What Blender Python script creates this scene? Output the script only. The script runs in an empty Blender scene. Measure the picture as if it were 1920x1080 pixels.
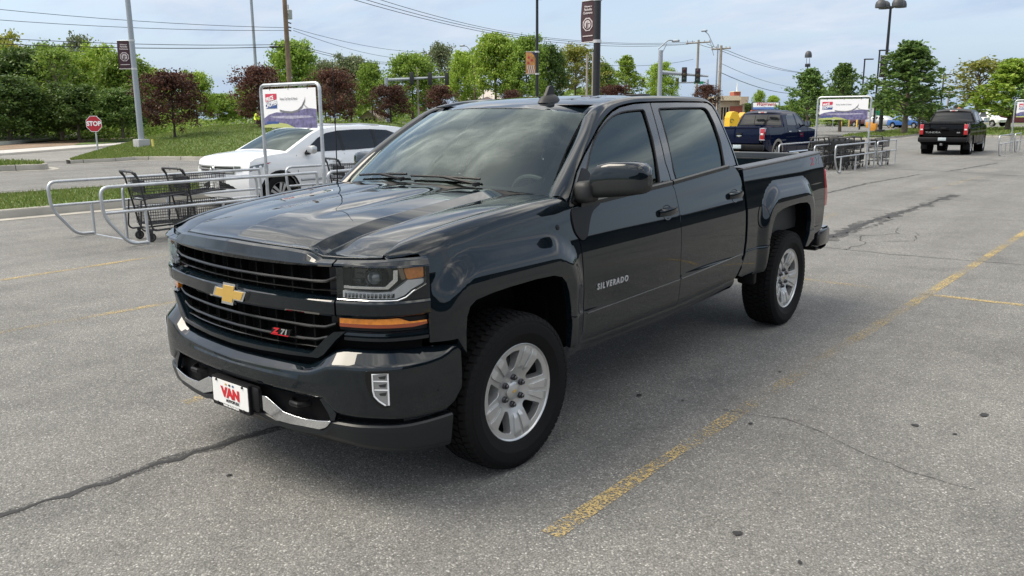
import bpy, bmesh, math, random
from mathutils import Vector, Matrix
from mathutils.geometry import delaunay_2d_cdt
R=math.radians
random.seed(7)
SC=bpy.context.scene
COL=SC.collection
# ------------------------------------------------------------------ camera
CAM_P=(3.3797,-3.0238,1.7393); CAM_YAW=-.678466; CAM_PITCH=.207565; CAM_ROLL=-.0060436; CAM_F=1527.78
def cam_axes():
    y,p,o=CAM_YAW,CAM_PITCH,CAM_ROLL
    f=Vector((math.sin(y)*math.cos(p),math.cos(y)*math.cos(p),-math.sin(p)))
    r=Vector((math.cos(y),-math.sin(y),0)); u=r.cross(f)
    c,s=math.cos(o),math.sin(o)
    return c*r+s*u,-s*r+c*u,f
CR,CU,CF=cam_axes(); CP=Vector(CAM_P)
cd=bpy.data.cameras.new('camera'); cam=bpy.data.objects.new('camera',cd); COL.objects.link(cam)
cam.matrix_world=Matrix(((CR.x,CU.x,-CF.x,CP.x),(CR.y,CU.y,-CF.y,CP.y),(CR.z,CU.z,-CF.z,CP.z),(0,0,0,1)))
cd.sensor_width=36; cd.lens=CAM_F/1920*36; cd.clip_end=5000; cd.clip_start=.05
SC.camera=cam
def at(u,v,D):
    "world point seen at photo pixel (u,v) at distance D along the view axis"
    return CP+D*(CF+(u-960)/CAM_F*CR+(540-v)/CAM_F*CU)
def ground(u,D,z=0.0):
    "point at pixel column u, distance D, standing at height z"
    p=at(u,540,D)
    # slide along the image column until the wanted height
    k=(z-p.z)/(CU.z*D/CAM_F)
    return at(u,540-k,D)
# ------------------------------------------------------------------ sky and sun
SUN_AZ=Vector((-.60,-.50)).normalized(); SUN_EL=R(54)
W=bpy.data.worlds.new('World'); SC.world=W; W.use_nodes=True
nt=W.node_tree; nt.nodes.clear()
def N(t,x,**k):
    n=nt.nodes.new(x)
    for a,b in k.items(): setattr(n,a,b)
    return n
out=N(nt,'ShaderNodeOutputWorld'); bg=N(nt,'ShaderNodeBackground'); bg.inputs['Strength'].default_value=.10
sky=N(nt,'ShaderNodeTexSky',sky_type='NISHITA',sun_disc=False,sun_elevation=SUN_EL,sun_rotation=math.atan2(SUN_AZ.x,SUN_AZ.y))
sky.air_density=1.0; sky.dust_density=1.6; sky.ozone_density=1.6; sky.altitude=250
# cloud deck: noise on the plane z = const above the viewer
tc=N(nt,'ShaderNodeTexCoord'); sep=N(nt,'ShaderNodeSeparateXYZ'); nt.links.new(tc.outputs['Generated'],sep.inputs[0])
def mth(op,a,b=None,clamp=False):
    m=N(nt,'ShaderNodeMath',operation=op,use_clamp=clamp)
    for i,q in enumerate((a,b)):
        if q is None: continue
        if isinstance(q,(int,float)): m.inputs[i].default_value=q
        else: nt.links.new(q,m.inputs[i])
    return m.outputs[0]
zc=mth('ADD',mth('MAXIMUM',sep.outputs[2],0.0),.16)
cx=mth('DIVIDE',sep.outputs[0],zc); cy=mth('DIVIDE',sep.outputs[1],zc)
comb=N(nt,'ShaderNodeCombineXYZ'); nt.links.new(cx,comb.inputs[0]); nt.links.new(cy,comb.inputs[1])
def noise(scale,detail,rough,loc,dist=.3):
    mp=N(nt,'ShaderNodeMapping'); mp.inputs['Location'].default_value=loc; nt.links.new(comb.outputs[0],mp.inputs[0])
    mp.inputs['Rotation'].default_value=(0,0,.6); mp.inputs['Scale'].default_value=(1,1.7,1)
    n=N(nt,'ShaderNodeTexNoise'); nt.links.new(mp.outputs[0],n.inputs[0])
    n.inputs['Scale'].default_value=scale; n.inputs['Detail'].default_value=detail; n.inputs['Roughness'].default_value=rough; n.inputs['Distortion'].default_value=dist
    return n.outputs[0]
def ramp(fac,stops):
    r=N(nt,'ShaderNodeValToRGB'); nt.links.new(fac,r.inputs[0])
    e=r.color_ramp.elements
    while len(e)<len(stops): e.new(.5)
    for q,(p,c) in zip(e,stops): q.position=p; q.color=(*c,1) if len(c)==3 else c
    return r.outputs[0]
n1=noise(.95,6,.54,(3.1,1.7,0)); n2=noise(1.3,5,.55,(9.3,4.4,0),.6)
elev=mth('MAXIMUM',sep.outputs[2],0.0)
def mixc(fac,a,b,mode='MIX'):
    m=N(nt,'ShaderNodeMix',data_type='RGBA',blend_type=mode)
    for k,q in ((0,fac),(6,a),(7,b)):
        if isinstance(q,(int,float)): m.inputs[k].default_value=q
        elif isinstance(q,tuple): m.inputs[k].default_value=(*q,1)
        else: nt.links.new(q,m.inputs[k])
    return m.outputs[2]
cov=ramp(n1,[(.44,(0,0,0)),(.56,(1,1,1))])
thin=ramp(n2,[(.45,(0,0,0)),(.8,(.40,.40,.40))])
covm=mth('MAXIMUM',cov,thin,True)
hs=N(nt,'ShaderNodeHueSaturation'); hs.inputs['Saturation'].default_value=.72; nt.links.new(sky.outputs[0],hs.inputs['Color'])
shade=ramp(noise(1.7,6,.6,(5.0,8.2,0)),[(.34,(4.6,4.7,4.8)),(.50,(10.0,9.8,9.3)),(.66,(23.0,22.0,20.0))])
lowcl=ramp(noise(.9,6,.6,(2.0,3.2,0)),[(.38,(2.9,3.5,4.4)),(.62,(4.9,5.0,5.2))])
cl=mixc(ramp(elev,[(.20,(0,0,0)),(.50,(1,1,1))]),lowcl,shade)
fade=mth('MULTIPLY',covm,ramp(elev,[(.0,(.35,.35,.35)),(.07,(.85,.85,.85)),(.5,(.92,.92,.92))]))
mix=mixc(fade,mixc(1.0,hs.outputs[0],ramp(elev,[(.2,(1,1,1)),(.6,(1.5,1.45,1.35))]),'MULTIPLY'),cl)
# summer haze paling the sky toward the horizon
hz=mixc(ramp(elev,[(0.0,(.90,.90,.90)),(.07,(.50,.50,.50)),(.20,(.18,.18,.18)),(.45,(.05,.05,.05))]),mix,(2.30,3.05,4.15))
nt.links.new(hz,bg.inputs['Color']); nt.links.new(bg.outputs[0],out.inputs[0])
sl=bpy.data.lights.new('sun','SUN'); sl.energy=1.95; sl.angle=R(34.0); sl.color=(1,.91,.76)
so=bpy.data.objects.new('sun',sl); COL.objects.link(so)
sv=Vector((SUN_AZ.x*math.cos(SUN_EL),SUN_AZ.y*math.cos(SUN_EL),math.sin(SUN_EL)))
so.rotation_euler=sv.to_track_quat('Z','Y').to_euler(); so.location=(0,0,60)
SC.view_settings.view_transform='Standard'; SC.view_settings.look='None'; SC.view_settings.exposure=0.97; SC.view_settings.gamma=1
SC.render.resolution_x=1024; SC.render.resolution_y=576
SC.cycles.max_bounces=10; SC.cycles.transparent_max_bounces=24
# ------------------------------------------------------------------ materials
MATS={}
def mat(name,color=(.5,.5,.5),rough=.5,metal=0.,coat=0.,spec=.5,emit=None,coat_rough=.02,alpha=None,var=None,vscale=4.,bump=None,bscale=60.,ior=None):
    if name in MATS: return MATS[name]
    m=bpy.data.materials.new(name); m.use_nodes=True; t=m.node_tree; b=t.nodes['Principled BSDF']
    b.inputs['Base Color'].default_value=(*color,1); b.inputs['Roughness'].default_value=rough; b.inputs['Metallic'].default_value=metal
    b.inputs['Coat Weight'].default_value=coat; b.inputs['Coat Roughness'].default_value=coat_rough; b.inputs['Specular IOR Level'].default_value=spec
    if ior: b.inputs['IOR'].default_value=ior
    if emit: b.inputs['Emission Color'].default_value=(*emit[0],1); b.inputs['Emission Strength'].default_value=emit[1]
    if var or bump:
        tc=t.nodes.new('ShaderNodeTexCoord')
        n=t.nodes.new('ShaderNodeTexNoise'); n.inputs['Scale'].default_value=vscale; n.inputs['Detail'].default_value=5; t.links.new(tc.outputs['Object'],n.inputs[0])
        if var:
            r=t.nodes.new('ShaderNodeValToRGB'); r.color_ramp.elements[0].position=.3; r.color_ramp.elements[1].position=.72
            r.color_ramp.elements[0].color=(*[max(0,c*(1-var)) for c in color],1); r.color_ramp.elements[1].color=(*[min(1,c*(1+var)) for c in color],1)
            t.links.new(n.outputs[0],r.inputs[0]); t.links.new(r.outputs[0],b.inputs['Base Color'])
        if bump:
            n2=t.nodes.new('ShaderNodeTexNoise'); n2.inputs['Scale'].default_value=bscale; n2.inputs['Detail'].default_value=3; t.links.new(tc.outputs['Object'],n2.inputs[0])
            bp=t.nodes.new('ShaderNodeBump'); bp.inputs['Strength'].default_value=bump; bp.inputs['Distance'].default_value=.01; t.links.new(n2.outputs[0],bp.inputs['Height']); t.links.new(bp.outputs[0],b.inputs['Normal'])
    MATS[name]=m; return m
def glass(name,tint=(.6,.7,.65),trans=.6,rough=.0,ior=1.5,refl=1.3):
    "thin pane: tinted see-through with mirror reflection by angle"
    if name in MATS: return MATS[name]
    m=bpy.data.materials.new(name); m.use_nodes=True; t=m.node_tree; t.nodes.clear()
    o=t.nodes.new('ShaderNodeOutputMaterial'); tr=t.nodes.new('ShaderNodeBsdfTransparent'); tr.inputs[0].default_value=(tint[0]*trans,tint[1]*trans,tint[2]*trans,1)
    g=t.nodes.new('ShaderNodeBsdfGlossy'); g.inputs['Roughness'].default_value=rough; g.inputs['Color'].default_value=(.84,.97,.96,1)
    f=t.nodes.new('ShaderNodeFresnel'); f.inputs[0].default_value=ior
    k=t.nodes.new('ShaderNodeMath'); k.operation='MULTIPLY_ADD'; k.inputs[1].default_value=refl; k.inputs[2].default_value=.02; k.use_clamp=True
    mx=t.nodes.new('ShaderNodeMixShader'); t.links.new(f.outputs[0],k.inputs[0]); t.links.new(k.outputs[0],mx.inputs[0]); t.links.new(tr.outputs[0],mx.inputs[1]); t.links.new(g.outputs[0],mx.inputs[2]); t.links.new(mx.outputs[0],o.inputs[0])
    MATS[name]=m; return m
# ------------------------------------------------------------------ objects
def thing(name,label,cat,loc=(0,0,0),rz=0,group=None):
    o=bpy.data.objects.new(name,None); o.empty_display_size=.3; COL.objects.link(o); o.location=loc; o.rotation_euler=(0,0,rz)
    o['label']=label; o['category']=cat
    if group: o['group']=group
    return o
def tag(o,label,cat,group=None,kind=None):
    if label: o['label']=label
    if cat: o['category']=cat
    if group: o['group']=group
    if kind: o['kind']=kind
    return o
class MB:
    "mesh builder: verts, faces, optional normals and per-face material slots"
    def __init__(s): s.v=[]; s.f=[]; s.n=None; s.m=[]; s.cur=0
    def add(s,vs,fs):
        k=len(s.v); s.v+= [tuple(p) for p in vs]; s.f+=[tuple(i+k for i in f) for f in fs]; s.m+=[s.cur]*len(fs); return k
    def box(s,x0,x1,y0,y1,z0,z1,M=None):
        vs=[(x,y,z) for z in (z0,z1) for y in (y0,y1) for x in (x0,x1)]
        if M: vs=[M@Vector(p) for p in vs]
        s.add(vs,[(0,2,3,1),(4,5,7,6),(0,1,5,4),(2,6,7,3),(0,4,6,2),(1,3,7,5)])
    def bbox(s,x0,x1,y0,y1,z0,z1,b=.02,M=None):
        "box with chamfered edges"
        bm=bmesh.new(); bmesh.ops.create_cube(bm,size=1)
        for v in bm.verts: v.co=Vector(((x0+x1)/2+v.co.x*(x1-x0),(y0+y1)/2+v.co.y*(y1-y0),(z0+z1)/2+v.co.z*(z1-z0)))
        bmesh.ops.bevel(bm,geom=bm.edges[:],offset=b,segments=2,profile=.5,affect='EDGES')
        s.bm(bm,M)
    def bm(s,bm,M=None):
        bm.verts.index_update()
        s.add([(M@v.co if M else v.co) for v in bm.verts],[[q.index for q in f.verts] for f in bm.faces]); bm.free()
    def tube(s,pts,r,n=8,cap=True,closed=False):
        pts=[Vector(p) for p in pts]; m=len(pts); rr=r if isinstance(r,(list,tuple)) else [r]*m
        prev=None; rings=[]
        for i,p in enumerate(pts):
            a=pts[(i-1)%m] if (closed or i>0) else p; b=pts[(i+1)%m] if (closed or i<m-1) else p
            t=(b-a); t=t.normalized() if t.length>1e-9 else Vector((0,0,1))
            if prev is None: u=t.orthogonal().normalized()
            else:
                u=prev-t*prev.dot(t); u=u.normalized() if u.length>1e-6 else t.orthogonal().normalized()
            prev=u; w=t.cross(u)
            rings.append([p+rr[i]*(math.cos(2*math.pi*k/n)*u+math.sin(2*math.pi*k/n)*w) for k in range(n)])
        vs=[q for g in rings for q in g]; fs=[]
        for i in range(m if closed else m-1):
            for k in range(n): 
                j=(i+1)%m; fs.append((i*n+k,i*n+(k+1)%n,j*n+(k+1)%n,j*n+k))
        if cap and not closed: fs.append(tuple(range(n-1,-1,-1))); fs.append(tuple((m-1)*n+k for k in range(n)))
        s.add(vs,fs)
    def lathe(s,prof,n=32,M=None,a0=0,a1=2*math.pi):
        "profile [(r,h)] round Z"
        full=abs(a1-a0-2*math.pi)<1e-6; c=n if full else n+1
        vs=[]
        for r,h in prof:
            for k in range(c):
                a=a0+(a1-a0)*k/n; vs.append(Vector((r*math.cos(a),r*math.sin(a),h)))
        if M: vs=[M@p for p in vs]
        fs=[]
        for i in range(len(prof)-1):
            for k in range(n): fs.append((i*c+k,i*c+(k+1)%c,(i+1)*c+(k+1)%c,(i+1)*c+k))
        s.add(vs,fs)
    def grid(s,rows,closed=False):
        "rows: list of equal-length point lists"
        c=len(rows[0]); fs=[]
        for i in range(len(rows)-1):
            for k in range(c if closed else c-1): fs.append((i*c+k,i*c+(k+1)%c,(i+1)*c+(k+1)%c,(i+1)*c+k))
        s.add([p for r in rows for p in r],fs)
    def prism(s,poly,h0,h1,fn):
        "polygon [(a,b)] extruded from h0 to h1, fn(a,b,h)->xyz"
        n=len(poly); vs=[fn(a,b,h0) for a,b in poly]+[fn(a,b,h1) for a,b in poly]
        fs=[tuple(range(n-1,-1,-1)),tuple(range(n,2*n))]+[(i,(i+1)%n,n+(i+1)%n,n+i) for i in range(n)]
        s.add(vs,fs)
    def mirrored(s):
        o=MB(); o.v=[(-x,y,z) for x,y,z in s.v]; o.f=[tuple(reversed(f)) for f in s.f]; o.m=list(s.m)
        if s.n: o.n=[(-x,y,z) for x,y,z in s.n]
        return o
    def join(s,o):
        k=len(s.v)
        if s.n is not None or o.n is not None:
            s.n=(s.n or [])+(o.n or [])
        s.add(o.v,o.f); s.m[-len(o.f):]=[s.cur]*len(o.f)
        return s
    def build(s,name,mats,parent=None,sharp=35,fixn=False,loc=None):
        me=bpy.data.meshes.new(name); me.from_pydata([tuple(p) for p in s.v],[],s.f)
        if not isinstance(mats,(list,tuple)): mats=[mats]
        for q in mats: me.materials.append(q)
        if len(mats)>1:
            for p,i in zip(me.polygons,s.m): p.material_index=i
        if fixn:
            bm=bmesh.new(); bm.from_mesh(me); bmesh.ops.recalc_face_normals(bm,faces=bm.faces); bm.to_mesh(me); bm.free()
        me.update()
        if s.n:
            me.shade_smooth(); me.normals_split_custom_set_from_vertices(s.n)
        elif sharp is None: me.shade_flat()
        else:
            me.shade_smooth(); me.set_sharp_from_angle(angle=R(sharp))
        o=bpy.data.objects.new(name,me); COL.objects.link(o)
        if parent: o.parent=parent
        if loc: o.location=loc
        return o
def dup(root,loc,rz=None,label=None,group=None):
    r=root.copy(); COL.objects.link(r); r.location=loc
    if rz is not None: r.rotation_euler=(0,0,rz)
    if label: r['label']=label
    if group: r['group']=group
    for ch in list(root.children):
        c=ch.copy(); COL.objects.link(c); c.parent=r
        for g in ch.children:
            d=g.copy(); COL.objects.link(d); d.parent=c
    return r
def inside(p,poly):
    x,y=p; r=False; n=len(poly); j=n-1
    for i in range(n):
        xi,yi=poly[i]; xj,yj=poly[j]
        if (yi>y)!=(yj>y) and x<(xj-xi)*(y-yi)/(yj-yi)+xi: r=not r
        j=i
    return r
def resample(poly,step,closed=True):
    o=[]; n=len(poly)
    for i in range(n if closed else n-1):
        a=poly[i]; b=poly[(i+1)%n]; l=math.hypot(b[0]-a[0],b[1]-a[1]); k=max(1,int(math.ceil(l/step)))
        for q in range(k): o.append((a[0]+(b[0]-a[0])*q/k,a[1]+(b[1]-a[1])*q/k))
    if not closed: o.append(tuple(poly[-1]))
    return o
def area2(p): return sum(a[0]*b[1]-b[0]*a[1] for a,b in zip(p,p[1:]+p[:1]))
def patch(fn,outer,holes=(),res=.03,depth=.02,edge=.0025,creases=(),smooth_fn=None):
    """surface patch fn(u,v)->xyz over a polygon with holes; rolled edge and return flange of `depth`"""
    loops=[]
    for i,p in enumerate([outer]+list(holes)):
        q=resample([tuple(a[:2]) for a in p],res)
        if (area2(q)>0)!=(i==0): q=q[::-1]
        loops.append(q)
    pts=[];ed=[];bl=[]
    for q in loops:
        k=len(pts); pts+=q; ed+=[(k+i,k+(i+1)%len(q)) for i in range(len(q))]; bl.append(list(range(k,k+len(q))))
    for c in creases:
        q=[p for p in resample(c,res,False)]
        k=len(pts); pts+=q; ed+=[(k+i,k+i+1) for i in range(len(q)-1)]
    us=[p[0] for p in loops[0]]; vs=[p[1] for p in loops[0]]
    def near(p):
        for q in pts[:nb]:
            if abs(q[0]-p[0])<res*.55 and abs(q[1]-p[1])<res*.55: return True
        return False
    nb=len(pts); nu=int((max(us)-min(us))/res)+1; nv=int((max(vs)-min(vs))/res)+1
    cell={}
    for q in pts: cell.setdefault((int(q[0]/res//1),int(q[1]/res//1)),[]).append(q)
    for i in range(nu+1):
        for j in range(nv+1):
            p=(min(us)+(i+.5*(j%2))*res,min(vs)+j*res)
            ci,cj=int(p[0]/res//1),int(p[1]/res//1)
            if any((q[0]-p[0])**2+(q[1]-p[1])**2<(res*.6)**2 for a in (-1,0,1) for b in (-1,0,1) for q in cell.get((ci+a,cj+b),())): continue
            if not inside(p,loops[0]) or any(inside(p,h) for h in loops[1:]): continue
            pts.append(p)
    V,E_,F,ov,oe,of=delaunay_2d_cdt([Vector(p) for p in pts],ed,[],0,1e-7)
    mp={}
    for i,src in enumerate(ov):
        for s_ in src: mp[s_]=i
    fs=[]
    for f in F:
        c=(sum(V[i][0] for i in f)/len(f),sum(V[i][1] for i in f)/len(f))
        if inside(c,loops[0]) and not any(inside(c,h) for h in loops[1:]):
            a,b,d=[V[i] for i in f[:3]]
            if abs((b[0]-a[0])*(d[1]-a[1])-(b[1]-a[1])*(d[0]-a[0]))<1e-10: continue
            fs.append(tuple(f))
    e=1.5e-3
    P=[Vector(fn(p[0],p[1])) for p in V]; NN=[]
    for p in V:
        du=Vector(fn(p[0]+e,p[1]))-Vector(fn(p[0]-e,p[1])); dv=Vector(fn(p[0],p[1]+e))-Vector(fn(p[0],p[1]-e))
        n=du.cross(dv); NN.append(n.normalized() if n.length>1e-12 else Vector((0,0,1)))
    o=MB(); o.v=[tuple(p) for p in P]; o.f=fs; nor=[tuple(n) for n in NN]
    if depth:
        for b in bl:
            b=[mp[i] for i in b]; b=[q for i,q in enumerate(b) if q!=b[i-1]]
            m=len(b); r1=[];r2=[];l1=[]
            for i in range(m):
                t=P[b[(i+1)%m]]-P[b[i-1]]; n=NN[b[i]]; l=t.cross(n); l=l.normalized() if l.length>1e-9 else n
                r1.append(P[b[i]]+l*edge*.6-n*edge); r2.append(P[b[i]]+l*edge*.6-n*(edge+depth)); l1.append(l)
            k=len(o.v); o.v+=[tuple(p) for p in r1]+[tuple(p) for p in r2]; nor+=[tuple(q) for q in l1]*2
            for i in range(m):
                j=(i+1)%m; o.f.append((b[i],k+i,k+j,b[j])); o.f.append((k+i,k+m+i,k+m+j,k+j))
    o.n=nor; o.m=[0]*len(o.f)
    return o
def text_mb(txt,size,fn,depth=.003,align='CENTER',shear=0.,space=1.0,bold=0.,xs=1.0):
    "lettering as a mesh; fn(a,b,h)->xyz maps the flat text"
    c=bpy.data.curves.new('text','FONT'); c.body=txt; c.size=size; c.align_x=align; c.align_y='CENTER'; c.shear=shear; c.space_character=space; c.extrude=depth/2; c.offset=bold; c.resolution_u=3
    o=bpy.data.objects.new('text',c); COL.objects.link(o)
    dg=bpy.context.evaluated_depsgraph_get(); me=bpy.data.meshes.new_from_object(o.evaluated_get(dg))
    m=MB(); m.add([fn(v.co.x*xs,v.co.y,v.co.z+depth/2) for v in me.vertices],[tuple(p.vertices) for p in me.polygons])
    bpy.data.objects.remove(o); bpy.data.curves.remove(c); bpy.data.meshes.remove(me)
    return m
def rot_to(d):
    "matrix taking +Z to direction d"
    return Vector(d).to_track_quat('Z','Y').to_matrix().to_4x4()
def lerp(a,b,t): return a+(b-a)*t
def sstep(a,b,x):
    t=min(1,max(0,(x-a)/(b-a))); return t*t*(3-2*t)
def interp(pts,x):
    # smooth monotone-ish cubic (finite difference hermite) through pts
    n=len(pts)
    if x<=pts[0][0]: return pts[0][1]
    if x>=pts[-1][0]: return pts[-1][1]
    for i in range(n-1):
        if x<=pts[i+1][0]: break
    x0,y0=pts[i]; x1,y1=pts[i+1]; h=x1-x0; d=(y1-y0)/h
    def slope(k):
        if k==0 or k==n-1: return None
        a=(pts[k][1]-pts[k-1][1])/(pts[k][0]-pts[k-1][0]); b=(pts[k+1][1]-pts[k][1])/(pts[k+1][0]-pts[k][0])
        if a*b<=0: return 0.0
        return 2*a*b/(a+b)
    m0=slope(i); m1=slope(i+1)
    if m0 is None: m0=d
    if m1 is None: m1=d
    t=(x-x0)/h; t2=t*t; t3=t2*t
    return (2*t3-3*t2+1)*y0+(t3-2*t2+t)*h*m0+(-2*t3+3*t2)*y1+(t3-t2)*h*m1
def lin(pts,x):
    if x<=pts[0][0]: return pts[0][1]
    for i in range(len(pts)-1):
        if x<=pts[i+1][0]:
            return lerp(pts[i][1],pts[i+1][1],(x-pts[i][0])/(pts[i+1][0]-pts[i][0]))
    return pts[-1][1]
def catmull(pts,n=8,closed=False):
    out=[];m=len(pts)
    segs=m if closed else m-1
    for i in range(segs):
        p0=pts[(i-1)%m] if closed or i>0 else pts[0]
        p1=pts[i]; p2=pts[(i+1)%m]
        p3=pts[(i+2)%m] if closed or i+2<m else pts[-1]
        for k in range(n):
            t=k/n;t2=t*t;t3=t2*t
            out.append(tuple(.5*((2*b)+(-a+c)*t+(2*a-5*b+4*c-d)*t2+(-a+3*b-3*c+d)*t3) for a,b,c,d in zip(p0,p1,p2,p3)))
    if not closed: out.append(tuple(pts[-1]))
    return out
# plan curves of the front (half, x>=0), mirrored
PU=catmull([(0,-.922),(.2,-.912),(.4,-.885),(.55,-.858),(.65,-.835),(.76,-.792),(.84,-.742),(.895,-.672),(.93,-.60),(.955,-.50),(.968,-.42)],10)
PB=catmull([(0,-.955),(.2,-.948),(.4,-.932),(.55,-.912),(.66,-.892),(.76,-.86),(.84,-.808),(.90,-.735),(.945,-.62),(.968,-.50),(.978,-.40)],10)
def seclen(P):
    s=[0.]
    for a,b in zip(P,P[1:]): s.append(s[-1]+math.hypot(b[0]-a[0],b[1]-a[1]))
    return s
def offs(P,o):
    R=[]
    for i,p in enumerate(P):
        a=P[max(0,i-1)];b=P[min(len(P)-1,i+1)]
        if i==0: a=(-b[0],b[1])
        tx,ty=b[0]-a[0],b[1]-a[1];l=math.hypot(tx,ty)
        R.append((p[0]+ty/l*o,p[1]-tx/l*o))   # outward = (+ty,-tx): at x=0 tangent +x -> (0,-1)
    return R
ARCH_F=(0.0,.40); ARCH_R=(3.645,.40)
def sdbox(y,z,cy,cz,hy,hz,r):
    qy=abs(y-cy)-(hy-r); qz=abs(z-cz)-(hz-r)
    return math.hypot(max(qy,0),max(qz,0))+min(max(qy,qz),0)-r
SEC=[(.45,.930),(.50,.957),(.535,.975),(.58,.981),(.70,.985),(.722,.9805),(.90,.982),(.99,.9795),(1.09,.966),(1.16,.952),(1.25,.933),(1.33,.914),(1.40,.898)]
RK=.016
def X_side(y,z):
    zz=z-RK*(y-.8)
    x=interp(SEC,zz)
    x-=interp([(-.72,.105),(-.6,.052),(-.5,.028),(-.42,.016),(-.2,.006),(.3,0)],y)
    if y>2.68:
        x-=.012+.03*sstep(3.9,4.75,y)-.012*sstep(1.1,1.35,z)
    for k,(cy,cz,hy,hz,r,am) in enumerate(((-.015,.5,.395,.468,.13,.036),(3.60,.5,.455,.535,.20,.040))):
        d=sdbox(y,z,cy,cz,hy,hz,r)
        w=1-sstep(.065,.20,d)
        x+=am*w
    return x
def X_cab(z):
    t=max(0,(z-1.33)/.49)
    return .913-.214*t**1.22
HE=[(-.86,1.178),(-.8,1.203),(-.62,1.245),(-.45,1.275),(0,1.318),(.35,1.352),(.7,1.37)]
HO=[(-.86,1.125),(-.80,1.15),(-.72,1.172),(-.6,1.210),(-.35,1.253),(0,1.292),(.45,1.325),(.8,1.337)]
HC=[(-.95,1.185),(-.86,1.215),(-.78,1.243),(-.58,1.288),(.15,1.352),(.5,1.374)]
def Z_hood(x,y):
    ax=abs(x)
    E=interp(HE,y);O=interp(HO,y);C=interp(HC,y)
    # facet between the dome edge and the outer panel
    c0=lin([(-.85,.49),(-.4,.505),(.5,.50)],y); c1=c0+lin([(-.86,.03),(-.4,.085),(.5,.10)],y)
    if ax<c0:
        t=ax/c0; z=E+(C-E)*(.55*(1-t*t)+.45*(1-t))
        z-=.012*math.exp(-((ax-.22)/.07)**2)*sstep(-.7,-.3,y)
    elif ax<c1: z=E+(O+.006-E)*(ax-c0)/(c1-c0)
    else:
        t=(ax-c1)/(.8-c1); z=O+.006*(1-t)+.006*4*t*(1-t)
    return z
# ------------------------------------------------------------------ materials of the near truck
def paint_mat(name,col,flake=.25,coat=1.0):
    m=mat(name,col,rough=.5,metal=flake,coat=coat,coat_rough=.008,spec=0.0); m.node_tree.nodes['Principled BSDF'].inputs['Coat IOR'].default_value=1.55; return m
PAINT=paint_mat('dark_slate_paint',(.0036,.0072,.0103),.0)
BLACKP=mat('black_plastic',(.007,.007,.008),rough=.45,spec=.25)
SATIN=mat('satin_black_trim',(.011,.0135,.016),rough=.36,spec=.4)
TEXP=mat('grained_black_plastic',(.014,.0145,.015),rough=.55,bump=.15,bscale=400)
VOID=mat('dark_cavity',(.004,.004,.0045),rough=.9,spec=.1)
CHROME=mat('chrome',(.78,.80,.82),rough=.06,metal=1)
GOLD=mat('gold_badge',(.62,.40,.10),rough=.42,metal=.35,bump=.1,bscale=300)
SILVER=mat('painted_silver_alloy',(.50,.505,.50),rough=.33,metal=.65,coat=.5,coat_rough=.08)
RUBBER=mat('tyre_rubber',(.0065,.0065,.007),rough=.75,spec=.18,bump=.1,bscale=120)
AMBER=mat('amber_lens',(.85,.26,.02),rough=.12,coat=1,var=.25,vscale=40)
AMBERD=mat('dark_amber_lens',(.30,.055,.012),rough=.15,coat=1)
REDL=mat('red_lens',(.42,.012,.018),rough=.1,coat=1)
LENSW=mat('clear_lens_reflector',(.82,.84,.86),rough=.25,metal=.35)
WHITE=mat('white_enamel',(.78,.78,.76),rough=.35)
REDP=mat('red_print',(.55,.012,.02),rough=.4)
BLACKPR=mat('black_print',(.015,.015,.018),rough=.45)
CLOTH=mat('dark_seat_cloth',(.06,.062,.065),rough=.9,spec=.2)
WSG=glass('windshield_glass',(.84,.97,.90),.78,ior=1.52,refl=1.15)
TINT=glass('tinted_side_glass',(.5,.55,.50),.17,ior=1.55,refl=.95)
COVER=glass('clear_lamp_cover',(1,1,1),.92,ior=1.45)
# ------------------------------------------------------------------ helpers on the body surfaces
_PL={}
def plan(P,s,o=0.):
    k=(id(P),round(o,4))
    if k not in _PL: _PL[k]=(seclen(P),offs(P,o))
    S,Q=_PL[k]; a=abs(s); sg=1 if s>=0 else -1
    if a>=S[-1]:
        q0,q1=Q[-2],Q[-1]; t=(a-S[-1])/(S[-1]-S[-2]); x=q1[0]+(q1[0]-q0[0])*t; y=q1[1]+(q1[1]-q0[1])*t
        return sg*x,y
    lo,hi=0,len(S)-1
    while hi-lo>1:
        m=(lo+hi)//2
        if S[m]<=a: lo=m
        else: hi=m
    t=(a-S[lo])/(S[hi]-S[lo]); return sg*(Q[lo][0]+(Q[hi][0]-Q[lo][0])*t), Q[lo][1]+(Q[hi][1]-Q[lo][1])*t
def ffn(P,o=0.,lean=0.,z0=0.):
    def f(s,z):
        x,y=plan(P,s,o-(lean*(z-z0) if lean else 0)); return (x,y,z)
    return f
def band(P,rows,s0,s1,n=60):
    "rows: list of (out,z), each a number or a list of (s,value) along the half plan"
    m=MB(); R_=[]
    sp_=[]
    for k in range(len(rows)-1): sp_+=[(k,0.),(k,.14),(k,.86)]
    sp_.append((len(rows)-1,0.))
    val=lambda q,s: q if isinstance(q,(int,float)) else lin(q,abs(s))
    for i in range(n+1):
        s=s0+(s1-s0)*i/n
        q=[(val(o,s),val(z,s)) for o,z in rows]; g=[]
        for k,t in sp_:
            a=q[k]; b=q[min(k+1,len(q)-1)]; g.append((*plan(P,s,round(a[0]+(b[0]-a[0])*t,4)),a[1]+(b[1]-a[1])*t))
        R_.append(g)
    m.grid([list(c) for c in zip(*R_)]); 
    m.f=[tuple(reversed(f)) for f in m.f] if False else m.f
    return m
def both(f,name,mats,parent,sharp=35):
    a=f.build(name,mats,parent,sharp); b=f.mirrored().build(name,mats,parent,sharp); return a,b
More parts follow.
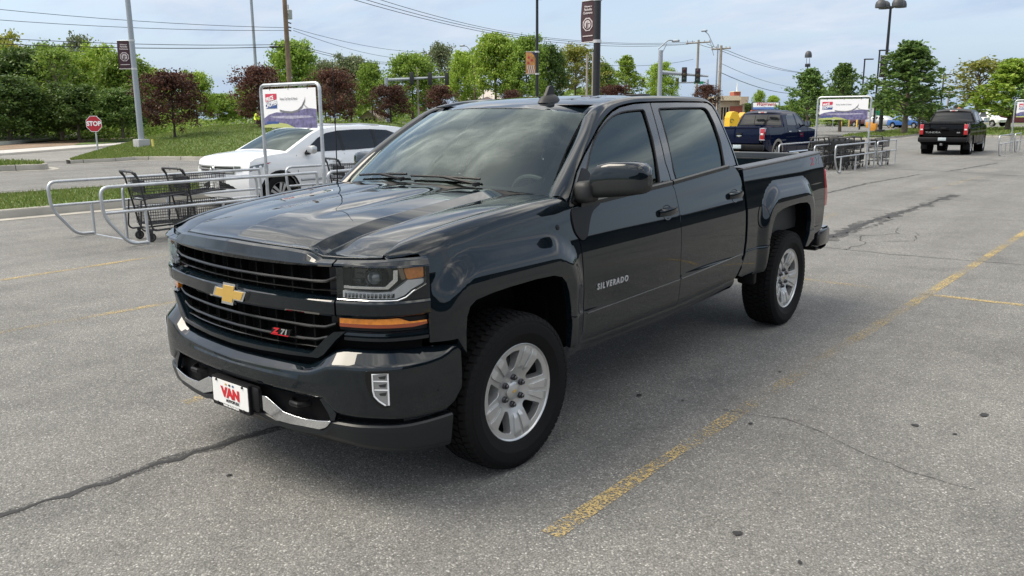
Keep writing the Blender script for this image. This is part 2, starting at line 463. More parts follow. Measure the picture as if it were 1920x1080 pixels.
def rnd(poly,r=.02,n=4):
    "round the corners of a polygon"
    o=[];m=len(poly)
    for i in range(m):
        p=Vector(poly[i][:2]);a=Vector(poly[i-1][:2]);b=Vector(poly[(i+1)%m][:2])
        d1=(a-p);d2=(b-p);q=min(r,d1.length*.45,d2.length*.45)
        A=p+d1.normalized()*q;B=p+d2.normalized()*q
        for k in range(n+1):
            t=k/n; o.append(tuple((1-t)**2*A+2*t*(1-t)*p+t*t*B))
    return o
TR=thing('pickup_truck','dark slate crew cab pickup truck with silver alloy wheels parked in the foreground','pickup truck')
# ------------------------------------------------------------------ wheels
def make_tyre(rad=.398,w=.136):
    m=MB()
    prof=[(.244,-.105),(.262,-.122),(.30,-.134),(.335,-.136),(.362,-.130),(.381,-.118),(.389,-.106),(.389,0),(.389,.106),(.381,.118),(.362,.130),(.352,.1315),(.350,.1345),(.335,.1365),(.300,.1345),(.297,.1325),(.262,.122),(.247,.112),(.240,.100)]
    M=Matrix.Rotation(R(90),4,'Y')
    m.lathe(prof,72,M)
    # tread blocks
    n=62
    for row,(h0,h1,sk) in enumerate(((-.119,-.080,.3),(-.070,-.030,-.35),(-.020,.020,.35),(.030,.070,-.35),(.080,.119,.3))):
        for k in range(n):
            a=2*math.pi*(k+(.5 if row%2 else 0))/n; da=2*math.pi/n*.38
            vs=[]
            for rr in (.386,rad):
                for hh in (h0,h1):
                    for s_ in (-1,1):
                        q=rr-(.011 if abs(hh)>.1 else 0)
                        aa=a+s_*da+sk*(hh-(h0+h1)/2)
                        vs.append((hh,q*math.sin(aa),q*math.cos(aa)))
            m.add(vs,[(0,1,3,2),(4,6,7,5),(0,4,5,1),(2,3,7,6),(0,2,6,4),(1,5,7,3)])
    # shoulder lugs
    for k in range(n):
        a=2*math.pi*(k+.25)/n; da=2*math.pi/n*.30
        for sg in (-1,1):
            vs=[(sg*hh,rr*math.sin(a+s_*da),rr*math.cos(a+s_*da)) for rr,hh in ((.388,.117),(.362,.1325),(.36,.128),(.384,.112)) for s_ in (-1,1)]
            m.add(vs,[(0,1,3,2),(2,3,5,4),(4,5,7,6)] if sg>0 else [(0,2,3,1),(2,4,5,3),(4,6,7,5)])
    return m
def make_rim():
    # face heights along +X (outward) over the wheel plane (a,b)
    SP=[R(x) for x in (62,-10,-82,-154,134)]
    def h(a,b):
        r=math.hypot(a,b); th=math.atan2(b,a)
        base=lin([(0,.068),(.05,.066),(.085,.070),(.13,.086),(.195,.100),(.222,.104),(.245,.108)],r)
        d=min(abs((th-s+math.pi)%(2*math.pi)-math.pi) for s in SP); lat=r*math.sin(min(d,1.5))
        return base
    fn=lambda a,b: (h(a,b),a,b)
    def pol(r,t): return (r*math.cos(t),r*math.sin(t))
    outer=[pol(.240,2*math.pi*k/90) for k in range(90)]
    holes=[]
    for s in SP:
        c=s+R(36)
        holes.append(rnd([pol(.108,c-R(9)),pol(.145,c-R(12.5)),pol(.214,c-R(16)),pol(.217,c),pol(.214,c+R(16)),pol(.145,c+R(12.5)),pol(.108,c+R(9))],.018,4))
    cre=[]
    for s in ():
        for sg in (-1,1):
            for l in (.0085,.013): cre.append([(r*math.cos(s)-sg*l*math.sin(s),r*math.sin(s)+sg*l*math.cos(s)) for r in (.118,.15,.19,.228)])
    m=patch(fn,outer,holes,.010,.045,.005,cre)
    # two raised ribs on each spoke leave a channel between them
    for s in SP:
        for sg in (-1,1):
            pl=[(.116,.0085),(.112,.024),(.150,.036),(.196,.050),(.216,.052),(.228,.046),(.230,.0125),(.19,.0105)]
            def rf(a,b,s=s): 
                r,l=a,b; rr_=math.hypot(r,l); k=.0105*sstep(.105,.135,r)*(1-.75*sstep(.198,.230,r))
                return (h(r*math.cos(s)-l*math.sin(s),r*math.sin(s)+l*math.cos(s))+k+.001,r*math.cos(s)-l*math.sin(s),r*math.sin(s)+l*math.cos(s))
            q=[(r,l*sg) for r,l in pl]
            m.join(patch(rf,q,(),.010,.014,.0035,[[(.197,sg*.012),(.197,sg*.048)],[(.203,sg*.012),(.203,sg*.05)]]))
    # lip, barrel
    b=MB(); M=Matrix.Rotation(R(90),4,'Y')
    b.lathe([(.238,.106),(.2405,.110),(.246,.1135),(.2505,.112),(.252,.106),(.247,.098)],80,M)
    b.cur=1; b.lathe([(.241,.104),(.226,.075),(.212,.03),(.208,-.06),(.215,-.10)],60,M)
    return m,b
def wheel_nuts():
    M=Matrix.Rotation(R(90),4,'Y'); L_=[]
    for k in range(6):
        m=MB(); L_.append(m); a=R(26+60*k); T=Matrix.Translation((.068,.0698*math.cos(a),.0698*math.sin(a)))@M
        m.lathe([(.0165,0),(.0165,.012),(.014,.016)],14,T); m.lathe([(.011,.014),(.011,.024),(.007,.028),(0,.028)],6,T)
    return L_
def hub_cap():
    m=MB(); M=Matrix.Translation((.062,0,0))@Matrix.Rotation(R(90),4,'Y')
    m.lathe([(.048,0),(.046,.014),(.035,.02),(0,.022)],32,M); return m
def bowtie(w,h,fn,d0,d1,sl=.0):
    "cross-shaped badge outline with slanted ends"
    k=h/2; c=w*.17; a=k*.48; q=sl
    poly=[(-w/2,-a),(-c-q*.2,-a),(-c-q*.5,-k),(c-q*.5,-k),(c-q*.2,-a),(w/2-q,-a),(w/2,a),(c+q*.2,a),(c+q*.5,k),(-c+q*.5,k),(-c+q*.2,a),(-w/2+q,a)]
    m=MB(); m.prism(poly,d0,d1,fn); return m
_ty=make_tyre(); _rm,_rb=make_rim(); _nu=wheel_nuts(); _hc=hub_cap()
_hc2=bowtie(.034,.0125,lambda a,b,h:(.0845+h,a,b),0,.002,.006)
DARKHUB=mat('dark_brake_parts',(.012,.012,.012),rough=.7)
def add_wheel(x,y,steer,side,first=[None]):
    if first[0] is None:
        w=_rm.build('wheel',SILVER,TR); 
        _rb.build('rim',[mat('bright_rim_lip',(.56,.565,.56),rough=.28,metal=.75),mat('dark_barrel',(.03,.03,.031),rough=.5,metal=.5)],w)
        _ty.build('tyre',RUBBER,w,30)
        [q.build('wheel_nut',mat('dark_nuts',(.10,.10,.11),rough=.25,metal=.9),w) for q in _nu]; _hc.build('hub_cap',SILVER,w,40); _hc2.build('hub_badge',GOLD,w)
        d=MB(); M=Matrix.Rotation(R(90),4,'Y'); d.lathe([(0,.012),(.165,.012),(.165,-.01),(0,-.01)],40,M); d.bbox(.0,.05,-.11,.11,.11,.17,.01); d.build('brake_disc',DARKHUB,w)
        first[0]=w
    else:
        w=first[0].copy(); COL.objects.link(w)
        for c in first[0].children:
            k=c.copy(); COL.objects.link(k); k.parent=w
    w.location=(x,y,.398); w.rotation_euler=(0,0,steer+(0 if side>0 else math.pi)); return w
add_wheel(.872,0,R(-2.2),1); add_wheel(.858,3.645,0,1); add_wheel(-.872,0,R(-2.2),-1); add_wheel(-.858,3.645,0,-1)
# ------------------------------------------------------------------ hood
GAP=.006
hood_half=[(0,-.905),(.2,-.895),(.37,-.872),(.487,-.848),(.52,-.836),(.56,-.827),(.66,-.808),(.76,-.765),(.823,-.726),(.800,-.60),(.801,-.366),(.806,0),(.812,.25),(.808,.50),(.62,.40),(.40,.335),(.2,.305),(0,.295)]
hood_poly=hood_half+[(-x,y) for x,y in hood_half[-2:0:-1]]
def hood_fn(x,y):
    z=Z_hood(x,y); ax=abs(x)
    # leading edge rolls over; the lip dips outside the dome
    n=sstep(.49,.555,ax); ye=lin([(0,-.905),(.2,-.895),(.37,-.872),(.487,-.848),(.56,-.827),(.66,-.808),(.76,-.765),(.83,-.726)],ax)
    t=max(0,min(1,(y-ye)/.075)); lip=lin([(0,1.196),(.487,1.183),(.56,1.156),(.84,1.160)],ax)
    return (x,y,lip+(z-lip)*(1-(1-t)**2))
cre=[]
for sg in (-1,1):
    for d in (-.004,.004): cre.append([(sg*(lin([(-.85,.49),(-.4,.505),(.5,.50)],y)+d),y) for y in (-.80,-.6,-.4,-.2,0,.2,.33)])
    for d in (-.004,.004): cre.append([(sg*(lin([(-.85,.49),(-.4,.505),(.5,.50)],y)+lin([(-.86,.03),(-.4,.085),(.5,.10)],y)+d),y) for y in (-.76,-.6,-.4,-.2,0,.2,.34)])
hood=patch(hood_fn,hood_poly,(),.026,.03,.004,cre).build('hood',PAINT,TR)
# ------------------------------------------------------------------ fenders
def zt_(y): return interp(HO,y)-.085
def fender_fn(y,w):
    zt=zt_(y)
    if w<=zt: return (X_side(y,w),y,w)
    t=min(1.05,(w-zt)/.15); x0=X_side(y,zt); sx=(X_side(y,zt)-X_side(y,zt-.02))/.02
    x2=lin([(-.74,.835),(-.6,.807),(-.366,.809),(0,.814),(.25,.820),(.6,.816)],y); z2=Z_hood(.80,y)+.001
    z1=z2+.012; x1=x0+sx*(z1-zt)*.8
    a,b,c=(1-t)**2,2*t*(1-t),t*t
    return (a*x0+b*x1+c*x2,y,a*zt+b*z1+c*z2)
archF=[(-.402,.70),(-.402,.80),(-.396,.865),(-.375,.908),(-.335,.932),(-.22,.946),(-.10,.953),(.10,.958),(.25,.954),(.32,.935),(.358,.90),(.385,.84),(.403,.76),(.411,.66),(.404,.538)]
yt=[-.735,-.66,-.6,-.5,-.35,-.1,.1,.3,.46]
fend=[(-.574,.775),(-.45,.775),(-.402,.70)]+archF[1:]+[(.445,.530),(.495,.545),(.545,.585),(.562,.73),(.566,.80),(.555,.95),(.548,1.06),(.540,1.13),(.520,1.236)]
fend+=[(.50,zt_(.5)+.06),(.47,zt_(.47)+.15)]+[(y,zt_(y)+.15) for y in yt[::-1]]
def wz(y,z):
    a,b=zt_(y),zt_(y)+.15
    for _ in range(40):
        c=(a+b)/2
        if fender_fn(y,c)[2]<z: a=c
        else: b=c
    return a
fend+=[(-.715,wz(-.715,1.157)),(-.66,wz(-.66,1.158)),(-.615,1.160),(-.583,1.160),(-.570,1.135),(-.568,1.08),(-.568,.97),(-.571,.88)]
FE=patch(fender_fn,fend,(),.019,.03,.003); fender_o=both(FE,'fender',PAINT,TR)
# small round button high on each fender
k=MB(); p=fender_fn(.37,1.178); k.lathe([(.014,0),(.013,.004),(0,.005)],14,Matrix.Translation(p)@rot_to((1,0,.25)))
both(k,'fender_plug',BLACKP,TR)
# ------------------------------------------------------------------ doors (lower), rocker, bed side
side_fn=lambda y,z:(X_side(y,z),y,z)
zs=lambda y: lin([(.4,.536),(1.628,.522),(2.506,.560)],y)
belt=lambda y: lin([(.50,1.262),(.78,1.272),(1.64,1.314),(2.49,1.371),(2.7,1.384)],y)
d1=[(.507,.535),(.559,.58),(.574,.73),(.578,.80),(.566,.95),(.559,1.06),(.552,1.13),(.533,1.225),(.525,belt(.525))]+[(y,belt(y)) for y in (.8,1.1,1.4,1.640)]+[(1.664,1.28),(1.682,1.17),(1.680,1.0),(1.684,.72),(1.672,.56),(1.655,.523)]
d1=d1[:1]+d1[1:]
DF=patch(side_fn,d1,(),.03,.03,.003); dfo=both(DF,'front_door',PAINT,TR)
d2=[(1.663,.523),(1.680,.56),(1.692,.72),(1.688,1.0),(1.690,1.17),(1.672,1.28),(1.648,1.3145)]+[(y,belt(y)) for y in (1.9,2.2,2.49,2.60)]+[(2.655,1.33),(2.69,1.26),(2.712,1.18),(2.718,1.0),(2.722,.82),(2.705,.74),(2.655,.66),(2.56,.567),(2.2,.547)]
DR=patch(side_fn,d2,(),.03,.03,.003); dro=both(DR,'rear_door',PAINT,TR)
# light caught on the low door crease, put in as a brighter strip
for y0,y1,o in ((.60,1.676,dfo),(1.70,2.66,dro)):
    m=MB(); rows=[]
    zz=lambda y: lin([(.6,.684),(1.69,.702),(2.66,.738)],y)
    for dz,dx in ((.0035,-.001),(.0025,.0025),(-.0015,.003),(-.0035,-.001)):
        rows.append([(X_side(y,zz(y))+dx,y,zz(y)+dz) for y in [y0+(y1-y0)*i/24 for i in range(25)]])
    m.grid(rows); m.f=[f[::-1] for f in m.f]
    m.build('crease_glint',mat('crease_highlight',(.10,.11,.115),rough=.25,metal=.5,coat=.8),o[0]); m.mirrored().build('crease_glint',MATS['crease_highlight'],o[1])
rk=MB(); rows=[]
for k,(dx,dz) in enumerate(((-.004,.004),(-.002,-.012),(-.012,-.040),(-.035,-.070),(-.07,-.085))):
    rows.append([(X_side(y,zs(y))+dx,y,zs(y)+dz) for y in [.40+2.16*i/30 for i in range(31)]])
rk.grid(rows); rk.f=[f[::-1] for f in rk.f]; both(rk,'rocker_panel',PAINT,TR)
zrail=lambda y: 1.352+.031*(y-2.70)
archR=[(3.085,.60),(3.108,.72),(3.125,.80),(3.158,.905),(3.19,.955),(3.235,.985),(3.37,1.012),(3.55,1.022),(3.72,1.026),(3.90,1.017),(3.965,.99),(4.005,.94),(4.030,.84),(4.015,.76),(3.96,.67),(3.93,.635)]
bed=[(2.742,zrail(2.742)),(2.738,1.26),(2.757,1.19),(2.764,1.0),(2.768,.82),(2.752,.735),(2.70,.66),(2.62,.582),(2.75,.545),(2.95,.535),(3.07,.545)]+archR+[(3.99,.632),(4.10,.67),(4.30,.70),(4.48,.72),(4.535,.80),(4.545,.92),(4.545,1.27),(4.52,1.32),(4.47,zrail(4.47))]
BS=patch(side_fn,bed,(),.019,.03,.003); bso=both(BS,'bed_side',PAINT,TR)
# fuel door
fd=[(3.018+.068*math.cos(a*math.pi/16),.980+.088*math.sin(a*math.pi/16)) for a in range(32)]
f1=patch(lambda y,z:(X_side(y,z)+.003,y,z),fd,(),.02,.004,.002); f1.build('fuel_door',PAINT,bso[0])
f2=MB(); f2.tube([(X_side(y,z)+.002,y,z) for y,z in fd],.0022,6,closed=True); f2.build('fuel_door_seam',VOID,bso[0])
# rail caps
rc=MB(); rows=[]
ys=[2.742+1.76*i/40 for i in range(41)]
for dx,dz in ((.003,-.022),(.004,-.002),(-.004,.006),(-.10,.008),(-.108,.0),(-.108,-.06)): rows.append([(X_side(y,zrail(y))+dx,y,zrail(y)+dz) for y in ys])
rc.grid(rows); rc.f=[f[::-1] for f in rc.f]; rc.add([r[-1] for r in rows],[tuple(range(6))]); rc.add([r[0] for r in rows],[tuple(range(5,-1,-1))])
RAIL=mat('bed_rail_cap',(.035,.037,.040),rough=.38,bump=.05,bscale=300)
both(rc,'bed_rail',RAIL,TR)
# bed box
bb=MB()
for sg in (-1,1):
    for z0,z1,x in ((.82,1.02,.80),(1.02,1.05,.775),(1.05,1.17,.80),(1.17,1.20,.775),(1.20,1.345,.80)):
        bb.box(min(sg*x,sg*.86),max(sg*x,sg*.86),2.76,4.50,z0,z1)
bb.box(-.86,.86,2.74,4.52,.78,.82); bb.box(-.86,.86,2.735,2.76,.78,1.34)
bb.build('bed_liner',mat('bed_liner',(.028,.029,.030),rough=.6),TR,None)
tg=MB(); tg.bbox(-.80,.80,4.49,4.56,.78,1.395,.015); tg.build('tailgate',PAINT,TR)
# tail lamps
tl=[(4.553,.925),(4.60,.93),(4.612,1.0),(4.60,1.15),(4.575,1.25),(4.553,1.262)]
T1=patch(side_fn,tl,(),.02,.06,.004); both(T1,'tail_light',REDL,TR)
b=MB(); b.bbox(.84,.925,4.56,4.60,.93,1.25,.012); both(b,'tail_light_housing',REDL,TR)
# rear bumper
rb=MB(); rows=[]
for i in range(41):
    x=-.95+1.9*i/40; yb=4.80-.13*abs(x/.95)**4
    rows.append([(x,yb-.14,.73),(x,yb-.02,.735),(x,yb,.70),(x,yb-.005,.60),(x,yb-.03,.545),(x,yb-.16,.53)])
rb.grid([list(c) for c in zip(*rows)])
for sg in (-1,1): rb.bbox(min(sg*.86,sg*.965),max(sg*.86,sg*.965),4.42,4.70,.56,.725,.03)
rb.bbox(-.9,.9,4.55,4.66,.50,.60,.02)
rb.build('rear_bumper',mat('black_painted_bumper',(.014,.015,.017),rough=.25,coat=.6),TR,40,fixn=True)
# ------------------------------------------------------------------ cab: door frames, glass, roof, pillars
cab_fn=lambda y,z:(X_cab(z),y,z)
rail=[(.495,1.300),(.54,1.352),(.637,1.452),(.765,1.540),(.892,1.614),(1.0,1.677),(1.105,1.728),(1.215,1.770),(1.332,1.800),(1.50,1.820),(1.692,1.829),(2.10,1.836),(2.45,1.838),(2.57,1.834),(2.625,1.812),(2.645,1.77),(2.655,1.70),(2.672,1.50),(2.684,1.376)]
fg=[(.66,1.285),(.70,1.385),(.76,1.468),(.83,1.537),(.908,1.598),(.98,1.641),(1.053,1.676),(1.13,1.709),(1.218,1.738),(1.31,1.757),(1.392,1.766),(1.50,1.772),(1.600,1.776),(1.613,1.765),(1.577,1.597),(1.513,1.398),(1.500,1.310)]
rg=[(1.808,1.783),(2.15,1.790),(2.46,1.792),(2.500,1.785),(2.522,1.765),(2.536,1.679),(2.523,1.556),(2.468,1.391),(2.458,1.377),(2.14,1.354),(1.717,1.331),(1.708,1.395),(1.769,1.62)]
cut=[(1.650,1.318),(1.634,1.448),(1.67,1.60),(1.733,1.824)]
FRAME=mat('window_frame_paint',(.020,.024,.027),rough=.22,metal=.2,coat=.8)
rf=[p for p in rail if p[0]<1.70]
ff=[(.520,belt(.52)+.004)]+[(p[0]+.012,p[1]-.012) for p in rail[1:10]]+[(1.724,1.818),(1.664,1.60),(1.628,1.448),(1.643,belt(1.64)+.004)]
fgp=[(max(p[0],.62),p[1]) for p in fg]
fgh=rnd([(p[0],max(p[1],belt(p[0])+.022)) for p in fg],.012,2)
A=patch(cab_fn,ff,[fgh],.03,.02,.003); both(A,'front_door_frame',FRAME,TR)
rr=[(1.657,belt(1.657)+.004),(1.642,1.448),(1.678,1.60),(1.738,1.818)]+[(p[0]-.004,p[1]-.012) for p in rail[11:14]]+[(2.612,1.800),(2.632,1.765),(2.642,1.70),(2.655,1.50),(2.655,belt(2.655)+.004)]
rgh=rnd(rg,.02,3)
B=patch(cab_fn,rr,[rgh],.03,.02,.003); both(B,'rear_door_frame',FRAME,TR)
for h,nm in ((fgh,'front_side_window'),(rgh,'rear_side_window')):
    G=patch(lambda y,z:(X_cab(z)-.011,y,z),h,(),.06,0); both(G,nm,TINT,TR)
    m=MB(); m.tube([(X_cab(z)-.002,y,z) for y,z in h],.0065,6,closed=True); both(m,nm+'_seal',BLACKP,TR)
# belt mouldings
for y0,y1 in ((.60,1.638),(1.655,2.50)):
    m=MB(); rows=[]
    for dx,dz in ((.0,-.008),(.009,-.004),(.010,.016),(-.004,.024)):
        rows.append([(max(X_cab(belt(y)),X_side(y,belt(y)-.003))+dx,y,belt(y)+dz) for y in [y0+(y1-y0)*i/16 for i in range(17)]])
    m.grid(rows); m.f=[f[::-1] for f in m.f]; both(m,'belt_moulding',SATIN,TR)
# roof rail + A pillar + C pillar: loft between the inner ditch line and the door-frame line
inn=[(.832,.445,1.312),(.800,.505,1.352),(.765,.64,1.452),(.722,.795,1.563),(.688,.93,1.662),(.668,1.0,1.712),(.652,1.058,1.752),(.636,1.16,1.790),(.628,1.30,1.817),(.622,1.48,1.840),(.620,1.692,1.854),(.620,2.1,1.862),(.622,2.45,1.858),(.63,2.58,1.846),(.642,2.665,1.822),(.655,2.705,1.78),(.68,2.716,1.70),(.775,2.725,1.50),(.835,2.730,1.385)]
rows=[]
for a,b in zip(inn,rail):
    A_=Vector(a);B_=Vector((X_cab(b[1])+.002,b[0],b[1]))
    d=(B_-A_); bul=Vector((.45,0,.9)) if a[1]<2.6 else Vector((.6,.8,.2)); bul-=d*bul.dot(d)/d.length_squared; bul.normalize()
    r=[]
    for k in range(9):
        t=k/8; r.append(A_+d*t+bul*(.030*min(1,d.length/.12))*math.sin(math.pi*t)**.7)
    r.append(B_-Vector((.03,0,.0)))
    rows.append([tuple(q) for q in r])
rows=[catmull([tuple(r[k]) for r in rows],3) for k in range(10)]
m=MB(); m.grid(rows); both(m,'pillar_and_rail',PAINT,TR,55)
# roof
RC=[(.86,1.758),(.95,1.792),(1.1,1.825),(1.4,1.858),(1.8,1.880),(2.2,1.882),(2.5,1.870),(2.62,1.855),(2.69,1.828),(2.72,1.79)]
def roof_fn(x,y):
    ax=abs(x); z=interp(RC,y)
    ze=lin([(1.0,1.725),(1.058,1.752),(1.16,1.790),(1.30,1.817),(1.48,1.840),(1.692,1.854),(2.1,1.862),(2.45,1.858),(2.58,1.846),(2.665,1.822),(2.72,1.77)],y)
    t=ax/.625; z=z+(ze-z)*t**2.6
    # two shallow pressed channels
    z-=.005*math.exp(-((ax-.40)/.03)**2)*sstep(1.25,1.45,y)*(1-sstep(2.45,2.6,y))
    return (x,y,z)
rh=[(0,.955),(.2,.960),(.4,.985),(.55,1.02),(.646,1.062),(.630,1.16),(.622,1.30),(.615,1.48),(.613,1.7),(.613,2.1),(.616,2.45),(.622,2.58),(.632,2.66),(.636,2.70),(.3,2.715),(0,2.72)]
rp=rh+[(-x,y) for x,y in rh[-2:0:-1]]
patch(roof_fn,rp,(),.035,.02,.003).build('roof',PAINT,TR)
# antenna fin
an=MB()
p=Vector(roof_fn(.29,1.19)); bs=[]
for k in range(25):
    a=2*math.pi*k/24; bs.append((math.cos(a),math.sin(a)))
rws=[]
for h,sx,sy in ((-.012,.052,.095),(.010,.047,.088),(.028,.036,.070),(.040,.018,.040),(.043,.004,.01)): rws.append([(p.x+sx*c,p.y+sy*s+h*.35,p.z+h) for c,s in bs])
an.grid(rws)
fin=[(-.055,.018),(-.012,.088),(.010,.094),(.036,.088),(.046,.03)]
an.prism(fin,-.009,.009,lambda a,b,h:(p.x+h,p.y+a,p.z+b))
an.build('antenna',TEXP,TR,40,fixn=True)
pl=MB(); q=Vector(roof_fn(.45,2.0)); pl.bbox(q.x-.07,q.x+.07,q.y-.05,q.y+.05,q.z-.004,q.z+.012,.005); pl.build('roof_antenna_plate',TEXP,TR)
# windshield
wb=[(0,.318,1.366),(.25,.332,1.363),(.5,.372,1.352),(.7,.428,1.337),(.812,.478,1.325)]
wt=[(0,.948,1.788),(.2,.953,1.786),(.4,.978,1.778),(.55,1.013,1.764),(.648,1.056,1.748)]
def wpt(s,t):
    a=abs(s); sg=1 if s>=0 else -1
    B_=[interp([(w[0]/.812,w[i]) for w in wb],a) for i in (1,2)]; T_=[interp([(w[0]/.648,w[i]) for w in wt],a) for i in (1,2)]
    x=.812*a+(.648-.812)*a*t
    bow=.022*math.sin(math.pi*max(0,min(1,t)))
    return (sg*x,B_[0]+(T_[0]-B_[0])*t-bow*.6,B_[1]+(T_[1]-B_[1])*t+bow)
m=MB(); m.grid([[wpt(-1+2*i/40,j/16) for i in range(41)] for j in range(17)]); m.build('windshield',WSG,TR,60)
# black ceramic border inside the glass
bd=MB()
def wp2(s,t): p=Vector(wpt(s,t)); return tuple(p+Vector((0,.006,-.008)))
def ring(s0,s1,t0,t1,n=20):
    bd.grid([[wp2(s0+(s1-s0)*i/n,t0+(t1-t0)*j/2) for i in range(n+1)] for j in range(3)])
ring(-1,1,0,.045,40); ring(-1,1,.93,1,40); ring(-1,-.93,.0,1); ring(.93,1,0,1)
for sg in (-1,1):
    pts=[]
    for k in range(9):
        a=k/8*math.pi/2; pts.append((sg*(.70+.23*math.sin(a)),.045+.22*(1-math.cos(a))))
    for k in range(8):
        a,b=pts[k],pts[k+1]; bd.add([wp2(*a),wp2(*b),wp2(sg*.93,.0+.02),wp2(a[0],.02)] ,[(0,1,2,3)])
bd.build('windshield_border',BLACKP,TR)
# mirror bracket and sensor pod behind the glass
mp=MB(); c=Vector(wpt(.02,.80)); mp.bbox(c.x-.03,c.x+.03,c.y+.03,c.y+.12,c.z-.10,c.z-.01,.012); mp.bbox(c.x-.115,c.x+.115,c.y+.10,c.y+.13,c.z-.14,c.z-.06,.014); mp.build('rear_view_mirror',BLACKP,TR)
# cowl and wipers
cw=MB(); cw.grid([[(s*.83,lin([(0,.29),(.5,.335),(.83,.43)],abs(s*.83)),Z_hood(s*.8,.30)-.012) for s in [-1+i/12 for i in range(25)]],[tuple(Vector(wpt(s,0.02))+Vector((0,.0,-.004))) for s in [-1+i/12 for i in range(25)]]]); cw.build('cowl',BLACKP,TR)
def wiper(s0,s1):
    m=MB(); pts=[Vector(wpt(s0+(s1-s0)*i/10,.055+.015*i/10))+Vector((0,-.018,.012)) for i in range(11)]
    m.tube(pts,.007,6); a=Vector(wpt(s1,.0))+Vector((0,-.02,.012)); m.tube([a,a+Vector((0,-.01,.012)),pts[5]],.009,6)
    m.lathe([(.022,0),(.02,.02),(0,.024)],12,Matrix.Translation(a)); return m
wiper(-.78,-.16).build('wiper',BLACKP,TR); wiper(-.10,.52).build('wiper',BLACKP,TR)
# rear wall of the cab with its window
m=MB(); w=[(.70,1.36),(.62,1.44),(.56,1.74),(.50,1.775)]
m.grid([[(s*lin([(.5,.90),(1.36,.86),(1.78,.64)],z),2.715,z) for s in (-1,1)] for z in (.55,1.38)]); 
m.grid([[(s*lin([(1.36,.86),(1.80,.63)],z),2.715,z) for s in (-1,1)] for z in (1.74,1.80)])
for sg in (-1,1): m.grid([[(sg*lin([(1.36,.86),(1.80,.63)],z),2.715,z),(sg*.52,2.715,z)] for z in (1.38,1.74)])
m.build('cab_back_wall',PAINT,TR); g=MB(); g.grid([[(-.53,2.712,z),(.53,2.712,z)] for z in (1.37,1.75)]); g.build('rear_window',TINT,TR)
# door handles: strap over a recessed cup
for y,z,d in ((1.527,1.150,dfo),(2.535,1.176,dro)):
    c=MB(); 
    cup=[(y+.062*math.cos(a*math.pi/12),z-.002+.047*math.sin(a*math.pi/12)*(1 if abs(math.cos(a*math.pi/12))<.8 else .8)) for a in range(24)]
    c=patch(lambda a,b:(X_side(a,b)+.0025-.014*max(0,1-((a-y)/.06)**2-((b-z)/.045)**2),a,b),cup,(),.012,.004,.002)
    h=MB(); rows=[]
    for i in range(17):
        t=i/16; yy=y-.112+.224*t; o=.012+.028*math.sin(math.pi*t)**.5; hh=.020+.006*math.sin(math.pi*t); zz=z+.004+.018*(t-.5)*.4
        rows.append([(X_side(yy,zz)+o*.35,yy,zz-hh),(X_side(yy,zz)+o,yy,zz-hh*.8),(X_side(yy,zz)+o+.004,yy,zz),(X_side(yy,zz)+o,yy,zz+hh*.8),(X_side(yy,zz)+o*.35,yy,zz+hh)])
    h.grid([list(q) for q in zip(*rows)]); h.f=[f[::-1] for f in h.f]
    e=MB(); e.tube([(X_side(a,b)+.004,a,b) for a,b in cup[11:]+cup[:2]],.003,6)
    for i in (0,1):
        mm=(lambda q:q) if i==0 else (lambda q:q.mirrored())
        mm(c).build('handle_cup',VOID if False else PAINT,d[i]); mm(h).build('door_handle',PAINT,d[i],50)
# raised lettering on the front doors
def dfn(y0,z0,sg=1,o=.002,slope=.0):
    return lambda a,b,h:(sg*(X_side(y0+sg*a,z0+b+slope*a)+o+h),y0+sg*a,z0+b+slope*a)
t=text_mb('SILVERADO',.047,dfn(.858,.814),.005,shear=.14,space=1.42,bold=.0012,xs=1.02); LTR=mat('satin_badge',(.50,.51,.52),rough=.35,metal=.4); t.build('lettering',LTR,dfo[0])
t=text_mb('SILVERADO',.047,dfn(.858,.814,-1),.005,shear=.14,space=1.42,bold=.0012,xs=1.02); t.build('lettering',LTR,dfo[1])
DRED=mat('decal_red',(.30,.03,.05),rough=.4); DGR=mat('decal_grey',(.16,.17,.18),rough=.35)
for sg,o in ((1,bso[0]),(-1,bso[1])):
    text_mb('Z',.085,dfn(4.215 if sg>0 else 4.445,1.335,sg,.001,.03*sg),.001,shear=.25,bold=.003,xs=1.5).build('decal',DRED,o); text_mb('71',.085,dfn(4.375 if sg>0 else 4.285,1.338,sg,.001,.03*sg),.001,shear=.25,bold=.002,xs=1.6).build('decal',DGR,o)
# ------------------------------------------------------------------ cabin
def seat(x,y):
    m=MB(); m.bbox(x-.26,x+.26,y-.02,y+.50,.80,.98,.05); m.bbox(x-.26,x+.26,y+.42,y+.58,.90,1.46,.06,None); m.bbox(x-.14,x+.14,y+.47,y+.57,1.48,1.66,.04); return m
seat(.37,1.15).build('seat',CLOTH,TR,50); seat(-.37,1.15).build('seat',CLOTH,TR,50)
m=MB(); m.bbox(-.72,.72,2.05,2.5,.80,.98,.05); m.bbox(-.72,.72,2.45,2.6,.9,1.50,.06)
for x in (-.4,.4): m.bbox(x-.13,x+.13,2.48,2.57,1.5,1.62,.03)
m.build('rear_seat',CLOTH,TR,50)
m=MB(); m.bbox(-.80,.80,.52,.90,.95,1.262,.05); m.bbox(-.78,.78,.36,.62,1.20,1.285,.03); m.bbox(.22,.54,.72,.86,1.2,1.30,.03); m.build('dashboard',mat('dash_top',(.08,.083,.087),rough=.6),TR,50)
m=MB(); cS=Vector((.37,.98,1.215)); ax=Vector((0,.85,.45)).normalized(); u=Vector((1,0,0)); v=ax.cross(u)
m.tube([cS+.19*(math.cos(a)*u+math.sin(a)*v) for a in [2*math.pi*i/36 for i in range(36)]],.016,8,closed=True)
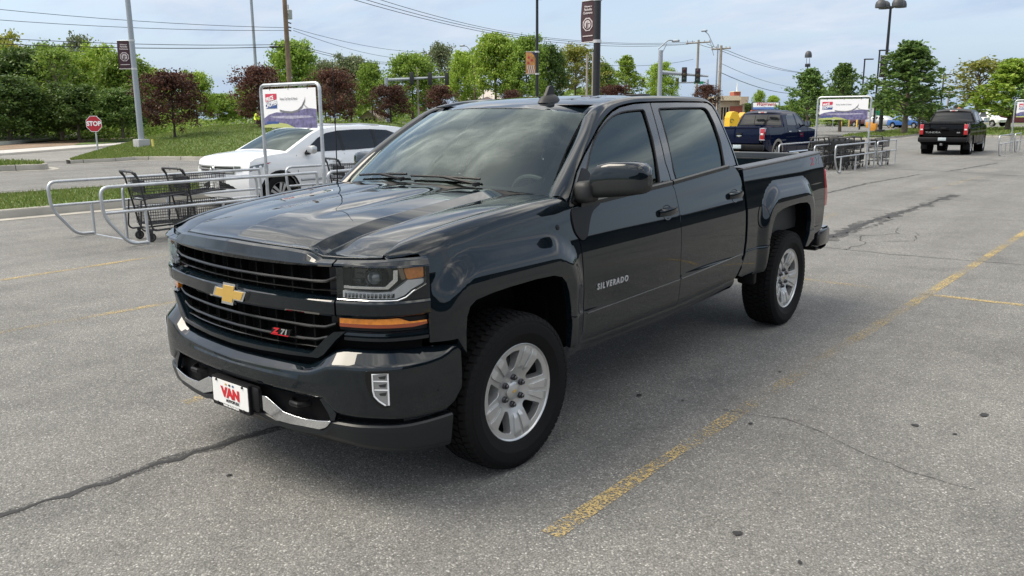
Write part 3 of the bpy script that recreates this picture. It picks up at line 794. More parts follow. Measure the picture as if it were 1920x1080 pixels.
m.tube([cS-.18*u,cS+ax*-.02,cS+.18*u],.018,6); m.tube([cS,cS-v*.18],.018,6); m.tube([cS-ax*.02,cS-ax*.25],.03,8); m.build('steering_wheel',mat('wheel_leather',(.06,.06,.062),rough=.5),TR)
m=MB(); m.box(-.90,.90,.50,2.68,.50,.62); m.box(-.885,-.87,.56,2.66,.56,1.27); m.box(.87,.885,.56,2.66,.56,1.27); m.box(-.62,.62,-.80,4.45,.42,.80); m.box(-.70,.70,-.72,.30,.80,1.09); m.box(-.84,.84,.42,.50,.55,1.25); m.box(-.60,.60,1.1,2.6,1.800,1.806)
m.build('light_block_shell',VOID,TR,None)  # black boxes added inside the body to block light through the gaps
# wheel-arch liners
for ar,x in ((archF,.93),(archR,.915)):
    m=MB(); a2=resample(ar,.05,False); cy=sum(p[0] for p in a2)/len(a2)
    rows=[[(X_side(p[0],p[1])-.012,p[0],p[1]) for p in a2],[(X_side(p[0],p[1])-.07,p[0]+(p[0]-cy)*.08,p[1]+.01) for p in a2],[(.60,p[0]+(p[0]-cy)*.08,p[1]+.01) for p in a2]]
    m.grid(rows); m.add([(.60,a2[0][0]-.05,.45)]+rows[2]+[(.60,a2[-1][0]+.05,.45)],[tuple(range(len(a2)+2))]); both(m,'wheel_arch_liner',VOID,TR)
# mud flap behind bed front
m=MB(); m.bbox(.80,.945,3.00,3.06,.44,.62,.02); both(m,'splash_guard',BLACKP,TR)
# axle and frame seen under the body
m=MB(); m.tube([(-.75,3.645,.40),(.75,3.645,.40)],.06,10); m.lathe([(0,-.15),(.13,-.1),(.15,0),(.13,.1),(0,.15)],14,Matrix.Translation((0,3.645,.40))@Matrix.Rotation(R(90),4,'Y'))
for x in (-.5,.5): m.box(x-.05,x+.05,-.6,4.6,.42,.54)
m.tube([(-.75,0,.40),(.75,0,.40)],.04,8); m.build('chassis',VOID,TR)
# ------------------------------------------------------------------ door mirrors
def mirror_mb():
    sh=MB(); lo=MB(); st=MB()
    # head: superellipse sections along x
    def sec(x,sy,z0,z1,yc,e=.45):
        r=[]
        for k in range(24):
            a=2*math.pi*k/24; c,s=math.cos(a),math.sin(a)
            r.append((x,yc+sy*math.copysign(abs(c)**e,c),(z0+z1)/2+(z1-z0)/2*math.copysign(abs(s)**e,s)))
        return r
    S=[sec(.965,.030,1.325,1.415,.66),sec(.985,.060,1.312,1.455,.665),sec(1.02,.070,1.312,1.492,.675),sec(1.09,.076,1.318,1.505,.69),sec(1.18,.078,1.328,1.506,.71),sec(1.235,.072,1.338,1.498,.72),sec(1.262,.054,1.352,1.475,.73),sec(1.272,.02,1.385,1.44,.735)]
    return S
S=mirror_mb(); zsplit=1.412
top=MB(); low=MB(); n=24
full=MB(); full.grid(S,True); full.add(S[-1],[tuple(range(n))]); full.add(S[0],[tuple(range(n-1,-1,-1))])
fm=[]
for f in full.f:
    z=sum(full.v[i][2] for i in f)/len(f); x=sum(full.v[i][0] for i in f)/len(f); y=sum(full.v[i][1] for i in f)/len(f)
    fm.append(0 if z>zsplit and x>1.0 else 1)
top.v=low.v=full.v; top.f=[f for f,k in zip(full.f,fm) if k==0]; low.f=[f for f,k in zip(full.f,fm) if k==1]; top.m=[0]*len(top.f); low.m=[0]*len(low.f)
arm=MB(); arm.join(low)
arm.bbox(.90,1.0,.56,.70,1.285,1.40,.03)
# sail and foot plate
sail=patch(lambda y,z:(X_cab(max(z,1.30))+.006,y,z),[(.545,1.285),(.60,1.27),(.80,1.280),(.795,1.36),(.74,1.455),(.70,1.462),(.62,1.39)],(),.03,.01)
foot=patch(lambda y,z:(X_side(y,z)+.008,y,z),rnd([(.515,1.262),(.50,1.20),(.515,1.13),(.565,1.085),(.62,1.105),(.66,1.18),(.70,1.232),(.80,1.268)],.03),(),.03,.01)
a,b=both(arm,'side_mirror',TEXP,TR,50); b.location=(.10,.16,0)
top.build('mirror_cap',PAINT,a,50); top.mirrored().build('mirror_cap',PAINT,b,50)
gl=MB(); gl.add([(1.03,.752,1.345),(1.22,.79,1.345),(1.22,.79,1.48),(1.03,.752,1.48)],[(0,3,2,1)]); gl.build('mirror_glass',CHROME,a); gl.mirrored().build('mirror_glass',CHROME,b)
sail.build('mirror_mount',BLACKP,a); foot.build('mirror_mount',BLACKP,a); sail.mirrored().build('mirror_mount',BLACKP,b); foot.mirrored().build('mirror_mount',BLACKP,b)

m=MB(); m.tube([(-.835,.40,1.29),(-.84,.412,1.35),(-.845,.425,2.10)],[.011,.0042,.0017],6); m.build('mast_aerial',BLACKP,TR)
# ------------------------------------------------------------------ front clip
SE=1.062
fr=ffn(PU)
# painted header band: centre over the grille, outer pieces over the lamps
zgap=[(0,1.190),(.40,1.181),(.50,1.175),(.53,1.168),(.585,1.146),(.70,1.148),(.868,1.153),(.95,1.157),(1.07,1.157)]
zcr=[(0,1.138),(.5,1.133),(.7,1.137),(.93,1.130),(1.04,1.128)]
zo1=[(0,1.112),(.4,1.113),(.67,1.121),(1.04,1.124)]
hdr=[(-.03,[(s,z-.004) for s,z in zgap]),(.0,zgap),(.017,[(s,z-.008) for s,z in zgap]),(.030,zcr),(.033,[(s,z-.008) for s,z in zcr]),(.026,zo1),(-.03,zo1)]
GR=band(PU,hdr,-.660,.660,80).build('grille_surround',PAINT,TR,40,fixn=False)
bar=[(-.02,[(0,.981),(1.04,.981)]),(.004,[(0,.980),(.41,.976),(.45,.982),(.487,.973),(1.04,.979)]),(.026,[(0,.974),(.45,.969),(.66,.975),(1.04,.977)]),(.031,[(0,.966),(1.04,.968)]),(.030,[(0,.91),(1.04,.918)]),(.020,[(0,.897),(.66,.903),(1.04,.910)]),(-.02,[(0,.897),(1.04,.908)])]
band(PU,bar,-.660,.660,80).build('grille_bar',PAINT,GR,40)
ring=[(-.02,[(0,.722),(.5,.722),(.645,.838)]),(.010,[(0,.720),(.5,.722),(.645,.838)]),(.024,[(0,.708),(.5,.712),(.60,.79),(.66,.838)])]
# lower U-shaped frame
def uframe(s,z,o): x,y=plan(PU,s,o); return (x,y,z)
U_in=[(.648,.838),(.60,.803),(.525,.733),(.505,.723),(.40,.721),(.2,.718),(0,.716)]; U_out=[(.704,.838),(.655,.795),(.588,.722),(.555,.702),(.40,.695),(.2,.690),(0,.687)]
ui=U_in+[(-s,z) for s,z in U_in[-2::-1]]; uo=U_out+[(-s,z) for s,z in U_out[-2::-1]]
m=MB(); m.grid([[uframe(s,z,-.03) for s,z in ui],[uframe(s,z,.016) for s,z in ui],[uframe(s*.999,z-.004,.024) for s,z in ui],[uframe(s,z+.004,.024) for s,z in uo],[uframe(s,z,.016) for s,z in uo],[uframe(s,z,-.03) for s,z in uo]])
m.build('grille_frame',PAINT,GR,40,fixn=True)
# dark backing and slats
m=band(PU,[(-.06,1.13),(-.06,.70)],-.70,.70,40); m.build('grille_backing',VOID,GR)
def slat(zc,s1,o,h=.012,up=.03,wid=.03):
    z=[(0,zc),(s1-.14,zc),(s1-.06,zc+.004),(s1,zc+up)]
    return band(PU,[(o-wid,[(s,q+h*.3) for s,q in z]),(o-.004,[(s,q+h*.5) for s,q in z]),(o,z),(o-.004,[(s,q-h*.5) for s,q in z]),(o-wid,[(s,q-h*.6) for s,q in z])],-s1,s1,70)
GLB=mat('gloss_black',(.005,.0055,.006),rough=.28,coat=.25,spec=.3)
for zc,s1,up in ((1.043,.655,.028),(1.004,.655,.003),(.838,.640,.024),(.776,.590,.022),(.742,.535,.004)):
    slat(zc,s1,-.002,.013 if up>.01 else .006,up).build('grille_slat',GLB,GR,40)
for s in [-.52+.115*i for i in range(10)]:
    for z0,z1 in ((.985,1.11),(.725,.895)):
        m=MB(); x0,y0=plan(PU,s-.003,-.05);x1,y1=plan(PU,s+.003,-.012); m.box(min(x0,x1),max(x0,x1),min(y0,y1),max(y0,y1),z0,z1); m.build('grille_rib',VOID,GR,None)
for sg in (-1,1):
    m=MB()
    for z0,z1 in ((.985,1.108),(.85,.895)):
        m.grid([[(*plan(PU,sg*.655,-.055),z),(*plan(PU,sg*.60,-.03),z)] for z in (z0,z1)])
    m.build('grille_end_panel',SATIN,GR)
# emblem on the bar
EX=.026
ef=lambda a,b,h:(EX+a,plan(PU,EX+a,.032)[1]-h,.940+b)
bowtie(.275,.104,ef,-.002,.016,.030).build('emblem',CHROME,TR,None)
bowtie(.238,.078,ef,.015,.0185,.024).build('emblem_inlay',GOLD,bpy.data.objects['emblem'],None)
# badge on the lower slats
BZ=bpy.data.objects.new('tmp',None)
zf=lambda a,b,h:(.33+a,plan(PU,.33+a,.012)[1]-h,.795+b)
m=MB(); m.prism([(-.062,-.016),(.052,-.016),(.062,.013),(-.052,.013)],-.012,.0,zf); bz=m.build('grille_badge',BLACKP,TR)
text_mb('Z',.034,lambda a,b,h:zf(a-.032,b,h+.001),.003,shear=.3,bold=.0018,xs=1.35).build('badge_letter',REDP,bz)
text_mb('71',.034,lambda a,b,h:zf(a+.022,b,h+.001),.003,shear=.3,bold=.0015,xs=1.25).build('badge_letter',CHROME,bz)
m=MB(); m.prism([(-.060,-.018),(.048,-.018),(.049,-.0145),(-.059,-.0145)],0,.003,zf); m.build('badge_underline',REDP,bz)
# ------------------------------------------------------------------ headlamps and clip ends
def sp(P,poly,o,res=.03,depth=.01,edge=.002,lean=0.): return patch(ffn(P,o),poly,(),res,depth,edge)
cl=band(PU,hdr,.669,SE,24); e1=both(cl,'headlight_header',PAINT,TR,40)
cb=band(PU,bar,.669,SE,24); both(cb,'clip_bar',PAINT,TR,40)
lowb=band(PU,[(-.03,.842),(.0,.840),(.010,.834),(.012,.822),(.006,.818),(.012,.814),(.012,.80),(.0,.793),(-.04,.790)],.69,SE+.006,24); both(lowb,'clip_lower',PAINT,TR,40)
# outboard filler that carries the lamp edge down to the amber lamp
fil=[(1.000,1.128),(1.040,1.128),(1.042,.835),(1.036,.835),(1.034,.915),(.905,.965),(.95,.985),(.985,1.005),(1.032,1.045),(1.036,1.118)]
m=sp(PU,[(1.052,1.126),(1.066,1.126),(1.069,.835),(1.062,.80),(1.060,.90),(1.056,.955),(.90,.962),(.90,.974),(.93,.977),(.965,.990),(.995,1.012),(1.048,1.040)],.018,.02,.02); both(m,'clip_filler',PAINT,TR)
HLH=mat('lamp_housing',(.018,.018,.019),rough=.35,coat=.3)
hl=band(PU,[(.01,1.118),(-.075,1.105),(-.075,.985),(.01,.978)],.668,1.05,20)
hA,hB=both(hl,'headlight',HLH,TR,30)
def lampart(mb,name,mt,sharp=35):
    mb.build(name,mt,hA,sharp); mb.mirrored().build(name,mt,hB,sharp)
# LED strip, reflector steps
drl=[(.690,1.016),(.832,1.012),(.905,1.014),(.945,1.040),(.976,1.062),(1.046,1.062),(1.046,1.046),(.990,1.022),(.958,.998),(.925,.985),(.832,.985),(.690,.987)]
lampart(sp(PU,drl,.004,.02,.02),'led_strip',LENSW)
m=MB()
for i in range(13):
    s=.705+.0168*i; x,y=plan(PU,s,.008); m.bbox(x-.0045,x+.0045,y-.003,y+.012,.989,1.009,.002)
lampart(m,'led_reflector',mat('led_cell',(.55,.56,.58),rough=.1,metal=1))
ch=[(.686,1.034),(.880,1.034),(.915,1.064),(.918,1.104),(.936,1.104),(.934,1.058),(.893,1.024),(.686,1.024)]
lampart(sp(PU,ch,-.012,.02,.03),'chrome_bezel',CHROME)
x,y=plan(PU,.826,-.03); m=MB(); M=Matrix.Translation((x,y,1.071))@rot_to((.45,-1,.05))
m.lathe([(.046,-.05),(.046,.0),(.040,.008),(.034,.004),(.033,-.004)],28,M); lampart(m,'projector_ring',mat('projector_bezel',(.05,.05,.052),rough=.2,metal=.8))
m=MB(); m.lathe([(.033,-.006),(.028,.010),(.016,.019),(0,.022)],24,M); lampart(m,'projector_lens',mat('projector_lens',(.10,.115,.13),rough=.02,coat=1,spec=1.0))
m=MB(); m.bbox(x-.15,x-.075,y-.012,y+.01,1.040,1.058,.004); m.bbox(x-.155,x-.08,y-.004,y+.01,1.075,1.082,.002); lampart(m,'lamp_trim',SATIN)
am=[(.960,1.112),(1.044,1.116),(1.046,1.070),(.972,1.066)]
lampart(sp(PU,rnd(am,.008),.006,.02,.02),'side_reflector',AMBER)
lampart(sp(PU,[(.936,1.112),(.957,1.113),(.969,1.066),(.950,1.062)],-.004,.02,.01),'reflector_trim',mat('bronze_trim',(.25,.19,.14),rough=.2,metal=.6))
cov=[(.670,1.119),(1.050,1.122),(1.050,1.044),(.995,1.016),(.962,.992),(.926,.979),(.670,.979)]
lampart(patch(ffn(PU,.020),cov,(),.03,0),'lamp_cover',COVER)
m=MB(); m.tube([(*plan(PU,s,.021),z) for s,z in resample([(.672,.981),(.926,.980),(.962,.992),(.993,1.017),(1.048,1.043)],.03,False)],.003,6); lampart(m,'lamp_edge',CHROME)
# amber marker lamp
mk=[(.668,.894),(.80,.895),(.930,.898),(.975,.881),(.995,.8785),(1.056,.880),(1.056,.866),(.99,.858),(.88,.860),(.668,.859)]
m1=sp(PU,mk,.006,.02,.02); mo=both(m1,'marker_lamp',AMBER,TR)
m2=sp(PU,[(.668,.872),(.88,.872),(.985,.872),(1.056,.872),(1.056,.864),(.99,.857),(.88,.8585),(.668,.858)],.008,.02,.003); m2.build('marker_lens_base',AMBERD,mo[0]); m2.mirrored().build('marker_lens_base',AMBERD,mo[1])
bk=band(PU,[(-.02,.905),(-.002,.900),(-.002,.842),(-.02,.838)],.664,1.066,20); both(bk,'marker_recess',BLACKP,TR)
bk=band(PU,[(-.03,.80),(-.05,.70)],.60,1.05,20); both(bk,'bumper_gap',VOID,TR)
bk=band(PU,[(-.03,.70),(-.03,.62)],-.62,.62,20); bk.build('bumper_gap',VOID,TR)
# ------------------------------------------------------------------ bumper
zb=[(0,.655),(.50,.662),(.56,.69),(.60,.722),(.65,.748),(.70,.756),(1.0,.752),(1.18,.748),(1.245,.742),(1.29,.742)]
zc=[(0,.622),(.25,.628),(.37,.633),(.49,.640),(.54,.648),(.60,.672),(.635,.688),(.715,.698),(.92,.698),(1.01,.696),(1.107,.700),(1.178,.708),(1.222,.722),(1.245,.736),(1.29,.738)]
zl=[(0,.527),(.55,.528),(.605,.532),(.672,.474),(.86,.466),(1.04,.448),(1.20,.446),(1.25,.47),(1.29,.52)]
dz=lambda L,d:[(s,z+d) for s,z in L]
ob=[(0,-.035),(.5,-.035),(.65,-.06),(1.1,-.06),(1.2,-.035),(1.25,-.006),(1.29,-.004)]
bmp=band(PB,[([(s,o-.06) for s,o in ob],zb),(ob,zb),([(s,o*.85+.002) for s,o in ob],dz(zb,-.004)),(-.004,dz(zc,.003)),(.0,dz(zc,-.003)),(.003,dz(zc,-.016)),(.008,.60),(.006,.55),(.002,dz(zl,.012)),(-.006,zl),(-.06,dz(zl,.002))],-1.29,1.29,140)
BP=bmp.build('front_bumper',PAINT,TR,38)
bz=band(PB,[(-.05,.60),(-.05,.36)],-1.0,1.0,30); bz.build('bumper_cavity',VOID,BP)
vt=[(0,.392),(.18,.400),(.30,.378),(.47,.381),(.60,.39),(.645,.436),(.86,.433),(1.01,.424),(1.25,.424)]
vb=[(0,.33),(.5,.340),(.7,.332),(.9,.305),(1.05,.280),(1.25,.262)]
va=band(PB,[(-.05,vt),(-.010,vt),(-.002,dz(vt,-.008)),(-.004,dz(vt,-.03)),(-.020,dz(vb,.02)),(-.034,vb),(-.07,dz(vb,-.004))],-1.24,1.24,100); va.build('air_dam',SATIN,TR,40)
va=band(PB,[(-.06,.33),(-.10,.29)],-.7,.7,30); va.build('air_dam_lip',BLACKP,TR)
sk=[(.150,.474),(.242,.477),(.300,.452),(.357,.426),(.42,.421),(.493,.419),(.570,.425),(.643,.436),(.625,.414),(.611,.402),(.575,.388),(.473,.384),(.40,.379),(.311,.378),(.244,.399),(.200,.413),(.165,.43)]
s1=patch(ffn(PB,.004),sk,(),.02,.06,.003); both(s1,'skid_plate',CHROME,BP)
# painted lip between tow-hook opening and chrome, hook
m=sp(PB,[(.605,.535),(.672,.474),(.660,.440),(.643,.438),(.63,.47),(.585,.528)],-.002,.02,.02); both(m,'bumper_lip',PAINT,BP)
for sg in (-1,1):
    x,y=plan(PB,sg*.42,-.04); m=MB(); m.tube([(x-.05,y+.08,.475),(x-.05,y-.0,.475),(x-.02,y-.03,.475),(x+.03,y-.03,.475),(x+.05,y,.475),(x+.05,y+.08,.475)],.013,8); m.build('tow_hook',BLACKP,BP)
# fog lamps
bez=[(.826,.684),(.924,.682),(.924,.520),(.893,.518),(.862,.545),(.838,.585),(.824,.640)]
f0=sp(PB,rnd(bez,.010),.009,.02,.012); fo=both(f0,'fog_lamp',GLB,BP)
ln=[(.856,.672),(.919,.672),(.919,.532),(.905,.532),(.880,.552),(.862,.574),(.857,.60)]
f1=sp(PB,rnd(ln,.006),.0125,.015,.004); FGL=mat('fog_glass',(.32,.33,.34),rough=.12,metal=.6,coat=1); f1.build('fog_lens',FGL,fo[0]); f1.mirrored().build('fog_lens',FGL,fo[1])
m=MB(); m.tube([(*plan(PB,s,.015),z) for s,z in ln],.0038,6,closed=True)
for z,a in ((.642,.858),(.603,.862)): m.tube([(*plan(PB,a,.015),z),(*plan(PB,.918,.015),z-.004)],.0028,5)
m.build('fog_frame',mat('fog_white_frame',(.75,.76,.77),rough=.25),fo[0]); m.mirrored().build('fog_frame',MATS['fog_white_frame'],fo[1])
m=MB()
for z in (.664,.628,.590): 
    m.add([(*plan(PB,.880,.014),z-.004),(*plan(PB,.912,.014),z),(*plan(PB,.908,.014),z-.016),(*plan(PB,.886,.014),z-.014)],[(0,3,2,1)])
m.build('fog_reflector',mat('fog_cell',(.05,.052,.055),rough=.15,metal=.5),fo[0]); m.mirrored().build('fog_reflector',MATS['fog_cell'],fo[1])
# ------------------------------------------------------------------ licence plate
m=MB(); m.bbox(-.175,.205,-.965,-.94,.385,.515,.02); m.build('plate_mount',BLACKP,BP)
px=-.005
lpf=lambda a,b,h:(px+a*.985,-.979-h,.442+b*.94)
m=MB(); m.prism(rnd([(-.158,-.078),(.158,-.078),(.158,.078),(-.158,.078)],.012),-.02,.0,lpf); LP=m.build('licence_plate',BLACKP,TR,None)
m=MB(); m.prism(rnd([(-.150,-.058),(.150,-.058),(.150,.066),(-.150,.066)],.008),0,.002,lpf); m.build('plate_face',WHITE,LP,None)
def vtxt(t,s,x,y,mt,b=.001,xs=1.,hh=.003): text_mb(t,s,lambda a,c,h:lpf(a+x,c+y,h+hh),.001,bold=b,xs=xs).build('plate_lettering',mt,LP,None)
m=MB()
# tall red block letters, heavier at the left
vtxt('VAN',.070,.005,.004,REDP,.0045,1.05)
vtxt('AUTOPLEX',.021,.018,-.037,BLACKPR,.0006,1.05); vtxt('CARROLLTON',.010,.02,-.050,mat('plate_gold_print',(.55,.33,.12),rough=.5),.0002,1.2) if False else None
vtxt('VAN AUTOPLEX',.0145,0,-.0665,WHITE,.0008,1.25,.001); vtxt('CARROLLTON, MO',.012,0,.0715,WHITE,.0003,1.2,.001) if False else None
for x,mt in ((-.03,GOLD),(.0,BLACKPR),(.03,mat('plate_blue_print',(.06,.12,.22),rough=.5))):
    m=MB(); m.lathe([(.009,0),(.009,.001),(0,.001)],14,Matrix.Translation(lpf(x,.050,.0025))@Matrix.Rotation(R(90),4,'X')@Matrix.Scale(.6,4,(0,1,0))); m.build('plate_logo',mt,LP)
for x,y in ((-.11,.062),(.11,.062),(-.11,-.062),(.11,-.062)): m=MB(); m.lathe([(.007,0),(.006,.005),(0,.006)],10,Matrix.Translation(lpf(x,y,.002))@Matrix.Rotation(R(90),4,'X')); m.build('plate_bolt',BLACKPR,LP)
# ------------------------------------------------------------------ ground, lot, kerbs, grass
def flat(u,v,z=0.0):
    d=CF+(u-960)/CAM_F*CR+(540-v)/CAM_F*CU
    return CP+d*((z-CP.z)/d.z)
def asphalt(name,lo,mid,hi,scale=1.0,patch_=.12):
    m=bpy.data.materials.new(name); m.use_nodes=True; t=m.node_tree; b=t.nodes['Principled BSDF']; L=t.links.new
    tc=t.nodes.new('ShaderNodeTexCoord'); co=tc.outputs['Object']
    def noi(s,d,r=.55):
        n=t.nodes.new('ShaderNodeTexNoise'); n.inputs['Scale'].default_value=s; n.inputs['Detail'].default_value=d; n.inputs['Roughness'].default_value=r; L(co,n.inputs[0]); return n.outputs[0]
    def rp(f,st):
        r=t.nodes.new('ShaderNodeValToRGB'); L(f,r.inputs[0]); e=r.color_ramp.elements
        while len(e)<len(st): e.new(.5)
        for q,(p,c) in zip(e,st): q.position=p; q.color=(c[0],c[1],c[2],1)
        return r.outputs[0]
    def mixc(op,f,a,c):
        x=t.nodes.new('ShaderNodeMix'); x.data_type='RGBA'; x.blend_type=op
        if isinstance(f,(int,float)): x.inputs[0].default_value=f
        else: L(f,x.inputs[0])
        L(a,x.inputs[6]); L(c,x.inputs[7]); return x.outputs[2]
    v=t.nodes.new('ShaderNodeTexVoronoi'); v.inputs['Scale'].default_value=95*scale; L(co,v.inputs[0])
    sepc=t.nodes.new('ShaderNodeSeparateColor'); L(v.outputs['Color'],sepc.inputs[0])
    stones=rp(sepc.outputs[0],[(0,lo),(.45,mid),(.80,mid),(.93,hi),(1,tuple(min(1,c*1.5) for c in hi))])
    edge=rp(v.outputs['Distance'],[(.25,(1,1,1)),(.75,(.55,.55,.55))])
    c=mixc('MULTIPLY',1.0,stones,edge)
    fine=rp(noi(260*scale,2),[(.3,(.74,.74,.74)),(.7,(1.24,1.24,1.24))]); c=mixc('MULTIPLY',.8,c,fine)
    big=rp(noi(.35,5,.62),[(.28,(1-patch_*1.9,)*3),(.5,(1,1,1)),(.75,(1+patch_*1.2,1+patch_*1.2,1+patch_*1.1))]); c=mixc('MULTIPLY',1.0,c,big)
    mid_=rp(noi(3.2,5,.65),[(.25,(.84,.84,.84)),(.55,(1,1,1)),(.8,(1.10,1.10,1.09))]); c=mixc('MULTIPLY',1.0,c,mid_)
    # dark tar freckles and a few drip stains
    sp_=rp(noi(2.1,6,.75),[(.20,(.35,.35,.35)),(.265,(1,1,1))]); c=mixc('MULTIPLY',1.0,c,sp_)
    oil=rp(noi(.9,4,.5),[(.30,(.80,.80,.81)),(.40,(1,1,1))]); c=mixc('MULTIPLY',1.0,c,oil)
    mp_=t.nodes.new('ShaderNodeMapping'); mp_.inputs['Scale'].default_value=(1.6,.05,1); L(co,mp_.inputs[0]); n_=t.nodes.new('ShaderNodeTexNoise'); n_.inputs['Scale'].default_value=1.3; n_.inputs['Detail'].default_value=4; L(mp_.outputs[0],n_.inputs[0])
    c=mixc('MULTIPLY',1.0,c,rp(n_.outputs[0],[(.32,(.88,.88,.88)),(.52,(1,1,1)),(.7,(1.06,1.06,1.05))]))
    L(c,b.inputs['Base Color']); b.inputs['Roughness'].default_value=.86; b.inputs['Specular IOR Level'].default_value=.35
    bp=t.nodes.new('ShaderNodeBump'); bp.inputs['Strength'].default_value=.55; bp.inputs['Distance'].default_value=.006; L(v.outputs['Distance'],bp.inputs['Height']); bp.invert=True; L(bp.outputs[0],b.inputs['Normal'])
    MATS[name]=m; return m
ASP=asphalt('weathered_asphalt',(.150,.148,.141),(.212,.209,.199),(.300,.296,.280),1.3)
ROADM=asphalt('road_concrete',(.20,.195,.185),(.27,.265,.25),(.33,.325,.31),.6,.10)
CONC=mat('kerb_concrete',(.30,.285,.25),rough=.85,var=.22,vscale=1.3,bump=.3,bscale=50)
DIRT=mat('bare_dirt',(.20,.14,.095),rough=.95,var=.25,vscale=.7,bump=.4,bscale=8)
GRASS=mat('grass_base',(.085,.130,.028),rough=.9,var=.35,vscale=1.2,bump=.6,bscale=30)
FIELD=mat('far_ground',(.10,.13,.05),rough=.95,var=.3,vscale=.06)
def sheet(name,pts,z,mt,kind='structure',label=None,cat=None):
    m=MB(); m.add([(p[0],p[1],z) for p in pts],[tuple(range(len(pts)))]); return tag(m.build(name,mt,None,None),label,cat,kind=kind)
m=MB(); m.add([(-1500,-900,-.03),(1500,-900,-.03),(1500,2200,-.03),(-1500,2200,-.03)],[(0,1,2,3)]); tag(m.build('ground',FIELD,None,None),None,None,kind='structure')
# parking lot and drive lanes
sheet('parking_lot',[(-32,-60),(70,-60),(70,150),(-60,150),(-60,70),(-46,30),(-40,-20)],0.0,ASP)
# worn stall paint: the strip itself has wear holes
def worn(name,col,thr,scale=9):
    m=bpy.data.materials.new(name); m.use_nodes=True; t=m.node_tree; b=t.nodes['Principled BSDF']; L=t.links.new
    b.inputs['Base Color'].default_value=(*col,1); b.inputs['Roughness'].default_value=.8
    tc=t.nodes.new('ShaderNodeTexCoord')
    def noi(s,d,r):
        n=t.nodes.new('ShaderNodeTexNoise'); n.inputs['Scale'].default_value=s; n.inputs['Detail'].default_value=d; n.inputs['Roughness'].default_value=r; L(tc.outputs['Object'],n.inputs[0]); return n.outputs[0]
    a=t.nodes.new('ShaderNodeMath'); a.operation='MULTIPLY_ADD'; a.inputs[1].default_value=.55; L(noi(1.3,3,.5),a.inputs[0]); L(noi(70,3,.7),a.inputs[2])
    r=t.nodes.new('ShaderNodeValToRGB'); r.color_ramp.elements[0].position=thr; r.color_ramp.elements[1].position=thr+.12; r.color_ramp.elements[0].color=(0,0,0,1); r.color_ramp.elements[1].color=(.92,.92,.92,1)
    L(a.outputs[0],r.inputs[0]); tr=t.nodes.new('ShaderNodeBsdfTransparent'); mx=t.nodes.new('ShaderNodeMixShader'); L(r.outputs[0],mx.inputs[0]); L(tr.outputs[0],mx.inputs[1]); L(b.outputs[0],mx.inputs[2]); L(mx.outputs[0],t.nodes['Material Output'].inputs[0])
    MATS[name]=m; return m
Y1=worn('worn_yellow_paint',(.44,.33,.13),.77); Y2=worn('faded_yellow_paint',(.42,.32,.15),.815); Y0=worn('fresh_yellow_paint',(.40,.30,.13),.71)
KJ=None
def strip(name,pts,w,z,mt,jit=0.):
    m=MB(); rows=[[],[]]; P=resample([tuple(p) for p in pts],.15,False)
    rr=random.Random(len(P)*7+int(abs(P[0][0])*100))
    for i,p in enumerate(P):
        a=P[max(0,i-1)];b=P[min(len(P)-1,i+1)]; tx,ty=b[0]-a[0],b[1]-a[1]; l=math.hypot(tx,ty)
        ww=w(i/(len(P)-1)) if callable(w) else w
        jx=rr.uniform(-jit,jit)*ww
        for k,sg in ((0,-1),(1,1)): 
            h=ww/2*(1+rr.uniform(-jit,jit)); rows[k].append((p[0]-ty/l*(h*sg+jx),p[1]+tx/l*(h*sg+jx),z))
    m.grid(rows); m.f=[f[::-1] for f in m.f]; return tag(m.build(name,mt,None,None),None,None,kind='structure')
strip('stall_line',[(1.515,-.46),(1.52,.45),(1.525,.75)],lambda t:.10-.03*t,.004,Y0)
strip('stall_line',[(1.525,.75),(1.57,3.0),(1.63,5.0)],.10,.004,Y2); strip('stall_line',[(1.63,5.0),(1.72,8.6),(1.79,12.0)],.10,.004,Y1)
strip('stall_line',[(-1.25,-.55),(-1.23,5.0),(-1.20,11.9)],.10,.004,Y1)
strip('stall_line',[(-4.08,-.65),(-4.0,.8),(-3.95,5.0)],.10,.004,Y1); strip('stall_line',[(-6.55,0.1),(-6.7,2.2),(-6.72,5.5)],.10,.004,Y1)
strip('stall_line',[(.3,5.68),(1.36,5.64)],.09,.004,Y1); strip('stall_line',[(1.56,5.63),(2.6,5.66),(4.2,5.68)],.09,.004,Y1)
strip('stall_line',[(-1.03,17.5),(-.78,23.1)],.10,.004,Y2); strip('stall_line',[(4.3,-.5),(4.3,5)],.1,.004,Y1)
TAR=mat('crack_sealant',(.020,.020,.021),rough=.75,var=.3,vscale=12)
TAR2=worn('thin_crack',(.05,.05,.05),.66,30)
def crack(pts,w,mt=None,jit=.5,wob=.02):
    P=[Vector((p[0],p[1])) for p in pts]; out=[]
    rr=random.Random(int(abs(P[0].x*1000)))
    for a,b in zip(P,P[1:]):
        n=max(2,int((b-a).length/.09))
        for i in range(n): q=a+(b-a)*i/n; out.append((q.x+rr.uniform(-wob,wob),q.y+rr.uniform(-wob,wob)))
    out.append(tuple(P[-1])); strip('sealed_crack',out,w,.003,mt or TAR,jit)
SMEAR=worn('sealant_smear',(.05,.05,.05),.70,14)
crack([(-.53,-2.3),(-.50,-1.2),(-.44,-.3),(-.42,2),(-.39,5)],.030,None,.75,.007); strip('sealed_crack',[(-.53,-2.3),(-.50,-1.2),(-.44,-.3),(-.42,2)],.085,.002,SMEAR,.3)
strip('sealed_crack',[(-.37,8.6),(-.41,11.2),(-.33,13.0),(-.29,17.0)],.22,.002,SMEAR,.4)
crack([(-.37,8.6),(-.41,11.2),(-.33,13.0),(-.29,17.0)],lambda t:.10-.06*t,TAR,.5,.03); crack([(-.30,9.0),(-.22,10.5),(-.28,12.2)],.05,TAR2,.6,.05)
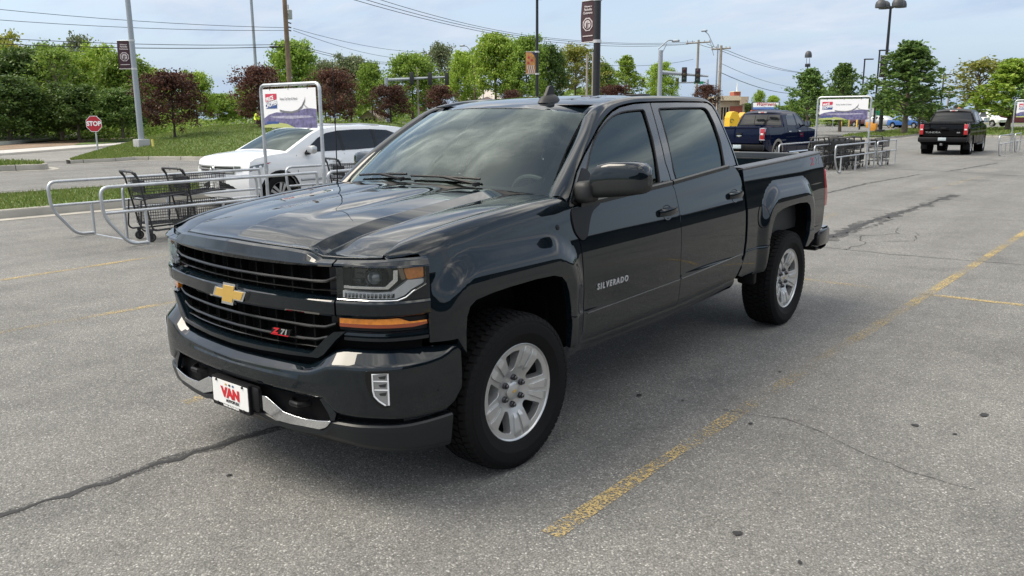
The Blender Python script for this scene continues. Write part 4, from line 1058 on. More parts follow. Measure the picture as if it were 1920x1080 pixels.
crack([(-2.63,15.4),(-2.71,18.8),(-2.40,23.3)],.06,TAR,.5,.03); crack([(-.9,7.9),(-.17,8.0),(.66,7.92),(2.16,8.05),(4.2,8.1)],.03,TAR2,.5,.015)
crack([(-4.6,25.6),(-1.83,25.08),(-.28,24.2),(2,24.0)],.06,TAR,.5,.03); crack([(-1.99,25.5),(-1.54,30.8)],.08,TAR,.5,.03)
crack([(1.45,1.40),(1.80,1.47),(2.02,1.40),(2.24,1.27),(2.54,1.15),(2.85,1.12)],.009,TAR2,.7,.012); crack([(.15,7.9),(.2,8.6),(-.05,9.3),(.3,9.9),(.15,10.6)],.02,TAR2,.6,.04); crack([(.35,9.0),(.7,9.3),(.5,10.2)],.02,TAR2,.6,.04)
crack([(-16,14),(-6,13.4),(-2,13.9)],.03,TAR2,.6,.05); crack([(2.0,17),(6,16.4),(12,17)],.04,TAR2,.6,.05)
# oil spots and small litter on the lot
m=MB(); rr=random.Random(5)
for u,v,s in ((1382,1002,.020),(1845,778,.03),(1407,795,.016),(1280,752,.014),(1198,742,.02),(1462,698,.012),(1500,1056,.012),(1715,798,.02),(1790,815,.012),(430,892,.012),(1000,842,.011)):
    p=flat(u,v); n=9; m.add([(p.x+s*rr.uniform(.5,1.2)*math.cos(2*math.pi*i/n),p.y+1.3*s*rr.uniform(.5,1.2)*math.sin(2*math.pi*i/n),.0055) for i in range(n)],[tuple(range(n))])
tag(m.build('asphalt_spots',TAR,None,None),None,None,kind='structure')
# kerb with rounded shoulder following a line; grass island on its inner side
def kerb(pts,h=.15,w=.16,closed=False):
    m=MB(); P=resample([tuple(p) for p in pts],.6,closed); n=len(P); rows=[[] for _ in range(6)]
    for i,p in enumerate(P):
        a=P[(i-1)%n] if closed or i>0 else p; b=P[(i+1)%n] if closed or i<n-1 else p; tx,ty=b[0]-a[0],b[1]-a[1]; l=math.hypot(tx,ty) or 1; nx,ny=-ty/l,tx/l
        for k,(o,z) in enumerate(((-.33,.006),(0,.008),(.015,h-.03),(.04,h),(w,h+.005),(w,-.02))): rows[k].append((p[0]+nx*o,p[1]+ny*o,z))
    m.grid(rows,closed); o=tag(m.build('kerb',CONC,None,40),None,None,kind='structure')
    j=MB()
    for i in range(2,n-1,5):
        for k in range(2):
            pass
        a=Vector(rows[0][i]);  Q=[Vector(rows[k][i]) for k in range(5)]; t=(Vector(rows[0][i+1])-a).normalized()*.012
        up=Vector((0,0,.0035)); out_=(Q[0]-Q[4]); out_.z=0; out_.normalize(); out_*=.003
        P_=[q+up+out_ for q in Q]; j.grid([[tuple(q-t) for q in P_],[tuple(q+t) for q in P_]])
    if j.v: tag(j.build('kerb_joint',MATS['kerb_joint_dark'] if 'kerb_joint_dark' in MATS else mat('kerb_joint_dark',(.06,.057,.05),rough=.9),None,None),None,None,kind='structure')
    return o
BL=bpy.data.materials.new('grass_blades'); BL.use_nodes=True
def leafmat(name,cols,trans=.35,rough=.55):
    "leaf colour varies card by card and tree by tree"
    if name in MATS: return MATS[name]
    m=bpy.data.materials.new(name); m.use_nodes=True; t=m.node_tree; L=t.links.new; b=t.nodes['Principled BSDF']
    g=t.nodes.new('ShaderNodeNewGeometry'); oi=t.nodes.new('ShaderNodeObjectInfo')
    r=t.nodes.new('ShaderNodeValToRGB'); L(g.outputs['Random Per Island'],r.inputs[0]); e=r.color_ramp.elements
    while len(e)<len(cols): e.new(.5)
    for i,(q,c) in enumerate(zip(e,cols)): q.position=i/(len(cols)-1); q.color=(*c,1)
    h=t.nodes.new('ShaderNodeHueSaturation'); L(r.outputs[0],h.inputs['Color'])
    mr=t.nodes.new('ShaderNodeMapRange'); mr.inputs['To Min'].default_value=.8; mr.inputs['To Max'].default_value=1.2; L(oi.outputs['Random'],mr.inputs[0]); L(mr.outputs[0],h.inputs['Value'])
    L(h.outputs[0],b.inputs['Base Color']); b.inputs['Roughness'].default_value=rough; b.inputs['Specular IOR Level'].default_value=.35
    tl=t.nodes.new('ShaderNodeBsdfTranslucent'); L(h.outputs[0],tl.inputs[0]); mx=t.nodes.new('ShaderNodeMixShader'); mx.inputs[0].default_value=trans
    L(b.outputs[0],mx.inputs[1]); L(tl.outputs[0],mx.inputs[2]); L(mx.outputs[0],t.nodes['Material Output'].inputs[0]); MATS[name]=m; return m
BLADE=leafmat('grass_blade',[(.075,.130,.018),(.13,.20,.032),(.18,.24,.05),(.23,.23,.08)],.3)
def blades(poly,n,h,zf,seed,w=.02,clump=1):
    rr=random.Random(seed); xs=[p[0] for p in poly]; ys=[p[1] for p in poly]; m=MB(); k=0; tries=0
    V=[];F=[]
    while k<n and tries<n*20:
        tries+=1; x=rr.uniform(min(xs),max(xs)); y=rr.uniform(min(ys),max(ys))
        if not inside((x,y),poly): continue
        k+=1; z=zf(x,y)
        for c in range(clump):
            a=rr.uniform(0,6.28); hh=h*rr.uniform(.5,1.15); lx,ly=rr.uniform(-.5,.5)*hh,rr.uniform(-.5,.5)*hh; xx=x+rr.uniform(-.05,.05)*clump; yy=y+rr.uniform(-.05,.05)*clump
            j=len(V); V+=[(xx-w*math.cos(a),yy-w*math.sin(a),z),(xx+w*math.cos(a),yy+w*math.sin(a),z),(xx+lx,yy+ly,z+hh)]; F.append((j,j+1,j+2))
    m.v=V; m.f=F; m.m=[0]*len(F); return m
def grass_bed(poly,z,name='lawn'):
    sheet(name,poly,z,GRASS)
# near strip behind the kerb, x from -12.9 to -16.5
kp=[(-12.8,-14),(-12.8,19.0),(-13.2,20.4),(-14.6,21.2)]
kerb(kp); strip_=[(-12.95,-14),(-12.95,19),(-13.3,20.2),(-14.6,20.9),(-16.3,20.4),(-16.6,19),(-16.6,-14)]
grass_bed(strip_,.13); kerb([(-14.6,21.2),(-16.3,20.8),(-16.85,19.5),(-16.85,-14)],.15)
tag(blades([(-12.9,-4),(-12.9,14),(-16.7,14),(-16.7,-4)],30000,.085,lambda x,y:.12,1,.012).build('grass_strip',BLADE,None,None),None,None,kind='stuff')
# small island across the lane, left edge of the picture
ip=[tuple(flat(u,v)[:2]) for u,v in ((-140,336),(0,322),(60,319.5),(86,318.6),(92,316.5),(84,314.5),(0,312),(-140,312))]
ip=ip[::-1] if area2(ip)<0 else ip
kerb(ip,.2,.25,True); sheet('lawn',[(p[0]*.9+sum(q[0] for q in ip)/len(ip)*.1,p[1]*.9+sum(q[1] for q in ip)/len(ip)*.1) for p in ip],.20,GRASS)
tag(blades([(p[0]*.9+sum(q[0] for q in ip)/len(ip)*.1,p[1]*.9+sum(q[1] for q in ip)/len(ip)*.1) for p in ip],2500,.14,lambda x,y:.2,2,.03).build('grass_island',BLADE,None,None),None,None,kind='stuff')
# grassy bank: near edge at the kerb, crest behind the white car
bank_k=[(132,300.5),(165,299),(205,297.5),(255,294),(320,293.5),(385,294),(460,294),(560,293),(700,292),(860,290)]
crest=[(132,299),(165,288),(205,276),(255,264),(300,252),(350,243.5),(400,236.5),(480,233),(600,231),(740,230),(800,250),(860,289)]
def bank_row(u,t):
    vk=lin(bank_k,u); vc=lin(crest,u); a=flat(u,vk,0.14); Dk=(a-CP).dot(CF); Dc=Dk+lin([(132,2),(205,9),(300,15),(400,18),(740,20),(860,3)],u)
    b=at(u,vc,Dc)
    if t<=1: 
        s=math.sin(t*math.pi/2)**1.15; p=a.lerp(b,t); p.z=a.z+(b.z-a.z)*s; return p
    q=b+(b-a).normalized()*(t-1)*(14 if u>300 else .5); q.z=b.z-(t-1)**2*max(0,b.z-.1)*1.0 if u>300 else max(-.15,b.z-(t-1)*3); return q
us=[132+i*(860-132)/60 for i in range(61)]; ts=[i/14 for i in range(15)]+[1.15,1.4,1.7,2.0]
m=MB(); m.grid([[tuple(bank_row(u,t)) for u in us] for t in ts]); bank=tag(m.build('grass_bank',GRASS,None,60),None,None,kind='structure')
kq=[]
for u in us:
    a=flat(u,lin(bank_k,u),.14); d_=(CP-a); d_.z=0; d_.normalize(); kq.append((a.x+d_.x*.10,a.y+d_.y*.10))
kerb(kq,.15,.35)
rr=random.Random(11); V=[];F=[]
for i in range(48000):
    u=rr.uniform(133,860) if i%3 else rr.uniform(133,520); t=rr.random()**1.2*1.05; p=bank_row(u,t); a=rr.uniform(0,6.28); h=.085*rr.uniform(.5,1.1); w=.022; j=len(V)
    V+=[(p.x-w*math.cos(a),p.y-w*math.sin(a),p.z-.01),(p.x+w*math.cos(a),p.y+w*math.sin(a),p.z-.01),(p.x+rr.uniform(-.05,.05),p.y+rr.uniform(-.05,.05),p.z+h)]; F.append((j,j+1,j+2))
m=MB(); m.v=V; m.f=F; m.m=[0]*len(F); tag(m.build('grass_on_bank',BLADE,None,None),None,None,kind='stuff')
# far street on the left, its gutters, dirt verge and concrete edge
def uvsheet(name,top,bot,z,mt,zt=None):
    zt=None; n=24; m=MB(); u0,u1=bot[0][0],bot[-1][0]
    rows=[[],[]]
    for i in range(n+1):
        u=u0+(u1-u0)*i/n; rows[0].append(tuple(flat(u,lin(bot,u),z))); rows[1].append(tuple(flat(u,lin(top,u),z if zt is None else zt)))
    m.grid(rows); return tag(m.build(name,mt,None,None),None,None,kind='structure')
uvsheet('street',[(-300,296),(0,284),(120,278),(215,272),(330,262)],[(-300,330),(0,311),(90,304),(132,301),(330,290)],.008,ROADM)
uvsheet('gutter',[(-300,302),(0,289),(215,272.5),(330,263)],[(-300,306),(0,292),(215,275),(330,265)],.014,mat('dark_gutter',(.10,.098,.09),rough=.9,var=.2))
uvsheet('sidewalk',[(-300,294),(0,281.5),(130,272.5),(240,265),(330,258)],[(-300,300),(0,288),(215,271.5),(330,262)],.02,mat('pale_concrete',(.42,.41,.39),rough=.85,var=.1,vscale=.5))
uvsheet('dirt_verge',[(-300,286),(0,273),(100,265),(300,251),(420,243)],[(-300,294),(0,281.5),(130,272.5),(240,265),(420,254)],.03,DIRT,.5)
uvsheet('verge_grass',[(140,270.5),(175,263.5),(215,261.5),(240,259),(300,255)],[(140,271.5),(175,270),(215,267.5),(240,264),(300,259)],.05,GRASS,.26)
a=[flat(u,v,.0) for u,v in ((-200,286),(8,271.5),(100,263),(200,255.5),(300,249),(420,241))]
m=MB(); m.grid([[(p.x,p.y,-.05) for p in a],[(p.x,p.y,.24) for p in a],[(p.x-.4,p.y+.5,.25) for p in a],[(p.x-.4,p.y+.5,.0) for p in a]]); tag(m.build('kerb_wall',mat('bright_concrete',(.50,.49,.47),rough=.8,var=.1),None,30),'long low pale concrete edging wall above the bare dirt at the woods','wall')
b=[flat(u,v,.0) for u,v in ((-500,286),(0,271),(420,240.5),(900,238))]
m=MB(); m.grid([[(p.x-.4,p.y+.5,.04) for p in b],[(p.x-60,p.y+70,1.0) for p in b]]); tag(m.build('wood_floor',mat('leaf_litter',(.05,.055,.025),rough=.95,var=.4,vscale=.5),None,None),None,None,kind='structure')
# right-hand grass islands
r1=[tuple(flat(u,v)[:2]) for u,v in ((1578,259),(1600,261.5),(1640,262),(1690,258.5),(1722,254),(1730,246),(1700,243.5),(1665,248),(1625,252),(1590,256))]
r1=r1 if area2(r1)>0 else r1[::-1]
kerb(r1,.15,.25,True); sheet('lawn',r1,.14,GRASS); tag(blades(r1,5000,.16,lambda x,y:.14,5,.05).build('grass_island',BLADE,None,None),None,None,kind='stuff')
r2=[tuple(flat(u,v)[:2]) for u,v in ((1828,257),(1960,258),(2200,260),(2200,241),(1960,241),(1828,242))]
r2=r2 if area2(r2)>0 else r2[::-1]
kerb(r2,.15,.25,True); sheet('lawn',r2,.14,GRASS); tag(blades(r2,6000,.2,lambda x,y:.14,6,.06).build('grass_island',BLADE,None,None),None,None,kind='stuff')
r3=[tuple(flat(u,v,0)[:2]) for u,v in ((1660,246.5),(1728,247.5),(1728,243),(1660,242.5))]
# ------------------------------------------------------------------ other vehicles
DGLASS=mat('dark_car_glass',(.012,.014,.016),rough=.04,coat=0,spec=.5)
WPAINT=mat('white_car_paint',(.72,.73,.74),rough=.3,coat=1,coat_rough=.02)
BLUEP=mat('deep_blue_paint',(.004,.008,.028),rough=.4,coat=.5,coat_rough=.015,spec=0.)
BLKP=mat('black_car_paint',(.003,.003,.0035),rough=.4,coat=.45,coat_rough=.015,spec=0.)
def arc(cy,r,zb,n=14):
    return [(cy-r*math.cos(math.pi*i/n),max(zb,.385+r*math.sin(math.pi*i/n))) for i in range(n+1)]
_WB={}
def bg_wheel(parent,x,y,r,side,rim=None):
    k=(round(r,3),rim.name if rim else 'r')
    if k not in _WB:
        M=Matrix.Rotation(R(90),4,'Y'); t=MB(); t.lathe([(r*.64,-.09),(r*.9,-.12),(r*.985,-.11),(r,-.09),(r,.09),(r*.985,.11),(r*.9,.125),(r*.66,.115),(r*.63,.10)],40,M)
        f=MB(); f.lathe([(r*.60,.03),(r*.62,.10),(r*.66,.112)],36,M)
        for i in range(5):
            a=2*math.pi*i/5; A=Matrix.Rotation(a,4,'X')
            for s_ in (-.13,.13): f.add([A@Vector(p) for p in ((.095,r*.12,r*s_*.6-.02),(.095,r*.12,r*s_*.6+.02),(.088,r*.62,r*s_+.03),(.088,r*.62,r*s_-.03))],[(0,1,2,3)])
        f.lathe([(r*.17,.07),(r*.16,.10),(0,.105)],16,M); f.lathe([(0,.02),(r*.6,.02)],24,M); f.m[-24:]=[1]*24
        _WB[k]=(t,f)
    t,f=_WB[k]; w=t.build('wheel',RUBBER,parent,40); g=f.build('rim',[rim or SILVER,VOID],w,40)
    w.location=(x,y,r); w.rotation_euler=(0,0,0 if side>0 else math.pi); return w
class Car:
    def __init__(s,name,label,cat,loc,rz,W,zsh,paint,group=None):
        s.root=thing(name,label,cat,loc,rz,group); s.W=W; s.zsh=zsh; s.p=paint
    def X(s,y,z): return interp(s.W,y)*interp(s.zsh,z)
    def side(s,poly,name,mt=None,off=0.,holes=(),res=.07,depth=.03,edge=.012,parent=None):
        f=patch(lambda y,z:(s.X(y,z)+off,y,z),poly,holes,res,depth,edge); a=f.build(name,mt or s.p,parent or s.root); b=f.mirrored().build(name,mt or s.p,parent or s.root); return a,b
    def strip(s,line,name,mt=None,bulge=.04,n=16,fr=1.,off=0.,parent=None,sharp=40,full=None):
        "skin across the car along an outline line [(y,z)]"
        rows=[]
        for i,(y,z) in enumerate(line):
            L_=full or line; j=L_.index((y,z)) if full else i; a=L_[max(0,j-1)];b=L_[min(len(L_)-1,j+1)]; ty,tz=b[0]-a[0],b[1]-a[1]; l=math.hypot(ty,tz) or 1; ny,nz=-tz/l,ty/l
            xe=s.X(y,z)-.004; bu=bulge[i] if isinstance(bulge,(list,tuple)) else bulge
            rows.append([(xe*fr*k/n*2-xe*fr,y+ny*(bu*(1-(fr*(2*k/n-1))**2)+off),z+nz*(bu*(1-(fr*(2*k/n-1))**2)+off)) for k in range(n+1)])
        m=MB(); m.grid(rows); return m.build(name,mt or s.p,parent or s.root,sharp)
    def blk(s,x0,x1,y0,y1,z0,z1,name,mt,b=.02,mir=False,parent=None):
        m=MB(); m.bbox(x0,x1,y0,y1,z0,z1,b); o=m.build(name,mt,parent or s.root,40)
        if mir: m.mirrored().build(name,mt,parent or s.root,40)
        return o
# --- white SUV beside the near cart corral
p_=flat(524,384); SUVL=(-11.0,5.55,-.10)
W=[(0,.60),(.06,.70),(.16,.80),(.35,.89),(.7,.945),(1.2,.962),(3.6,.962),(4.3,.93),(4.65,.86),(4.85,.74)]
Z=[(.25,.95),(.5,.985),(.75,1.0),(.95,.985),(1.08,.955),(1.14,.93),(1.4,.85),(1.62,.755),(1.70,.70),(1.76,.64)]
s=Car('suv','white three row SUV parked beside the near cart corral','SUV',SUVL,0,W,Z,WPAINT)
top=[(.38,1.03),(.50,1.09),(.78,1.135),(1.20,1.172),(1.55,1.35),(1.90,1.52),(2.12,1.60),(2.5,1.645),(3.0,1.66),(3.5,1.655),(4.0,1.645),(4.42,1.615)]
rear=[(4.42,1.615),(4.55,1.45),(4.66,1.22),(4.74,1.05),(4.78,.85),(4.76,.60),(4.70,.42)]
frontl=[(.37,.34),(.33,.48),(.32,.65),(.335,.85),(.38,1.03)]
fullL=frontl+top[1:]+rear[1:]
bot=[(4.70,.42),(4.55,.36)]+arc(3.76,.43,.36)[::-1]+[(3.2,.27),(1.5,.27)]+arc(.98,.43,.30)[::-1]+[(.50,.32),(.37,.34)]
s.side(frontl+top[1:]+rear[1:]+bot[1:-1],'body',off=0)
s.strip(frontl,'front_fascia',bulge=[.12,.15,.16,.15,.09],full=fullL); s.strip(top[:4],'hood',bulge=[.09,.06,.04,.04],full=fullL); s.strip(top[3:7],'windshield_frame',bulge=[.04,.06,.06,.05],full=fullL); s.strip(top[6:],'roof',bulge=.05,full=fullL); s.strip(rear,'tailgate',bulge=.05,full=fullL)
s.strip([(1.24,1.187),(1.55,1.35),(1.90,1.52),(2.06,1.578)],'windshield',DGLASS if False else glass('suv_windshield',(.55,.66,.62),.16,refl=.7),bulge=[.04,.06,.06,.05],fr=.90,off=.006)
s.side([(1.62,1.165),(1.78,1.29),(2.02,1.44),(2.26,1.53),(2.6,1.575),(3.0,1.59),(3.5,1.59),(3.95,1.565),(4.20,1.49),(4.36,1.38),(4.40,1.28),(4.0,1.215),(3.0,1.18)],'side_window',DGLASS,.006,res=.1,depth=0)
for y in (2.60,3.52): s.side([(y-.03,1.17),(y+.05,1.17),(y+.03,1.575),(y-.05,1.575)],'window_pillar',GLB,.009,res=.1,depth=0)
for y in (1.38,2.58,3.56): 
    m=MB(); m.tube([(s.X(y+d,z)+.001,y+d,z) for z,d in ((.42,0),(.8,.01),(1.12,.03))],.005,4); both(m,'door_seam',VOID,s.root)
for y in (2.38,3.35): m=MB(); m.bbox(s.X(y,.98)-.01,s.X(y,.98)+.035,y-.11,y+.11,.955,.99,.012); both(m,'door_handle',WPAINT,s.root)
m=MB(); m.tube([(s.X(y,.62)+.004,y,.62+.02*math.sin(y)) for y in [1.45+.1*i for i in range(19)]],.022,6); both(m,'side_moulding',mat('silver_moulding',(.35,.36,.37),rough=.3,metal=.6),s.root)
s.side([(.44,.42)]+arc(.98,.47,.33)+[(1.44,.28)]+[(y,z) for y,z in arc(.98,.425,.31)[::-1]]+[(.50,.31)],'wheel_arch_trim',BLACKP,.006,res=.06,depth=0)
# mirror, lamps, grille
m=MB(); m.bbox(.94,1.14,1.62,1.76,1.14,1.30,.05); both(m,'side_mirror',SILVER,s.root); m=MB(); m.bbox(.90,1.0,1.60,1.70,1.12,1.17,.02); both(m,'mirror_foot',BLACKP,s.root)
m=patch(lambda y,z:(s.X(y,z)+.006,y,z),[(.345,.85),(.40,.865),(.62,.93),(.80,1.01),(.68,1.0),(.50,.975),(.35,.945)],(),.04,0); hl_=both(m,'headlight',mat('smoked_headlight',(.10,.11,.115),rough=.08,coat=1),s.root)
for cy_ in (.44,.56): m=MB(); m.lathe([(.032,0),(.028,.012),(0,.016)],14,Matrix.Translation((s.X(cy_,.91)+.004,cy_,.895+.12*(cy_-.3)))@rot_to((1,-.5,0))); both(m,'lamp_reflector',LENSW,s.root)
m=patch(lambda y,z:(s.X(y,z)+.009,y,z),[(.66,.95),(.80,1.01),(.72,1.0),(.66,.98)],(),.04,0); both(m,'side_reflector',REDL,s.root)
def fy(x,b=.16,y0=.335): return y0-b*(1-(x/.80)**2)
def fpan(x0,x1,z0,z1,o,n=12): 
    m=MB(); m.grid([[(x0+(x1-x0)*i/n,fy(x0+(x1-x0)*i/n)-o,z) for i in range(n+1)] for z in (z0,z1)]); return m
fpan(-.56,.56,.80,.95,.035).build('grille',GLB,s.root,None); fpan(-.60,.60,.52,.70,.016).build('lower_grille',BLACKP,s.root,None)
for z in (.815,.873,.93): fpan(-.56,.56,z,z+.022,.045).build('grille_bar',SILVER,s.root,None)
for sg in (-1,1): fpan(sg*.57,sg*.72,.86,.95,.036).build('headlight',MATS['smoked_headlight'],s.root,None)
for sg in (-1,1): fpan(sg*.60,sg*.74,.50,.68,.012).build('fog_recess',BLACKP,s.root,None)
m=MB(); m.tube([(.085*math.cos(a),+.112,.875+.055*math.sin(a)) for a in [i*math.pi/10 for i in range(20)]],.008,6,closed=True); m.tube([(.04*math.cos(a),+.112,.875+.05*math.sin(a)) for a in [i*math.pi/10 for i in range(20)]],.007,6,closed=True); m.tube([(.06*math.cos(a),+.112,.90+.02*math.sin(a)) for a in [i*math.pi/10 for i in range(20)]],.007,6,closed=True); m.build('emblem',CHROME,s.root)
m=MB(); m.box(-.155,.155,-.0+.135,.14,.53,.66); m.build('licence_plate',WHITE,s.root,None)
m=MB(); m.tube([(.60,1.95,1.62),(.62,2.2,1.68),(.60,3.3,1.705),(.56,3.9,1.67)],.015,6); both(m,'roof_rail',SILVER,s.root)
m=MB(); m.bbox(-.62,.62,4.36,4.66,1.565,1.605,.015); m.build('rear_spoiler',WPAINT,s.root,40)
m=patch(lambda y,z:(s.X(y,z)+.008,y,z),[(4.45,.95),(4.70,.93),(4.66,1.12),(4.5,1.08)],(),.05,0); both(m,'tail_light',REDL,s.root)
m=MB(); m.box(-.80,.80,.5,4.5,.30,.9); m.box(-.86,.86,1.4,4.4,.9,.95); m.build('cabin_floor',VOID,s.root,None)
for x in (-.36,.36): s.blk(x-.22,x+.22,2.2,2.35,.95,1.45,'seat',CLOTH,.05)
for y in (.98,3.76):
    for sg in (1,-1): bg_wheel(s.root,sg*.835,y,.38,sg)
m=MB(); m.lathe([(.43,0),(.43,-.3)],24,Matrix.Translation((.93,.98,.38))@Matrix.Rotation(R(90),4,'Y')); both(m,'wheel_well',VOID,s.root)
# --- pickups seen from behind
def pickup(name,label,loc,rz,paint,k,lamp,text=None):
    W=[(0,.62),(.08,.74),(.2,.86),(.45,.95),(.9,.985),(5.4,.985),(5.7,.965),(5.84,.93)]
    Z=[(.3,.95),(.5,.985),(.8,1.0),(1.1,.99),(1.25,.965),(1.38,.935),(1.6,.85),(1.80,.755),(1.90,.68),(1.96,.62)]
    s=Car(name,label,'pickup truck',loc,rz,W,Z,paint); h=k['h']; rail=k['rail']
    low=[(.18,.45),(.14,.75),(.18,1.0),(.30,1.15),(1.40,rail-.06),(3.98,rail-.0)]
    arches=lambda c: arc(c,.47,.42)[::-1]
    s.side(low+[(3.98,.42),(3.0,.40),(1.6,.40)]+arches(.95)+[(.45,.46)],'body')
    s.side([(4.01,.45),(4.01,rail),(5.78,rail+.02),(5.84,1.2),(5.83,.75),(5.70,.60)]+arches(4.65),'bed_side')
    s.strip([(.18,.45),(.14,.75),(.18,1.0),(.30,1.15)],'front_fascia',bulge=.14); s.strip([(.30,1.15),(.8,1.22),(1.40,rail-.06)],'hood',bulge=[.13,.06,.04])
    cab=[(1.45,rail-.05),(1.8,1.52),(2.15,1.78),(2.35,h-.05),(2.7,h),(3.3,h),(3.66,h-.03),(3.83,h-.10),(3.915,1.60),(3.98,rail)]
    s.side(cab+[(3.98,rail-.01),(1.45,rail-.07)],'cab',res=.08)
    s.strip(cab[:4],'windshield',DGLASS,bulge=.06); s.strip(cab[3:8],'roof',bulge=.05); s.strip(cab[7:],'cab_back_wall',bulge=.02)
    s.strip([(3.846,h-.15),(3.915,1.60),(3.968,rail+.05)],'rear_window',DGLASS,bulge=.02,fr=.90,off=.008)
    if k.get('split'):
        for x in (-.24,.24): m=MB(); m.tube([(x,3.875,h-.15),(x,3.945,1.60),(x,3.998,rail+.05)],.012,4); m.build('window_divider',BLACKP,s.root)
    s.blk(-.16,.16,3.72,3.84,h-.075,h-.03,'high_brake_light',mat('brake_lamp_white',(.75,.72,.72),rough=.2),.01); s.blk(-.06,.06,3.835,3.848,h-.07,h-.038,'brake_lens',REDL,.004)
    s.side([(2.0,rail+.03),(2.18,1.62),(2.32,h-.16),(2.62,h-.10),(2.66,rail+.03)],'front_side_window',DGLASS,.006,res=.1,depth=0)
    s.side([(2.78,rail+.03),(2.76,h-.10),(3.30,h-.11),(3.55,h-.2),(3.66,rail+.05)],'rear_side_window',DGLASS,.006,res=.1,depth=0)
    for y in (1.62,2.70,3.72): m=MB(); m.tube([(s.X(y,z)+.002,y,z) for z in (.48,.8,1.1,rail-.03)],.006,4); both(m,'door_seam',VOID,s.root)
    for y in (2.50,3.50): m=MB(); m.bbox(s.X(y,1.18)-.01,s.X(y,1.18)+.035,y-.1,y+.1,1.155,1.195,.012); both(m,'door_handle',CHROME if k.get('chrome') else paint,s.root)
    # bed
    m=MB(); m.box(-.80,.80,4.0,5.78,.80,.84)
    for sg in (-1,1): m.box(min(sg*.80,sg*.90),max(sg*.80,sg*.90),4.02,5.76,.84,rail-.01)
    m.build('bed_liner',BLACKP,s.root,None)
    m=MB(); m.grid([[(s.X(y,rail)-.11,y,rail+.012),(s.X(y,rail)+.004,y,rail+.012),(s.X(y,rail)+.006,y,rail-.02)] for y in (4.01,4.6,5.2,5.78)]); both(m,'bed_rail',BLACKP,s.root)
    tgt=s.blk(-.77,.77,5.74,5.86,.78,rail+.02,'tailgate',paint,.03); s.blk(-.75,.75,5.855,5.875,rail-.055,rail+.018,'tailgate_lip',paint,.008,parent=tgt)
    s.blk(-.60,.60,5.86,5.866,.82,.84,'tailgate_crease',paint,.002,parent=tgt)
    s.blk(-.12,.12,5.86,5.885,1.08,1.17,'tailgate_handle',BLACKP,.02,parent=tgt)
    if k.get('chrome'):
        m=MB(); m.lathe([(.10,0),(.09,.012),(0,.014)],24,Matrix.Translation((0,5.862,1.06))@Matrix.Scale(.45,4,(0,0,1))@Matrix.Rotation(R(-90),4,'X')); m.build('emblem',CHROME,tgt)
    z0,z1=lamp
    m=MB(); m.bbox(.775,.93,5.70,5.875,z0,z1,.02); both(m,'tail_light',REDL,s.root)
    m=MB(); m.bbox(.80,.90,5.87,5.882,(z0+z1)/2-.03,(z0+z1)/2+.03,.004); both(m,'reverse_lamp',mat('clear_lens',(.7,.7,.7),rough=.15),s.root)
    if k.get('chrome'):
        m=MB()
        for z in (z0,z1): m.bbox(.765,.94,5.70,5.880,z-.014,z+.014,.006)
        m.bbox(.765,.785,5.70,5.880,z0,z1,.006); both(m,'lamp_surround',CHROME,s.root)
    bm_=k.get('bumper',BLACKP); s.blk(-.95,.95,5.80,6.0,.55,.76,'rear_bumper',bm_,.04); s.blk(-.30,.30,5.99,6.005,.60,.74,'bumper_step',BLACKP,.004)
    s.blk(-.155,.155,6.0,6.008,.615,.745,'licence_plate',mat('blue_grey_plate',(.45,.52,.55),rough=.4),.002)
    s.blk(-.05,.05,5.9,6.12,.40,.50,'tow_hitch',mat('hitch_steel',(.2,.2,.2),rough=.35,metal=.8),.012)
    if text:
        LT=mat('pale_lettering',(.26,.27,.28),rough=.5)
        text_mb(text,.100,lambda a,b,h_:(.40-a,5.866+h_,.955+b),.006,bold=.001,xs=1.45).build('tailgate_lettering',LT,tgt,None)
        text_mb('4x4',.07,lambda a,b,h_:(-.60-a if False else .0-.58-a,5.866+h_,.955+b),.006,bold=.004,xs=1.2).build('tailgate_lettering',LT,tgt,None)
    m=MB(); m.bbox(1.0,1.22,1.98,2.10,1.34,1.56,.04); m.bbox(.92,1.04,2.0,2.06,1.36,1.43,.02); both(m,'side_mirror',BLACKP,s.root)
    m=MB(); m.add([(1.02,2.105,1.36),(1.20,2.105,1.36),(1.20,2.105,1.54),(1.02,2.105,1.54)],[(0,1,2,3)]); both(m,'mirror_glass',CHROME,s.root)
    if k.get('flare'):
        for c in (.95,4.65): s.side(arc(c,.55,.50)+arc(c,.465,.46)[::-1],'wheel_arch_flare',k['flare'],.012,res=.07,depth=.02)
    m=MB(); m.box(-.80,.80,.5,5.7,.42,.78); m.build('chassis',VOID,s.root,None)
    for c in (.95,4.65): m=MB(); m.lathe([(.475,0),(.475,-.35),(0,-.35)],24,Matrix.Translation((.95,c,.40))@Matrix.Rotation(R(90),4,'Y')); both(m,'wheel_well',VOID,s.root)
    m=MB(); m.tube([(1.0,1.6,.42),(1.0,3.6,.42)],.035,8); both(m,'running_board',CHROME if k.get('chrome') else BLACKP,s.root)
    m=MB(); m.bbox(.70,.96,5.14,5.17,.22,.55,.01); both(m,'mud_flap',BLACKP,s.root)
    for c in (.95,4.65):
        for sg in (1,-1): bg_wheel(s.root,sg*.83,c,.40,sg)
    return s
def rear_at(u,v,D):  # root (front bumper on the ground) of a vehicle facing +Y whose tailgate centre stands at pixel column u
    p=ground(u,D,0); return p
q=ground(1380,29.4,0); pickup('pickup_truck','dark blue pickup with chrome ringed tail lights parked beyond the bed of the nearest truck',(q.x,q.y+6.0,-.05),math.pi,BLUEP,dict(h=1.93,rail=1.36,split=True,chrome=True,flare=mat('tan_flare',(.22,.20,.17),rough=.5)),(.92,1.32))
